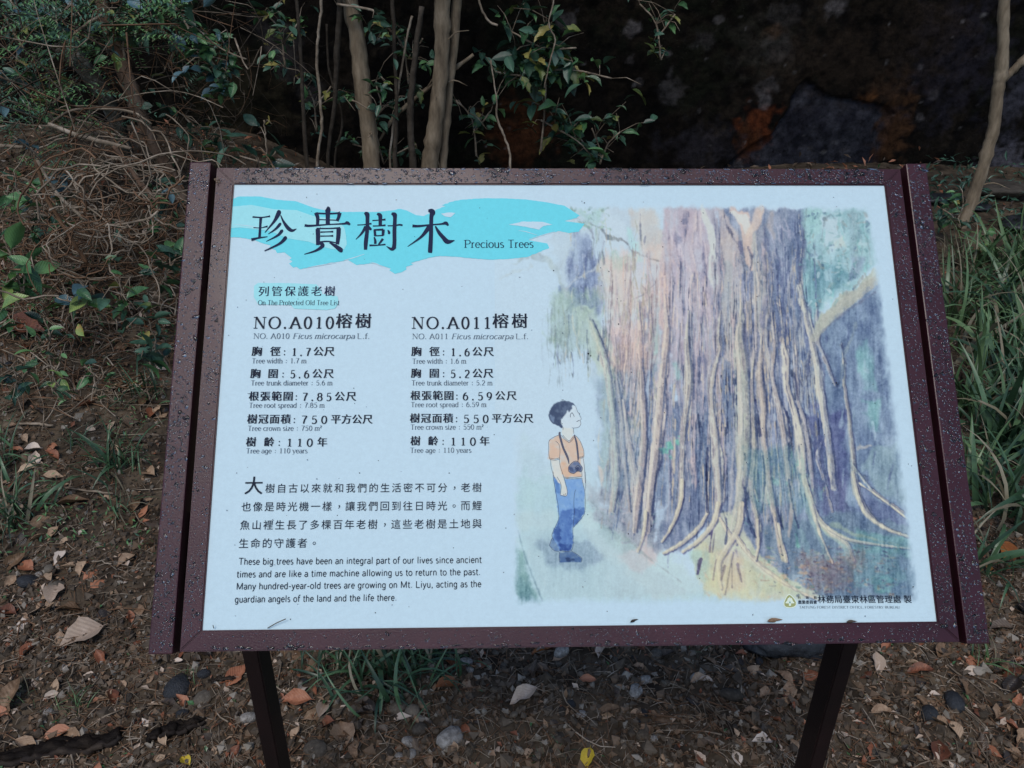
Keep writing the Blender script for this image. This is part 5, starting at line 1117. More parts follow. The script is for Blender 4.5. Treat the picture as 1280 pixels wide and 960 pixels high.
M_mossbark = noisy('mossy_bark', [(.016, .018, .014), (.05, .05, .04), (.22, .22, .20)], 22, .85, .2, 9, 1, 50)
M_twig = noisy('dead_twig', [(.05, .038, .028), (.22, .17, .12), (.50, .42, .33)], 12, .75, .3, 5, .3, 90)
M_twig2 = noisy('brown_twig', [(.04, .02, .010), (.13, .07, .036), (.24, .14, .08)], 12, .7, .3, 5, .3, 90)
def lmesh(name, m, **k):
    V_, F_ = leaf_geo(**k); me = bpy.data.meshes.new(name); me.from_pydata(V_, [], F_); me.materials.append(m)
    me.polygons.foreach_set('use_smooth', [True] * len(me.polygons)); return me
def variants(name, m, n, wid, curl=(.02, .2), fold=(.05, .3), wav=.0, notch=0, stem=.12, tip=1):
    out = []
    for i in range(n):
        rr = random.Random(100 + i * 7 + len(name)); out.append(lmesh(name, m, wid=wid * (.8 + .4 * rr.random()), curl=curl[0] + (curl[1] - curl[0]) * rr.random(), fold=fold[0] + (fold[1] - fold[0]) * rr.random(), wav=wav * rr.random(), rr=rr, notch=notch, stem=stem, tip=tip))
    return out
LV = {'dg': variants('leaf', M_dg, 4, .42, stem=.08), 'mg': variants('leaf', M_mg, 3, .4, stem=.08), 'lg': variants('leaf', M_lg, 3, .45, stem=.08), 'bl': variants('leaf', M_bl, 3, .5, stem=.08)}
DRY = {k: variants('fallen_leaf', m, 4, .5, (-.1, .35), (-.2, .5), .05, 1) for k, m in (('tan', M_tan), ('red', M_red), ('or', M_or), ('pale', M_pale), ('dk', M_dk), ('yel', M_yel))}
DRY['gror'] = variants('leaf', M_gror, 2, .5)

def wpath(P, y, dy=0.0):
    """photo points with pixel thickness at a given distance -> world points and radii"""
    pts, rad = [], []
    for i, p in enumerate(P):
        yy = y + dy * i / max(1, len(P) - 1); q = at_y(p[0], p[1], yy); dist = (q - CAM_LOC).dot(CAM_R @ Vector((0, 0, -1)))
        pts.append(q); rad.append(p[2] / 2 * dist / FPX * (.80 if p[2] > 12 else 1))
    return pts, rad
def smooth_path(pts, rad, n=5, wob=0):
    S = spline([(*p, r) for p, r in zip(pts, rad)], n)
    return [Vector((s[0] + (rnd.random() - .5) * wob, s[1] + (rnd.random() - .5) * wob, s[2])) for s in S], [max(.0006, s[3]) for s in S]

# ------------------------------------------------------------------ trees behind the sign: trunk, limbs, crown above the picture
def crown_geo(center, rx, ry, rz, n, size=.07):
    g_ = Geo(); base = [leaf_geo(wid=.42, curl=.1, nl=3, stem=0, rr=random.Random(k)) for k in range(3)]
    cl = [Vector((center[0] + rx * (rnd.random() * 2 - 1) * .8, center[1] + ry * (rnd.random() * 2 - 1) * .8, center[2] + rz * (rnd.random() * 2 - 1) * .8)) for _ in range(26)]
    for i in range(n):
        c = rnd.choice(cl); p = c + Vector((rnd.gauss(0, .16), rnd.gauss(0, .16), rnd.gauss(0, .11)))
        if p.z < 1.62: continue
        M_ = Matrix.Translation(p) @ Euler((rnd.random() * 6, rnd.random() * 6, rnd.random() * 6)).to_matrix().to_4x4() @ Matrix.Scale(size * (.6 + .7 * rnd.random()), 4)
        V_, F_ = base[i % 3]; g_.add([M_ @ Vector(v) for v in V_], F_)
    return g_
def tree(label, paths, y, m, crown=None, limbs=(), group=None, dy=0, name='tree', sides=10):
    pts, rad = wpath(paths[0], y, dy); root = tag(empty(name, (pts[-1].x, pts[-1].y, gz(pts[-1].x, pts[-1].y))), label, 'tree', group)
    inv = Matrix.Translation(-root.location)
    for k, P in enumerate(paths):
        pts, rad = wpath(P, y + (.05 * k), dy); last = pts[-1]; top = pts[0]; d0 = (pts[0] - pts[1]).normalized()
        if P[0][1] <= 5:     # run on out of the picture, upwards
            for j in range(4): pts.insert(0, pts[0] + Vector((d0.x * .35 + (rnd.random() - .5) * .12, d0.y * .3 + (rnd.random() - .5) * .1, .36))); rad.insert(0, rad[0] * .88)
        if k == 0 or P[-1][1] > 195:
            g0 = gz(last.x, last.y); d1 = (pts[-1] - pts[-2]).normalized()
            if last.z > g0 + .02: pts.append(Vector((last.x + d1.x * .1, last.y, g0 + .05))); rad.append(rad[-1] * 1.12); 
            pts.append(Vector((pts[-1].x, pts[-1].y, g0 - .12))); rad.append(rad[-1] * 1.35)
        sp, sr = smooth_path(pts, rad, 6, .004)
        for kk in range(len(sr)):
            sr[kk] *= 1 + .10 * math.sin(kk * 1.7 + k) * rnd.random()
        for kk in range(2):
            kc = rnd.randrange(3, max(4, len(sr) - 3)); sr[kc] *= 1.22
        g_ = Geo(); g_.tube(sp, sr, sides, knob=.16)
        for kk in range(5 if sr[len(sr) // 2] > .02 else 1):
            q0 = sp[rnd.randrange(len(sp))]; dd = Vector((rnd.gauss(0, 1), rnd.gauss(-.2, .4), rnd.uniform(-.2, 1))).normalized(); l_ = rnd.uniform(.05, .28)
            g_.tube(spline([q0, q0 + dd * l_ * .5 + Vector((0, 0, .02)), q0 + dd * l_ + Vector((rnd.gauss(0, .03), 0, rnd.gauss(0, .03)))], 3), [.006, .005, .004, .004, .003, .002, .0012], 5)
        g_.tube(sp, [q_ * .98 for q_ in sr], 5); o = g_.build('trunk' if k == 0 else 'limb', [m], None); o.data.transform(inv); o.parent = root
    if crown:
        g_ = crown_geo(*crown); o = g_.build('crown', [M_dg], None, smooth=False); o.data.transform(inv); o.parent = root; o['kind'] = 'stuff'
    return root
t1 = tree('pale slender tree trunk behind the sign, left of the twin stems', [[(436, -5, 24), (447, 50, 25), (453, 110, 26), (461, 165, 26), (465, 215, 28)]], 3.4, M_bark, ((-.9, 3.3, 2.3), .9, .7, .5, 1500), dy=.0)
t2 = tree('twin stemmed pale tree behind the middle of the sign', [[(553, -5, 25), (553, 50, 24), (549, 110, 24), (542, 170, 25), (536, 215, 26)], [(572, -5, 15), (568, 50, 14), (562, 110, 13), (556, 170, 13), (553, 215, 14)], [(592, 68, 4), (560, 92, 5), (520, 122, 5), (492, 148, 5), (474, 176, 3)]], 3.5, M_bark, ((-.2, 3.6, 2.3), .9, .7, .5, 1500))
t3 = tree('slim brown tree leaning at the right edge with a side branch', [[(1256, -5, 17), (1254, 45, 17), (1252, 85, 20), (1247, 115, 18), (1242, 160, 18), (1231, 200, 18), (1215, 250, 19), (1198, 290, 19), (1187, 318, 24)], [(1300, 55, 8), (1282, 72, 9), (1266, 88, 9), (1254, 100, 8)]], 3.35, M_bark, ((2.2, 3.2, 2.3), .8, .7, .5, 1400))
t4 = tree('leaning warm brown trunk at the upper left, peeling bark', [[(124, -5, 20), (134, 28, 20), (148, 70, 22), (163, 110, 24), (178, 148, 20), (192, 182, 18), (207, 206, 18)]], 3.1, M_bark2, ((-2.4, 3.4, 2.4), .9, .7, .5, 1400))
t5 = tree('thick dark mossy trunk slanting behind the brown one at left', [[(35, -5, 26), (62, 30, 28), (92, 68, 28), (120, 105, 26), (145, 150, 24), (160, 200, 20)]], 3.5, M_mossbark)
thin = []
for k, P in enumerate([[(527, 8, 7), (519, 70, 8), (513, 130, 9), (516, 200, 9)], [(402, -5, 4), (398, 40, 4), (396, 75, 4), (400, 120, 4), (402, 160, 4), (397, 210, 4)], [(424, -5, 8), (421, 60, 8), (418, 130, 6), (410, 208, 5)], [(515, 20, 3), (508, 50, 3), (498, 110, 3), (490, 170, 3), (488, 208, 3)],
                        [(408, 30, 3), (412, 90, 3), (428, 150, 3), (418, 205, 3)], [(613, 75, 2), (620, 120, 2), (622, 150, 3), (632, 175, 3), (638, 205, 3)], [(370, -5, 5), (374, 40, 5), (378, 110, 5), (384, 205, 6)], [(490, -5, 6), (493, 60, 5), (496, 130, 5), (494, 210, 6)], [(598, -5, 3), (610, 25, 3), (622, 32, 3)], [(692, -5, 2), (686, 30, 2), (694, 50, 2), (688, 75, 2), (680, 110, 1.5)]]):
    pts, rad = wpath(P, 3.15 + .09 * (k % 5)); last = pts[-1]; g0 = gz(last.x, last.y)
    if P[-1][1] > 190: pts.append(Vector((last.x + .01, last.y, g0 - .02))); rad.append(rad[-1])
    if P[0][1] < 0:
        for j in range(3): pts.insert(0, pts[0] + Vector(((rnd.random() - .5) * .08, 0, .3))); rad.insert(0, rad[0])
    sp, sr = smooth_path(pts, rad, 6, .004); g_ = Geo(); g_.tube(sp, sr, 5, knob=.3); o = g_.build('hanging_vine', [M_twig if k in (1, 3, 5, 8, 9) else M_dbark]); thin.append(o)
    tag(o, ['thin brown stem between the slender trunk and the twin stems', 'pale wavy vine hanging left of the slender trunk', 'dark stem just left of the slender pale trunk', 'fine vine slanting down between the two pale trunks', 'thin crooked vine crossing left of the slender trunk', 'pale rootlet right of the twin stems above the sign',
            'dark upright stem between the leaning trunk and the hanging vine', 'dim stem right beside the slender pale trunk', 'short twig at the top edge right of the twin stems', 'pale vine running up through the leafy shrub above the sign'][k], 'stem')

# ------------------------------------------------------------------ leafy shrubs: every leaf a part
def shrub(name, label, cat, stems, y, leafset, n, size_px, spread_px, spread_y=.25, stem_mat=None, droop=.3, group=None, face=.5, nsub=10):
    p0 = wpath([stems[0][-1]], y)[0][0]; root = tag(empty(name, (p0.x, p0.y, gz(p0.x, p0.y))), label, cat, group); inv = Matrix.Translation(-root.location)
    stem_mat = stem_mat or M_twig; anchors = []
    g_ = Geo()
    for P in stems:
        pts, rad = wpath(P, y); sp, sr = smooth_path(pts, rad, 6, .006); g_.tube(sp, sr, 5, knob=.2)
        for q in sp[::2]: anchors.append(q)
    tips = []
    sc = (y - CAM_LOC.y) / FPX * 1.06
    for j in range(nsub):
        a = rnd.choice(anchors); b = a + Vector((rnd.gauss(0, spread_px * sc * .8), rnd.gauss(0, spread_y), rnd.gauss(0, spread_px * sc * .7)))
        if b.y > 4.4: b.y = 4.4
        c = a.lerp(b, .5) + Vector((0, 0, .02)); g_.tube([a, c, b], [.0025, .002, .001], 4); tips += [a.lerp(b, t) for t in (.35, .5, .65, .8, .9, 1)]
    o = g_.build('stem', [stem_mat]); o.data.transform(inv); o.parent = root
    tips = tips or anchors
    for i in range(n):
        p = rnd.choice(tips) + Vector((rnd.gauss(0, .016), rnd.gauss(0, .016), rnd.gauss(0, .014)))
        gg = gz(p.x, p.y) + .015
        if p.z < gg: p.z = gg
        me = rnd.choice(leafset); yaw = rnd.random() * 6.283
        link_copy('leaf', me, p - root.location, (rnd.gauss(0, .5) - face * .2, droop + rnd.gauss(0, .45), yaw), size_px * sc * (.65 + .7 * rnd.random()), root)
    return root
LV['dg'] += variants('leaf', M_yg, 1, .4, stem=.08, notch=2) + variants('leaf', M_mg, 1, .34, (-.1, .3), (.1, .6), .04, 1)
DG, MG, LG, BL = LV['dg'], LV['mg'], LV['lg'], LV['bl']
shrub('leafy_shrub', 'dark green leafy shrub hanging before the wall above the middle of the sign', 'shrub', [[(690, 6, 2), (680, 60, 2), (682, 110, 2), (676, 190, 3)], [(620, 90, 2), (660, 95, 3), (682, 88, 3), (720, 88, 2), (765, 98, 2)], [(640, 40, 2), (680, 60, 3), (720, 60, 2)], [(676, 150, 3), (720, 175, 2), (740, 195, 2)]], 3.7, DG, 295, 20, 24, .10, nsub=70)
shrub('leafy_shrub', 'bright leafed green sprays hanging at the upper left beside the leaning trunk', 'shrub', [[(205, -5, 3), (228, 20, 3), (240, 45, 3), (262, 72, 2), (278, 100, 2)], [(240, 30, 2), (275, 60, 2), (308, 74, 2)], [(236, 5, 2), (245, 30, 2)], [(262, 70, 2), (280, 118, 1.5)]], 2.7, MG[:2] + DG[:2] + BL[:1], 160, 15, 14, .07, nsub=22)
shrub('leafy_shrub', 'small leafed dark green shrub in the top left corner', 'shrub', [[(10, -5, 3), (30, 30, 3), (20, 80, 3)], [(30, 30, 2), (70, 20, 2), (90, 5, 2)]], 2.9, DG + MG[:1] + BL[:1], 130, 15, 26, .12, nsub=24)
shrub('leafy_shrub', 'dark leafy twigs at the top between the leaning trunk and the bright sprays', 'shrub', [[(180, -5, 3), (190, 20, 2), (175, 60, 2)], [(190, 20, 2), (215, 60, 2), (205, 90, 2)]], 3.2, DG, 80, 15, 20, .12, nsub=16)
shrub('leafy_shrub', 'dim leafy creeper low among the stems left of the twin trunks', 'shrub', [[(500, 120, 2), (470, 150, 2), (480, 205, 2)], [(440, 180, 2), (475, 190, 2)], [(520, 180, 2), (490, 195, 2)]], 3.6, DG, 70, 13, 20, .1, nsub=16)
shrub('leafy_plant', 'low dark leafy plant in the shade beside the left bar of the sign', 'plant', [[(185, 400, 2), (195, 430, 2), (190, 455, 3)], [(170, 430, 2), (190, 450, 2)]], 1.5, DG, 26, 22, 12, .05, nsub=8)
shrub('leafy_plant', 'green weeds on the bank above the orange leaf at the left edge', 'plant', [[(55, 400, 2), (62, 420, 2), (60, 440, 2)], [(30, 405, 2), (55, 430, 2)]], 1.6, MG + DG[:2], 22, 18, 14, .05, nsub=9)
for x, y, yy, n_, st_, lab in ((150, 352, 1.6, 18, 22, 'green leaved sprig at the lower right of the vine tangle'), (20, 470, 1.3, 20, 20, 'leafy weed at the left edge above the grass clump'), (118, 470, 1.25, 14, 18, 'small dark weed in the litter left of the sign middle'), (205, 330, 1.9, 26, 22, 'dim green leaves close to the left bar of the sign, upper part'), (60, 265, 2.1, 26, 20, 'dark green leaves poking through the vine tangle'), (205, 250, 2.4, 30, 18, 'dark leaves beside the top of the left bar'), (24, 240, 2.2, 30, 20, 'dark leaves over the left end of the vine tangle')):
    shrub('leafy_plant', lab, 'plant', [[(x - 12, y - 12, 2), (x, y, 2), (x + 3, y + 22, 3)], [(x + 14, y - 6, 2), (x + 4, y + 10, 2)]], yy, MG + DG[:3], n_, st_, 13, .06, nsub=8)
for x, y, yy, n_, st_, lab in ((350, 40, 3.4, 60, 14, 'dim creeper leaves against the wall right of the bright sprays'), (390, 120, 3.5, 50, 13, 'dark small leaves among the vines left of the slender trunk'), (505, 60, 3.7, 60, 14, 'dark leaves between the slender trunk and the twin stems, top'), (590, 150, 3.9, 40, 13, 'few dim leaves right of the twin stems, low'), (150, 30, 3.0, 60, 15, 'dark green leaves behind the top of the leaning trunk'), (60, 120, 2.8, 60, 15, 'mixed leaves in the thicket left of the mossy trunk'), (250, 170, 3.1, 50, 15, 'dim leaves low between the leaning trunk and the sign corner'), (820, 30, 4.2, 34, 12, 'faint sprig of leaves before the wall right of the shrub')):
    shrub('leafy_shrub', lab, 'shrub', [[(x - 20, y - 25, 2), (x, y, 2), (x + 6, y + 45, 3)], [(x + 24, y - 12, 2), (x + 4, y + 14, 2)]], yy, DG + MG[:1], n_, st_, 20, .12, nsub=14)
shrub('leafy_shrub', 'sparse dark shrub between the vines at the upper left of the sign', 'shrub', [[(420, 5, 3), (470, 15, 3), (478, 40, 2)], [(470, 100, 2), (475, 140, 2), (440, 125, 2)]], 3.3, DG, 60, 12, 18, .1, nsub=14)
shrub('leafy_shrub', 'small glossy plant half hidden behind the top left corner of the sign', 'plant', [[(330, 150, 2), (332, 170, 2), (335, 205, 3)], [(300, 195, 2), (335, 205, 2)], [(345, 188, 2), (335, 205, 2)]], 2.7, DG + MG[:1], 22, 24, 14, .07, nsub=9)
shrub('leafy_shrub', 'dim leafy twigs low behind the top edge of the sign, right of the shrub', 'plant', [[(775, 165, 2), (760, 180, 2), (750, 205, 3)], [(740, 160, 2), (752, 190, 2)]], 3.9, DG, 46, 14, 22, .08, nsub=12)
shrub('leafy_plant', 'bright green broad leafed plant at the left edge beside the sign', 'plant', [[(5, 300, 3), (18, 330, 3), (30, 370, 4)], [(40, 320, 2), (30, 350, 3), (30, 370, 3)], [(22, 345, 2), (12, 360, 2), (30, 372, 2)]], 1.75, MG + LG[:1], 26, 34, 16, .06, nsub=10)
shrub('leafy_plant', 'sprig of light green leaves over the dead vines left of the sign', 'plant', [[(92, 345, 2), (105, 360, 2), (110, 385, 2.5)], [(70, 372, 2), (90, 378, 2), (110, 385, 2)], [(104, 362, 2), (114, 372, 2)]], 1.7, MG + LG[:2] + BL[:1], 13, 27, 9, .03, nsub=6)
shrub('leafy_plant', 'small green shoot with yellowish leaves on the litter left of the sign', 'plant', [[(75, 452, 2), (66, 480, 2), (78, 505, 3)], [(58, 460, 2), (66, 480, 2)]], 1.35, MG + LG[:2], 18, 15, 10, .03, nsub=8)
shrub('leafy_plant', 'small green plant under the slim tree at the right edge', 'plant', [[(1178, 262, 2), (1190, 270, 2), (1200, 285, 3)], [(1205, 255, 2), (1196, 275, 2)]], 3.1, MG + DG, 34, 14, 14, .08, nsub=12)
shrub('leafy_plant', 'leafy weeds in the grass right of the sign', 'plant', [[(1235, 300, 2), (1240, 320, 2), (1236, 335, 3)], [(1262, 305, 2), (1256, 330, 2)]], 2.9, MG + LG[:1], 30, 14, 16, .08, nsub=12)
for k, (x, y, s_, lset, yy, lab) in enumerate([(253, 118, 17, LG, 2.6, 'single bright green leaf hanging before the dark wall at upper left'), (6, 96, 20, BL, 2.6, 'bluish green leaves at the left edge, top'), (4, 135, 18, BL, 2.6, 'bluish green leaf cluster low at the left edge'), (36, 184, 18, BL, 2.4, 'bluish leaf cluster above the dead vine tangle'), (72, 220, 20, BL, 2.3, 'bluish leaves caught in the dead vines, upper cluster'), (84, 236, 18, BL, 2.3, 'bluish leaves caught in the dead vines, lower cluster'),
                                       (88, 100, 12, LG, 2.9, 'small light green leaf on a twig beside the leaning trunk'), (212, 238, 14, BL, 2.2, 'bluish green leaf just left of the sign corner'), (118, 206, 12, MG, 2.3, 'small green leaves above the vine tangle'), (146, 285, 16, DG, 2.0, 'dark green leaf inside the vine tangle'), (185, 425, 22, DG, 1.6, 'dark glossy leaf left of the sign edge')]):
    q = at_y(x, y, yy); root = tag(empty('leafy_twig', q), lab, 'leaves'); sc = (yy - CAM_LOC.y) / FPX * 1.05
    g_ = Geo(); g_.tube([Vector((0, 0, 0)), Vector((.02, .02, -.05)), Vector((.03, .06, -.13 - .1 * rnd.random())), Vector((.03, .1, gz(q.x + .03, q.y + .1) - q.z))], [.0015, .002, .0025, .003], 4); g_.build('stem', [M_twig], root)
    for j in range(1 if 'single' in lab else 4): link_copy('leaf', rnd.choice(lset), (rnd.gauss(0, .01), rnd.gauss(0, .01), rnd.gauss(0, .008)), (rnd.gauss(-.3, .3), rnd.gauss(.2, .4), j * 1.6 + rnd.random()), s_ * sc * (.8 + .4 * rnd.random()), root)

# ------------------------------------------------------------------ fine feathery growth and twigs of the thicket, upper left
g_ = Geo()
for i in range(620):
    px_ = rnd.uniform(-60, 330) if i % 3 else rnd.uniform(-60, 180); py_ = rnd.uniform(-20, 330); y_ = rnd.uniform(1.9, 3.9)
    if px_ > 180 and y_ < 2.6: y_ = 3.2
    a = at_y(px_, py_, y_)
    if a.z < gz(a.x, a.y): continue
    d = Vector((rnd.gauss(0, 1), rnd.gauss(0, .6), rnd.gauss(0, .8))).normalized() * rnd.uniform(.12, .5); m_ = a + d * .5 + Vector((rnd.gauss(0, .03), 0, rnd.gauss(0, .04)))
    r0 = rnd.choice([.0012, .0018, .0025, .004]); e_ = a + d * .75 + Vector((rnd.gauss(0, .05), 0, rnd.gauss(0, .05))); g_.tube(spline([a, m_, e_, a + d + Vector((0, 0, rnd.gauss(0, .06)))], 3), [r0 * (1 - .07 * q_) for q_ in range(10)], 3, mat=rnd.choices((0, 1, 2), (5, 3, 1.6))[0], cap=False)
o = g_.build('twig_thicket', [M_dbark, M_twig2, M_twig]); tag(o, 'thicket of fine dead twigs filling the upper left behind the sign', 'twigs', kind='stuff')
g_ = Geo(); fl = [leaf_geo(wid=.3, curl=.1, nl=2, stem=0, rr=random.Random(k)) for k in range(3)]
for i in range(210):     # feathery fronds: a bent rachis with small leaflets either side
    if i < 75: px_, py_ = rnd.gauss(40, 50), rnd.gauss(80, 70)
    elif i < 110: px_, py_ = rnd.gauss(70, 60), rnd.gauss(150, 40)
    else: px_, py_ = rnd.uniform(0, 240), rnd.uniform(-10, 60)
    a = at_y(px_, py_, rnd.uniform(2.4, 3.4)); ax = rnd.random() * 6.28; d = Vector((math.cos(ax), .4 * math.sin(ax), .25 * rnd.gauss(0, 1))).normalized(); ln_ = rnd.uniform(.12, .28); sd_ = d.cross(Vector((0, -.3, 1))).normalized()
    for t in range(11):
        p = a + d * ln_ * t / 10 - Vector((0, 0, .06 * (t / 10) ** 2))
        for sgn in (-1, 1):
            e = (sd_ * sgn + d * .6 + Vector((0, 0, rnd.gauss(0, .15)))).normalized(); M_ = e.to_track_quat('X', 'Z').to_matrix().to_4x4(); M_ = Matrix.Translation(p) @ M_ @ Matrix.Scale(.034 * (1 - .5 * abs(t / 10 - .4)), 4)
            V_, F_ = fl[(t + i) % 3]; g_.add([M_ @ Vector(v) for v in V_], F_, i % 2)
o = g_.build('feathery_foliage', [M_dg, M_mg], smooth=False); tag(o, 'feathery dark green foliage of the thicket at the upper left', 'foliage', kind='stuff')
# low foliage along the wall foot, right side and behind the sign
g_ = Geo()
for i in range(1300):
    px_ = rnd.uniform(1150, 1330) if i % 3 == 0 else rnd.uniform(180, 1180); py_ = rnd.uniform(225, 300) if i % 3 == 0 else rnd.uniform(205, 260)
    a = at_y(px_, py_, rnd.uniform(3.3, 4.4)); a.z = gz(a.x, a.y) + abs(rnd.gauss(0, .05)) + .01
    M_ = Matrix.Translation(a) @ Euler((rnd.gauss(0, .6), rnd.gauss(0, .6), rnd.random() * 6.28)).to_matrix().to_4x4() @ Matrix.Scale(rnd.uniform(.03, .07), 4)
    V_, F_ = fl[i % 3]; g_.add([M_ @ Vector(v) for v in V_], F_, i % 3)
for i in range(1500):     # mossy low growth on the left bank
    px_ = rnd.gauss(90, 80); py_ = rnd.uniform(330, 700); 
    if px_ > 215 - max(0, py_ - 420) * .08 or float(vn(np.array([px_]), np.array([py_]), 55, 7)[0]) < .02: continue
    a = on_ground(px_, py_); a.z += abs(rnd.gauss(0, .012)) + .012
    M_ = Matrix.Translation(a) @ Euler((rnd.gauss(0, .7), rnd.gauss(0, .7), rnd.random() * 6.28)).to_matrix().to_4x4() @ Matrix.Scale(rnd.uniform(.010, .026), 4)
    V_, F_ = fl[i % 3]; g_.add([M_ @ Vector(v) for v in V_], F_, 3 if i % 4 else 0)
o = g_.build('ground_foliage', [M_dg, M_dk, M_red, M_mg], smooth=False); tag(o, 'low dark foliage and litter along the foot of the wall', 'foliage', kind='stuff')

# ------------------------------------------------------------------ dead vine tangle, left
g_ = Geo()
for i in range(280):
    cx, cy = rnd.gauss(120, 62), rnd.gauss(285, 48); y_ = rnd.uniform(1.65, 2.7); c = at_y(cx, cy, y_); sc = (y_ + .9) / FPX
    r_ = rnd.uniform(25, 105) * sc; a0 = rnd.random() * 6.28; da = rnd.uniform(.8, 2.6); tilt = rnd.gauss(0, .5); fl_ = rnd.uniform(.35, 1)
    P = []
    for k in range(9):
        t = a0 + da * k / 8; P.append(c + Vector((r_ * math.cos(t) + rnd.gauss(0, .008), r_ * .5 * math.sin(t + tilt), r_ * fl_ * math.sin(t) * .8 + rnd.gauss(0, .008))))
    P = [p if p.z > gz(p.x, p.y) else Vector((p.x, p.y, gz(p.x, p.y) + .005)) for p in P]
    g_.tube(spline(P, 2), rnd.choice([.0012, .0018, .0024, .0034]), 4, mat=i % 2, cap=False)
for i in range(330):      # lower runners and broken sticks down the bank
    px_, py_ = rnd.uniform(-20, 225), rnd.uniform(300, 520); p = on_ground(px_, py_); a = rnd.random() * 6.28; ln_ = rnd.uniform(.06, .34); k_ = rnd.gauss(0, .9); P = []
    for q_ in range(6):
        t = q_ / 5 - .5; x = p.x + math.cos(a + k_ * t) * ln_ * t; y = p.y + math.sin(a + k_ * t) * ln_ * t; P.append(Vector((x, y, gbase(x, y) + .03 + abs(rnd.gauss(0, .018)))))
    g_.tube(spline(P, 2), [rnd.choice([.001, .0014, .002, .003])] * 11, 4, mat=i % 2, cap=False)
o = g_.build('vine_tangle', [M_twig, M_twig2]); tag(o, 'tangle of dead brown vines heaped on the bank left of the sign', 'vines', kind='stuff')
for k, (P, y_, m_, lab) in enumerate([([(60, 155, 5), (100, 170, 6), (140, 180, 6), (165, 186, 4)], 2.3, M_twig, 'long pale stick above the dead vine tangle'), ([(142, 182, 5), (165, 215, 6), (185, 240, 7), (196, 252, 6)], 2.2, M_bark2, 'thick brown stick slanting down toward the sign corner'), ([(0, 182, 5), (14, 183, 5), (28, 184, 4)], 2.2, M_twig, 'pale broken stick end at the left edge'),
                                  ([(62, 155, 3), (90, 138, 3), (130, 136, 3), (165, 140, 3), (190, 155, 2)], 2.4, M_twig, 'thin arched vine beneath the leaning trunk'), ([(45, 200, 5), (60, 250, 5), (90, 300, 5), (110, 330, 5)], 1.9, M_twig2, 'reddish brown stick standing in the vine tangle'), ([(46, 200, 4), (75, 245, 4), (120, 280, 4), (180, 275, 3), (200, 262, 3)], 1.9, M_twig, 'pale curved vine looping over the tangle'),
                                  ([(70, 65, 4), (90, 45, 4), (112, 28, 4), (128, 18, 3)], 2.9, M_twig, 'forked pale twig beside the top of the leaning trunk'), ([(64, 75, 3), (88, 48, 3), (100, 52, 3), (94, 68, 2)], 2.9, M_twig, 'small pale twig fork at upper left'), ([(0, 10, 3), (18, 42, 3), (30, 60, 2)], 2.8, M_bark, 'dark thin branch in the top left corner'),
                                  ([(55, 520, 3), (75, 500, 3), (102, 476, 3)], 1.2, M_twig, 'straight pale twig on the litter left of the sign'), ([(0, 455, 3), (20, 447, 4), (38, 438, 3)], 1.5, M_twig, 'pale stick lying at the left edge below the orange leaf'), ([(120, 425, 2), (150, 426, 2), (172, 425, 2)], 1.5, M_twig, 'thin level twig in the shadows left of the sign'), ([(205, 480, 2), (196, 520, 2), (190, 545, 2)], 1.2, M_twig, 'thin twig leaning beside the left edge of the sign')]):
    pts, rad = wpath(P, y_); 
    if P[0][1] > 400:
        for p in pts: p.z = max(p.z, gz(p.x, p.y) + .006) if False else gz(p.x, p.y) + .012
    sp, sr = smooth_path(pts, rad, 6, .004); g2 = Geo(); g2.tube(sp, sr, 6, knob=.2); tag(g2.build('dead_stick', [m_]), lab, 'stick')

# ------------------------------------------------------------------ grass tufts: blades as parts
M_gr = noisy('dark_grass', [(.016, .042, .020), (.04, .09, .042), (.09, .17, .08)], 5, .4, .5, 4, obj_random=True)
M_gr2 = noisy('green_grass', [(.03, .065, .026), (.07, .13, .05), (.13, .21, .09)], 5, .4, .5, 4, obj_random=True)
M_gr3 = noisy('dry_grass', [(.10, .085, .05), (.17, .15, .095), (.25, .22, .15)], 5, .55, .4, 4, obj_random=True)
def blade_mesh(bend, wid, twist, m):
    V_, F_ = [], []; n = 7
    for i in range(n + 1):
        t = i / n; a = bend * t; x = (math.sin(a) / bend if abs(bend) > .01 else t) ; z = (1 - math.cos(a)) / bend if abs(bend) > .01 else 0
        # grows up, arches over: x outward, z up
        X_ = z; Z_ = x; w_ = wid * (1 - t ** 2.2) * .5 + .0008; tw = twist * t
        for k in (-1, 0, 1): V_.append((X_ + k * w_ * math.sin(tw) * .5, k * w_ * math.cos(tw), Z_ + (-.3 * w_ if k == 0 else 0)))
    for i in range(n):
        for k in range(2): a = i * 3 + k; F_.append((a, a + 3, a + 4, a + 1))
    me = bpy.data.meshes.new('blade'); me.from_pydata(V_, [], F_); me.materials.append(m); me.polygons.foreach_set('use_smooth', [True] * len(F_)); return me
BLD = {k: [blade_mesh(b, w_, tw, m) for b, w_, tw in ((1.1, .045, .3), (1.7, .04, -.5), (2.2, .05, .7), (.8, .035, .2), (2.6, .04, -.3))] for k, m in (('d', M_gr), ('g', M_gr2), ('y', M_gr3))}
def tuft(px_, py_, n, L_px, kind, label, group=None, wfac=1.0, spread=.03):
    p = on_ground(px_, py_); dist = (p - CAM_LOC).length; ln_ = L_px * dist / FPX
    root = tag(empty('grass_tuft', p), label, 'grass', group)
    for i in range(int(n * 1.45)):
        k = kind if rnd.random() < .86 else 'y'; me = rnd.choice(BLD[k]); a = rnd.random() * 6.283; s_ = ln_ * rnd.uniform(.5, 1.15)
        q = Vector((rnd.gauss(0, spread), rnd.gauss(0, spread), 0)); q.z = gz(p.x + q.x, p.y + q.y) - p.z - .005
        link_copy('blade', me, q, (rnd.gauss(0, .25), rnd.gauss(.15, .3), a), (s_, s_ * wfac * rnd.uniform(.35, 1.0), s_), root)
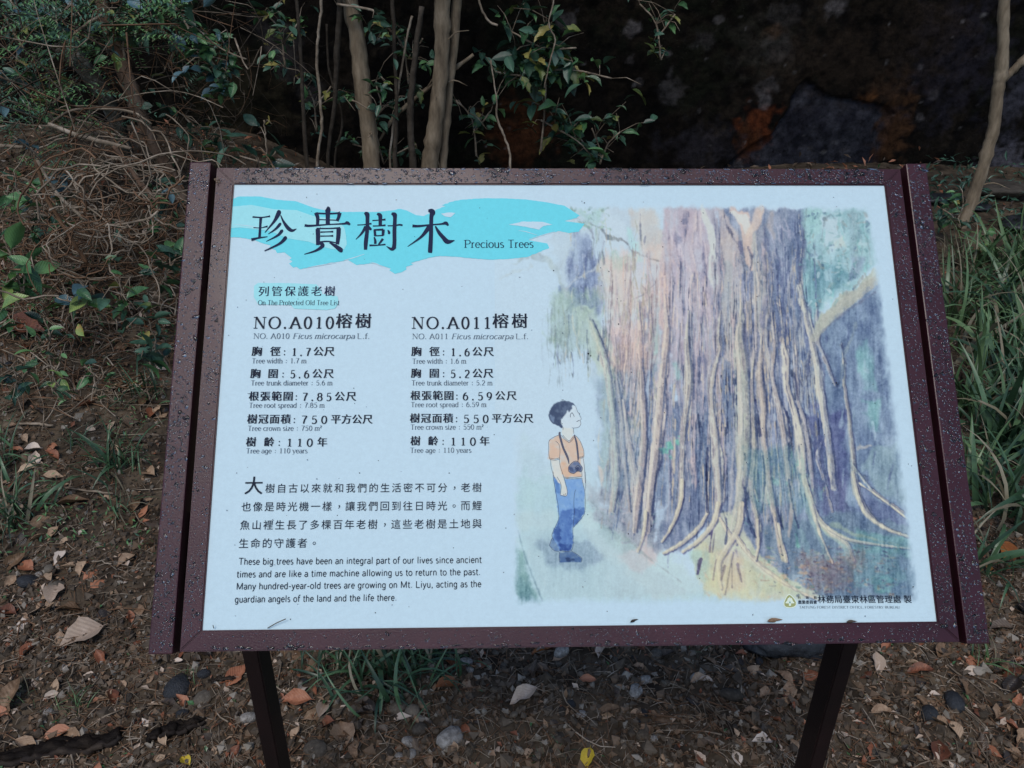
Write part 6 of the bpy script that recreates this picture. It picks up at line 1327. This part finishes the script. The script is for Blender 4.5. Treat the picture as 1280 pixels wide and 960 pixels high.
for x, y, n, l, k, lab, wf, sp in [
    (22, 655, 34, 78, 'd', 'dark broad bladed grass tuft at the left edge, level with the sign text', 1.5, .035), (150, 590, 30, 70, 'd', 'dark grass tuft close to the left edge of the sign', 1.4, .03), (185, 500, 22, 52, 'd', 'small dark grass tuft beside the left bar, upper', 1.3, .03), (150, 640, 14, 46, 'd', 'small low grass tuft below the dark tuft left of the sign', 1.2, .02),
    (8, 590, 22, 60, 'd', 'grass clump at the left edge above the broad bladed tuft', 1.3, .03), (92, 885, 18, 34, 'g', 'small green grass shoots in the litter at lower left', 1.0, .02), (20, 870, 16, 36, 'g', 'low grass at the lower left edge', 1.0, .02), (98, 560, 12, 40, 'd', 'thin grass between the left tufts', 1.0, .02),
    (450, 836, 30, 90, 'd', 'dark drooping grass in front of the big tuft under the sign', 1.5, .05), (500, 842, 30, 90, 'd', 'dark grass spreading toward the two tan stones', 1.5, .05), (540, 838, 20, 70, 'd', 'dark grass blades reaching to the orange brown leaf', 1.4, .04),
    (472, 812, 44, 92, 'd', 'large dark grass tuft in the shade under the sign, left of the middle', 1.5, .05), (545, 822, 30, 74, 'd', 'dark grass under the lower edge of the sign, right part of the clump', 1.3, .05), (410, 822, 22, 70, 'd', 'dark grass blades beside the left post', 1.3, .04), (1230, 832, 12, 60, 'g', 'few green grass blades right of the right post', 1.2, .02), (870, 812, 16, 34, 'd', 'small dark grass under the sign right of the middle', 1.0, .03),
    (1200, 400, 30, 96, 'g', 'green grass leaning against the right bar, upper', 1.2, .05), (1205, 520, 30, 110, 'g', 'green grass leaning against the right bar, middle', 1.3, .04), (1218, 610, 28, 100, 'g', 'green grass leaning against the right bar, lower', 1.3, .04), (1285, 360, 30, 90, 'g', 'bright grass at the right edge behind the others', 1.2, .06),
    (1262, 640, 32, 126, 'd', 'dark arching grass clump at the right edge, low beside the sign', 1.72, .04), (1250, 560, 32, 126, 'd', 'dense arching grass clump right of the sign middle', 1.72, .04), (1270, 480, 32, 120, 'd', 'arching grass clump at the right edge, middle height', 1.61, .05), (1225, 450, 28, 105, 'g', 'green grass tuft right beside the right bar, middle', 1.49, .05), (1262, 400, 30, 99, 'd', 'grass clump at the right edge, above the middle', 1.49, .05),
    (1215, 375, 25, 87, 'g', 'grass tuft at the foot of the slim tree, front', 1.26, .05), (1258, 345, 27, 81, 'g', 'grass tuft right of the slim tree foot', 1.26, .06), (1195, 340, 19, 69, 'y', 'dry straw coloured grass at the slim tree foot', 1.15, .05), (1230, 330, 20, 66, 'g', 'small grass tuft behind the slim tree foot', 1.15, .06), (1228, 700, 20, 90, 'd', 'dark grass by the lower right corner of the sign', 1.49, .04), (1240, 505, 24, 99, 'd', 'grass tuft between the two right hand clumps', 1.38, .05),
    (1290, 430, 24, 105, 'g', 'grass clump cut by the right edge of the view', 1.38, .05), (1285, 560, 24, 120, 'd', 'low arching grass cut by the right edge of the view', 1.49, .05), (235, 850, 10, 24, 'g', 'tiny grass shoots left of the left post', .9, .015), (690, 940, 8, 26, 'd', 'tiny grass sprig at the bottom middle', 1, .015)]:
    tuft(x, y, n, l, k, lab, None, wf, sp)
# ------------------------------------------------------------------ things lying on the ground
def lay(me, px_, py_, len_px, ang, name, label, cat, group=None, tilt=.18, lift=.004, flat=1.0):
    p = on_ground(px_, py_); s_ = len_px * (p - CAM_LOC).length / FPX / .95
    e = .02; nx_ = -(gz(p.x + e, p.y) - gz(p.x - e, p.y)) / (2 * e); ny_ = -(gz(p.x, p.y + e) - gz(p.x, p.y - e)) / (2 * e)
    nrm = Vector((nx_ * .4, ny_ * .4, 1)).normalized(); q = nrm.to_track_quat('Z', 'Y').to_matrix() @ Euler((rnd.gauss(0, tilt), rnd.gauss(0, tilt), math.radians(ang))).to_matrix()
    o = bpy.data.objects.new(name, me); COL.objects.link(o); o.matrix_world = Matrix.Translation(p + Vector((0, 0, lift + s_ * .03))) @ q.to_4x4() @ Matrix.Diagonal((s_, s_ * flat, s_, 1)) @ Matrix.Translation((-.5, 0, 0))
    tag(o, label, cat, group); return o
D = DRY
for k, (x, y, l, a, key, lab) in enumerate([
    (36, 421, 52, -8, 'red', 'long orange brown curled leaf on the bank at the left edge'), (125, 729, 46, 25, 'red', 'curled orange brown leaf left of the lower sign corner'), (101, 796, 42, 80, 'pale', 'broad pale tan leaf with a torn edge at lower left'), (16, 877, 40, 30, 'tan', 'tan leaf at the lower left edge'), (66, 915, 30, 60, 'red', 'reddish tan leaf near the bottom left'),
    (42, 930, 14, 10, 'yel', 'tiny yellow leaf near the bottom left corner'), (92, 636, 32, 15, 'tan', 'flat tan leaf below the left grass tuft'), (172, 632, 26, -30, 'tan', 'tan leaf lying beside the left edge of the sign'), (170, 492, 20, -10, 'or', 'orange leaf in the grass left of the sign'), (63, 566, 22, -40, 'red', 'dull red leaf above the left grass tuft'), (46, 581, 20, 50, 'pale', 'small pale leaf between the left tufts'),
    (68, 745, 26, 40, 'pale', 'pale curled leaf at left above the broad torn one'), (38, 812, 22, 50, 'red', 'small rust red leaf at the lower left'), (70, 750, 24, 10, 'tan', 'small tan leaf beside the pale curled one'), (75, 700, 18, 70, 'pale', 'tiny pale leaf scrap left of the orange brown leaf'), (140, 873, 22, 80, 'red', 'dark red leaf in the litter left of the driftwood'), (92, 918, 24, 40, 'tan', 'tan leaf just above the driftwood'),
    (118, 540, 14, 10, 'pale', 'light scrap of leaf by the small shoot'), (297, 848, 30, -70, 'red', 'salmon coloured leaf against the left post'), (372, 885, 34, 60, 'red', 'reddish leaf right of the left post'), (428, 916, 34, -50, 'tan', 'broad brown leaf under the sign'), (368, 818, 36, 5, 'tan', 'tan leaf peeping out below the sign edge by the left post'), (388, 842, 20, -40, 'tan', 'small light leaf below the sign edge'),
    (678, 818, 26, -40, 'or', 'bright orange leaf just below the sign edge'), (562, 868, 30, -15, 'or', 'orange brown leaf beside the dark grass under the sign'), (584, 866, 26, 20, 'tan', 'brown leaf beside the orange one under the grass'), (405, 890, 30, 50, 'pale', 'pale narrow leaf half under the grass tuft'), (655, 880, 34, 8, 'pale', 'pale angular leaf lying under the middle of the sign'), (734, 955, 26, -50, 'yel', 'yellow leaf at the bottom edge, right of the middle'),
    (827, 905, 28, 55, 'tan', 'heart shaped tan leaf with a long stalk under the sign'), (806, 928, 20, 70, 'tan', 'small tan leaf left of the heart shaped one'), (762, 893, 26, 70, 'tan', 'upright narrow tan leaf among the pebbles'), (797, 844, 16, 75, 'tan', 'tiny ochre leaf below the sign edge'), (634, 958, 26, 30, 'tan', 'tan leaf cut by the bottom edge, middle'), (918, 958, 18, 80, 'pale', 'pale leaf scrap at the bottom edge right of middle'),
    (936, 898, 16, 40, 'tan', 'small peach coloured leaf on the bare soil'), (1258, 688, 34, 15, 'or', 'orange yellow leaf in the grass at the right edge'), (1236, 702, 20, 30, 'or', 'smaller orange leaf beside the one in the right grass'), (1222, 318, 16, 10, 'or', 'orange leaf at the foot of the slim tree'), (1150, 845, 26, 10, 'red', 'red brown leaf right of the right post'), (1210, 868, 26, 60, 'tan', 'tan leaf among the leaf litter at lower right'),
    (1262, 846, 30, 30, 'red', 'dull red leaf at the lower right edge'), (1170, 948, 30, 10, 'red', 'brown leaf at the bottom right'), (1100, 900, 24, 40, 'tan', 'straw coloured leaf beside the right post'), (232, 953, 18, 0, 'yel', 'small bright yellow petal near the bottom left')]):
    me = D[key][k % 4]; fl_ = 1.35 if 'broad' in lab or 'heart' in lab else (.8 if 'narrow' in lab else 1.0); lay(me, x, y, l, a, 'fallen_leaf', lab, 'leaf', flat=fl_)
q = at_y(137, 357, 1.65); o = link_copy('hanging_leaf', D['gror'][0], q, (-.9, .6, 1.2), .052); tag(o, 'yellow green leaf tinged orange on the dead vines left of the sign', 'leaf')
q = at_y(105, 420, 1.5); o = link_copy('hanging_leaf', D['gror'][1], q, (-.8, -.5, 2.2), .055); tag(o, 'curled green leaf with an orange half, left of the sign', 'leaf')

def scatter_px(n, boxes):
    xs, ys = [], []
    tot = [(b[2] - b[0]) * (b[3] - b[1]) * b[4] for b in boxes]; S_ = sum(tot)
    for b, t in zip(boxes, tot):
        m_ = int(n * t / S_); xs += [rnd.uniform(b[0], b[2]) for _ in range(m_)]; ys += [rnd.uniform(b[1], b[3]) for _ in range(m_)]
    return on_ground_many(xs, ys), xs, ys
# the rest of the leaves one can pick out, in groups by place and look
LEFT = [('left of the sign, level with its record columns', [(-10, 430, 210, 560, 1)], .3), ('left of the sign, level with its paragraph', [(-10, 560, 200, 690, 1)], .35), ('left of the lower corner of the sign', [(-10, 690, 185, 800, 1)], .35)]
BL_ = [('in the bottom left corner of the view', [(-10, 800, 150, 965, 1)], .4), ('between the bottom left corner and the left post', [(150, 818, 300, 965, 1)], .35), ('just right of the left post', [(345, 818, 430, 965, 1)], .25)]
MD_ = [('under the sign, toward the left post', [(430, 880, 600, 965, 1), (560, 812, 640, 880, 1)], .5), ('under the middle of the sign', [(640, 812, 860, 965, 1)], .5)]
BR_ = [('left of the right post', [(860, 812, 1010, 965, 1)], .4), ('just right of the right post', [(1060, 812, 1180, 965, 1)], .3), ('in the bottom right corner of the view', [(1180, 812, 1290, 965, 1)], .3)]
def split(a, b, c, d): return [(w_, bx, int(round(n_ * f_))) for grp, n_ in ((LEFT, a), (BL_, b), (MD_, c), (BR_, d)) for w_, bx, f_ in grp]
regions = split(84, 62, 40, 84) + [('among the grass right of the sign', [(1185, 320, 1290, 800, 1)], 26)]
kinds = [('tan', 'tan', 5), ('red', 'reddish brown', 2), ('pale', 'pale', 1.4), ('dk', 'dark rotten', 4)]
for rg, boxes, n in regions:
    P, xs, ys = scatter_px(n, boxes)
    for x, y in zip(xs, ys):
        key, word, _ = rnd.choices(kinds, [k[2] for k in kinds])[0]
        lay(D[key][rnd.randrange(4)], x, y, rnd.uniform(9, 26), rnd.uniform(0, 360), 'fallen_leaf', f'small {word} leaf lying {rg}', 'leaf', f'{word} leaves lying {rg}', .35)

# stones
M_st = noisy('grey_stone', [(.04, .032, .024), (.09, .075, .058), (.16, .138, .108)], 5, .75, .3, 10, .9, 16, obj_random=True)
M_wst = noisy('white_stone', [(.12, .105, .09), (.30, .275, .245), (.50, .47, .43)], 5, .8, .3, 10, 1, 14)
M_dst = noisy('wet_dark_stone', [(.010, .011, .013), (.022, .024, .028), (.045, .048, .054)], 6, .45, .4, 10, .9, 16)
M_bst = noisy('brown_stone', [(.06, .045, .03), (.13, .10, .07), (.22, .18, .135)], 5, .75, .3, 10, .9, 16, obj_random=True)
def rock_mesh(seed, m, sub=2, rough=.28, flat=.6):
    bm = bmesh.new(); bmesh.ops.create_icosphere(bm, subdivisions=sub, radius=.5); r_ = random.Random(seed); ph = [Vector((r_.gauss(0, 1), r_.gauss(0, 1), r_.gauss(0, 1))).normalized() for _ in range(9)]; am = [r_.uniform(-rough, rough * .6) for _ in ph]
    for v in bm.verts:
        d = v.co.normalized(); k = 1
        for p, a in zip(ph, am): k += a * max(0, d.dot(p)) ** 3 * 1.3
        k += (r_.random() - .5) * .13; v.co = Vector((v.co.x * k * 1.15, v.co.y * k * .9, v.co.z * k * flat))
    me = bpy.data.meshes.new('pebble'); bm.to_mesh(me); bm.free(); me.materials.append(m); me.polygons.foreach_set('use_smooth', [sub > 1] * len(me.polygons)); return me
RK = {k: [rock_mesh(i * 13 + j, m, 2) for i in range(4)] for j, (k, m) in enumerate((('g', M_st), ('w', M_wst), ('d', M_dst), ('b', M_bst)))}
def stone(x, y, l, a, key, lab, group=None, sub=None, k=0):
    l *= .88
    p = on_ground(x, y); s_ = l * (p - CAM_LOC).length / FPX; o = link_copy('stone', RK[key][k % 4] if sub is None else sub, p + Vector((0, 0, s_ * .08)), (rnd.gauss(0, .2), rnd.gauss(0, .2), R(a)), s_); tag(o, lab, 'stone', group); return o
for k, (x, y, l, a, key, lab) in enumerate([(512, 930, 20, 10, 'w', 'whitish rounded stone under the sign'), (512, 946, 18, 50, 'w', 'small white stone just below the rounded white one'), (562, 925, 36, 20, 'w', 'white crumbly lump under the middle of the sign'), (804, 856, 18, 20, 'w', 'rough white stone, upper of the pair under the sign'), (794, 872, 24, 70, 'w', 'rough white stone, lower of the pair under the sign'), (867, 856, 14, 40, 'w', 'small white stone below the sign edge, right of the rough pair'),
    (583, 836, 20, 0, 'w', 'white pebble just below the sign edge'), (815, 934, 14, 80, 'w', 'tiny white stone near the heart shaped leaf'), (726, 900, 14, 30, 'w', 'pale violet pebble in the soil'), (515, 896, 22, 60, 'b', 'round tan stone right of the shaded grass'), (498, 888, 22, 20, 'b', 'tan stone touching the round one beside the grass'), (526, 912, 20, 40, 'g', 'dull grey stone below the two tan stones'), (395, 940, 28, 10, 'g', 'flat grey stone by the left post'),
    (222, 858, 34, 80, 'd', 'dark flat wet pebble left of the left post'), (228, 892, 16, 20, 'd', 'small dark blue pebble left of the left post'), (255, 872, 24, 40, 'g', 'grey flat stone between the dark pebbles and the post'), (256, 846, 16, 10, 'd', 'dark pebble just below the sign corner'), (35, 725, 22, 20, 'd', 'dark pebble in the litter at the left edge'), (73, 733, 20, 40, 'g', 'grey brown pebble left of the orange brown leaf'), (700, 822, 24, 30, 'w', 'grey white stone below the sign edge beside the orange leaf'),
    (818, 825, 18, 70, 'g', 'grey stone close under the sign edge'), (910, 878, 30, 10, 'g', 'half buried grey stone on the bare soil'), (700, 925, 20, 80, 'g', 'upright grey stone near the bottom middle'), (804, 929, 18, 0, 'b', 'brown pebble by the heart shaped leaf'), (1268, 700, 14, 0, 'g', 'pebble in the grass at the right edge'), (1160, 895, 22, 60, 'd', 'dark wet pebble right of the right post'), (1190, 880, 30, 75, 'd', 'black stone between the litter at lower right'),
    (310, 905, 24, 30, 'w', 'pale stone touching the left post')]): stone(x, y, l, a, key, lab, k=k)
for rg, boxes, n in split(44, 50, 96, 60):
    P, xs, ys = scatter_px(n, boxes)
    for x, y in zip(xs, ys):
        key, word = rnd.choices([('g', 'grey'), ('b', 'brown'), ('w', 'whitish'), ('d', 'dark')], [5, 6, .6, 1])[0]
        stone(x, y, rnd.uniform(6, 13), rnd.uniform(0, 360), key, f'small {word} pebble half buried {rg}', f'{word} pebbles {rg}', k=rnd.randrange(4))
# larger stones at the wall foot, right
for k, (x, y, l, lab) in enumerate([(1256, 244, 60, 'flat grey footing stone at the wall foot, behind the slim tree'), (1272, 280, 60, 'grey stone below the footing stone at the right edge'), (1180, 250, 40, 'dim stone at the wall foot left of the slim tree'), (1225, 262, 36, 'rounded mossy stone right of the slim tree')]):
    p = on_ground(x, y); s_ = l * (p - CAM_LOC).length / FPX; o = link_copy('stone', rock_mesh(70 + k, M_dst if k != 0 else M_st, 3, .5, .26), p + Vector((0, 0, s_ * .08)), (0, .05, rnd.random()), s_); tag(o, lab, 'stone')
# black rubber-like rock in the shade by the right post
p = on_ground(985, 824); o = link_copy('rock', rock_mesh(91, M_dst, 4, .35, .5), p + Vector((0, .06, .01)), (.1, .1, .2), .25); tag(o, 'black wet rock in the shade beside the right post', 'rock')
# driftwood: dark rotten branch pieces at the bottom left
M_rot = noisy('rotten_wood', [(.005, .004, .004), (.020, .014, .011), (.09, .065, .045)], 14, .7, .2, 10, 1, 30, stretch=(.3, 1, 1))
for P, lab in (([(-20, 955, 16), (30, 940, 26), (80, 930, 30), (130, 926, 26), (165, 915, 16)], 'dark rotten branch lying along the bottom left corner'), ([(183, 934, 12), (205, 924, 20), (235, 916, 20), (262, 906, 10)], 'short dark rotten branch piece left of the left post'), ([(262, 858, 6), (280, 856, 7), (300, 857, 6)], 'short black stick touching the left post')):
    pts = [on_ground(x, y) + Vector((0, 0, .014)) for x, y, w_ in P]; rad = [w_ / 2 * (p - CAM_LOC).length / FPX * .8 for p, (x, y, w_) in zip(pts, P)]
    sp, sr = smooth_path(pts, rad, 9, .006); g_ = Geo()
    for off, sc_ in ((0, .62), (.35, .42), (-.4, .38)):
        ph = rnd.random() * 6; q_ = [p + Vector((0, off * r_ * 1.6, .2 * r_ * math.sin(i * .8 + ph) - .1 * r_)) for i, (p, r_) in enumerate(zip(sp, sr))]; cut = rnd.randrange(0, 6)
        g_.tube(q_[cut:len(q_) - rnd.randrange(1, 6)], [max(.002, r_ * sc_ * (1 + rnd.uniform(-.35, .25))) for r_ in sr][cut:len(q_)][:len(q_)] [:len(q_[cut:])], 7, knob=.55); tag(g_.build('rotten_branch', [M_rot]), lab, 'branch')
# twigs, individually
tw = 0
for rg, boxes, n in split(34, 34, 22, 30):
    P, xs, ys = scatter_px(n, boxes)
    for p in P:
        a = rnd.random() * 6.28; ln_ = rnd.uniform(.03, .13); k = rnd.uniform(-.5, .5); pts = []
        for i in range(5):
            t = i / 4 - .5; x = p[0] + math.cos(a + k * t) * ln_ * t; y = p[1] + math.sin(a + k * t) * ln_ * t; pts.append(Vector((x, y, gz(x, y) + .006 + .008 * abs(t))))
        g_ = Geo(); g_.tube(pts, [.0022, .002, .0018, .0014, .0009], 4); tag(g_.build('twig', [rnd.choice([M_twig, M_twig2])]), f'thin dry twig lying {rg}', 'twig', f'twigs lying {rg}')
# crumbs, chips and needles nobody could count
def world_scatter(n, seed):
    r_ = np.random.RandomState(seed); A = on_ground_many(np.concatenate([r_.uniform(-30, 1310, n // 2), r_.uniform(-40, 210, n // 4), r_.uniform(1165, 1320, n // 4)]), np.concatenate([r_.uniform(790, 985, n // 2), r_.uniform(380, 830, n // 4), r_.uniform(330, 830, n // 4)]))
    return A
g_ = Geo(); bm = bmesh.new(); bmesh.ops.create_icosphere(bm, subdivisions=1, radius=.5); ic = [v.co.copy() for v in bm.verts]; icf = [tuple(v.index for v in f.verts) for f in bm.faces]; bm.free()
bm = bmesh.new(); bmesh.ops.create_icosphere(bm, subdivisions=0 + 1, radius=.5); bm.free()
oct_ = [Vector(v) for v in ((.5, 0, 0), (0, .5, 0), (-.5, 0, 0), (0, -.5, 0), (0, 0, .35), (0, 0, -.35))]; octf = [(0, 1, 4), (1, 2, 4), (2, 3, 4), (3, 0, 4), (1, 0, 5), (2, 1, 5), (3, 2, 5), (0, 3, 5)]
M_cr = [noisy('soil_crumb', [(.035, .026, .018), (.09, .068, .048), (.15, .12, .09)], 30, .8, .3), noisy('grit_pale', [(.16, .14, .11), (.34, .30, .25)], 30, .8, .3), noisy('grit_brown', [(.10, .065, .04), (.19, .13, .085)], 30, .8, .3)]
for i, p in enumerate(world_scatter(14000, 5)):
    s_ = abs(rnd.gauss(0, 1)) * .005 + .003; E_ = Euler((rnd.random() * 6, rnd.random() * 6, rnd.random() * 6)).to_matrix(); j = [1 + rnd.uniform(-.35, .35) for _ in range(6)]; c = Vector(p) + Vector((rnd.gauss(0, .004), rnd.gauss(0, .004), s_ * .2))
    g_.add([c + E_ @ (v * s_ * k * 2) for v, k in zip(oct_, j)], octf, 0 if i % 9 < 6 else (1 if i % 9 == 6 else 2))
o = g_.build('soil_crumbs', M_cr, smooth=False); tag(o, 'crumbs of soil and grit strewn over the ground', 'grit', kind='stuff')
g_ = Geo(); chip = leaf_geo(wid=.6, curl=.15, nl=2, stem=0)
for i, p in enumerate(world_scatter(13000, 9)):
    if -.40 < p[0] < .50 and p[1] < .5 and rnd.random() < .6: continue
    s_ = rnd.uniform(.005, .017) * (1.5 if i % 7 == 0 else 1); M_ = Matrix.Translation(Vector(p) + Vector((0, 0, .003))) @ Euler((rnd.gauss(0, .5), rnd.gauss(0, .5), rnd.random() * 6.28)).to_matrix().to_4x4() @ Matrix.Diagonal((s_, s_ * rnd.uniform(.3, 1.2), s_, 1))
    g_.add([M_ @ Vector(v) for v in chip[0]], chip[1], rnd.choices(range(5), [7, 3, 2.2, 8, .8])[0])
r_ = np.random.RandomState(77)
for i, p in enumerate(on_ground_many(np.concatenate([r_.uniform(-60, 260, 3600), r_.uniform(180, 1340, 1800)]), np.concatenate([r_.uniform(150, 440, 3600), r_.uniform(170, 340, 1800)]))):
    if p[1] > 4.5: continue
    s_ = rnd.uniform(.015, .05); M_ = Matrix.Translation(Vector(p) + Vector((0, 0, .006))) @ Euler((rnd.gauss(0, .6), rnd.gauss(0, .6), rnd.random() * 6.28)).to_matrix().to_4x4() @ Matrix.Diagonal((s_, s_ * rnd.uniform(.4, 1.0), s_, 1))
    g_.add([M_ @ Vector(v) for v in chip[0]], chip[1], rnd.choices(range(5), [4, 3, .5, 12, 2])[0])
o = g_.build('leaf_litter', [M_tan, M_red, M_pale, M_dk, M_mg], smooth=False); tag(o, 'broken dry leaf bits covering the soil around the sign', 'litter', kind='stuff')
g_ = Geo()
for i, p in enumerate(world_scatter(6000, 13)):
    ln_ = rnd.uniform(.015, .07); a = rnd.random() * 6.28; c = Vector(p) + Vector((0, 0, .004)); d = Vector((math.cos(a), math.sin(a), rnd.gauss(0, .2))) * ln_
    g_.tube([c - d / 2, c + Vector((0, 0, .004)), c + d / 2], [.0009, .0011, .0007], 3, mat=i % 2, cap=False)
o = g_.build('needle_litter', [M_twig, M_twig2]); tag(o, 'fine dry straws and rootlets lying over the soil', 'litter', kind='stuff')
# ------------------------------------------------------------------ rain drops standing on the painted metal
M_water = mat('rain_water', (1, .99, .99), .12, .2); bsdf(M_water).inputs['Transmission Weight'].default_value = 1.0; bsdf(M_water).inputs['IOR'].default_value = 1.33
g_ = Geo()
def drop(s_, t_, r_, el=1.0, ang=0, n0=0.0):
    K = 8; V_ = []; h = r_ * rnd.uniform(.22, .38)
    jit = [1 + rnd.uniform(-.22, .22) for _ in range(K)]
    for rr, hh in ((1.0, 0.0), (.86, .52), (.52, .86)):
        for k in range(K):
            a = 2 * math.pi * k / K; x = rr * r_ * jit[k] * math.cos(a) * el; y = rr * r_ * jit[k] * math.sin(a)
            V_.append((s_ + x * math.cos(ang) - y * math.sin(ang), t_ + x * math.sin(ang) + y * math.cos(ang), n0 + hh * h + .00004))
    V_.append((s_, t_, n0 + h)); F_ = []
    for j in range(2):
        for k in range(K): a = j * K + k; b = j * K + (k + 1) % K; F_.append((a, b, b + K, a + K))
    for k in range(K): F_.append((2 * K + k, 2 * K + (k + 1) % K, 3 * K))
    F_.append(tuple(range(K))[::-1]); g_.add(V_, F_)
def field(x0, x1, y0, y1, n, dens=None, rm=.0013):
    for i in range(n):
        x, y = rnd.uniform(x0, x1), rnd.uniform(y0, y1)
        if dens and rnd.random() > dens(x, y): continue
        r_ = min(.0034, rm * .54 * math.exp(rnd.gauss(0, .5))); el = 1 if rnd.random() < .7 else rnd.uniform(1.2, 2.2)
        drop(x, y, r_, el, rnd.random() * 3.14)
cl = lambda x, y: .35 + .65 * float(np.clip(.5 + 2.2 * vn(np.array([x]), np.array([y]), .03, 90)[0], 0, 1))
for sx in (-1, 1):
    a, b = sorted((sx * .4850, sx * .5100)); field(a, b, -.317, .322, 2700, cl)
    a, b = sorted((sx * .4525, sx * .4730)); field(a, b, -.30, .30, 1700, cl, .0011)
field(-.45, .45, .2945, .3148, 3300, cl, .0014); field(-.45, .45, -.3148, -.2945, 1900, cl, .0009)
for i in range(60):      # longer runs gathered along the lips
    x = rnd.uniform(-.44, .44); drop(x, rnd.choice([.2942, .3150]) + rnd.gauss(0, .0006), rnd.uniform(.0010, .0018), rnd.uniform(2, 5), 0)
for i in range(70): drop(rnd.uniform(-.44, .46), -.3135 + rnd.gauss(0, .0012), rnd.uniform(.0010, .0018), rnd.uniform(1.5, 4), 0)
for i in range(90):     # fine drops on the printed face
    r_ = rnd.uniform(.0004, .0010); drop(rnd.uniform(-.44, .44), rnd.uniform(-.285, .285), r_, 1, 0, PN + .0013)
o = g_.build('rain_drops', [M_water]); o.matrix_world = PM; o.parent = sign; o['kind'] = 'stuff'
# bits caught on the frame
def pt3(px_, py_, n_=.001): a, b = st(px_, py_); return PM @ Vector((float(a), float(b), n_))
for px_, py_, s_, key, rz, lab in [(966, 776.5, .020, 'tan', .1, 'brown leaf scrap stuck on the lower rim of the panel'), (1062, 777.5, .014, 'dk', .05, 'dark leaf shred on the lower rim near the right corner'), (791, 778, .012, 'dk', .4, 'black crumb on the lower rim, middle')]:
    o = link_copy('leaf_scrap', DRY[key][1], pt3(px_, py_, .002) - Vector((s_ / 2, 0, 0)), (TILT + .2, 0, rz), (s_, s_ * .45, s_)); tag(o, lab, 'leaf scrap')
a, b = pt3(333, 786, 0), pt3(357, 774, .004); g2 = Geo(); g2.tube([a, a.lerp(b, .5) + Vector((0, 0, .001)), b], .0006, 4); tag(g2.build('pine_needle', [M_dk]), 'thin dark needle sticking up on the lower left of the panel', 'needle')
a, b = pt3(266, 786, 0), pt3(266.5, 782, .004); g2 = Geo(); g2.tube([a, a.lerp(b, .5), b], .0006, 4); tag(g2.build('grass_seed', [M_dk]), 'tiny upright seed at the lower left corner of the panel', 'seed')
g2 = Geo()
c = pt3(273, 229, .001)
for k in range(9):
    d = Vector((rnd.gauss(0, .0018), rnd.gauss(0, .002), rnd.gauss(0, .002))); q = rnd.uniform(.0015, .003); E_ = Euler((rnd.random() * 6, rnd.random() * 6, 0)).to_matrix(); g2.add([c + d + E_ @ (v * q * 1.4) for v in oct_], octf)
tag(g2.build('wasp_mud', [noisy('pale_mud', [(.12, .07, .04), (.3, .22, .15)], 300, .7)], smooth=False), 'small crumbly mud clot in the top left corner of the frame', 'mud')
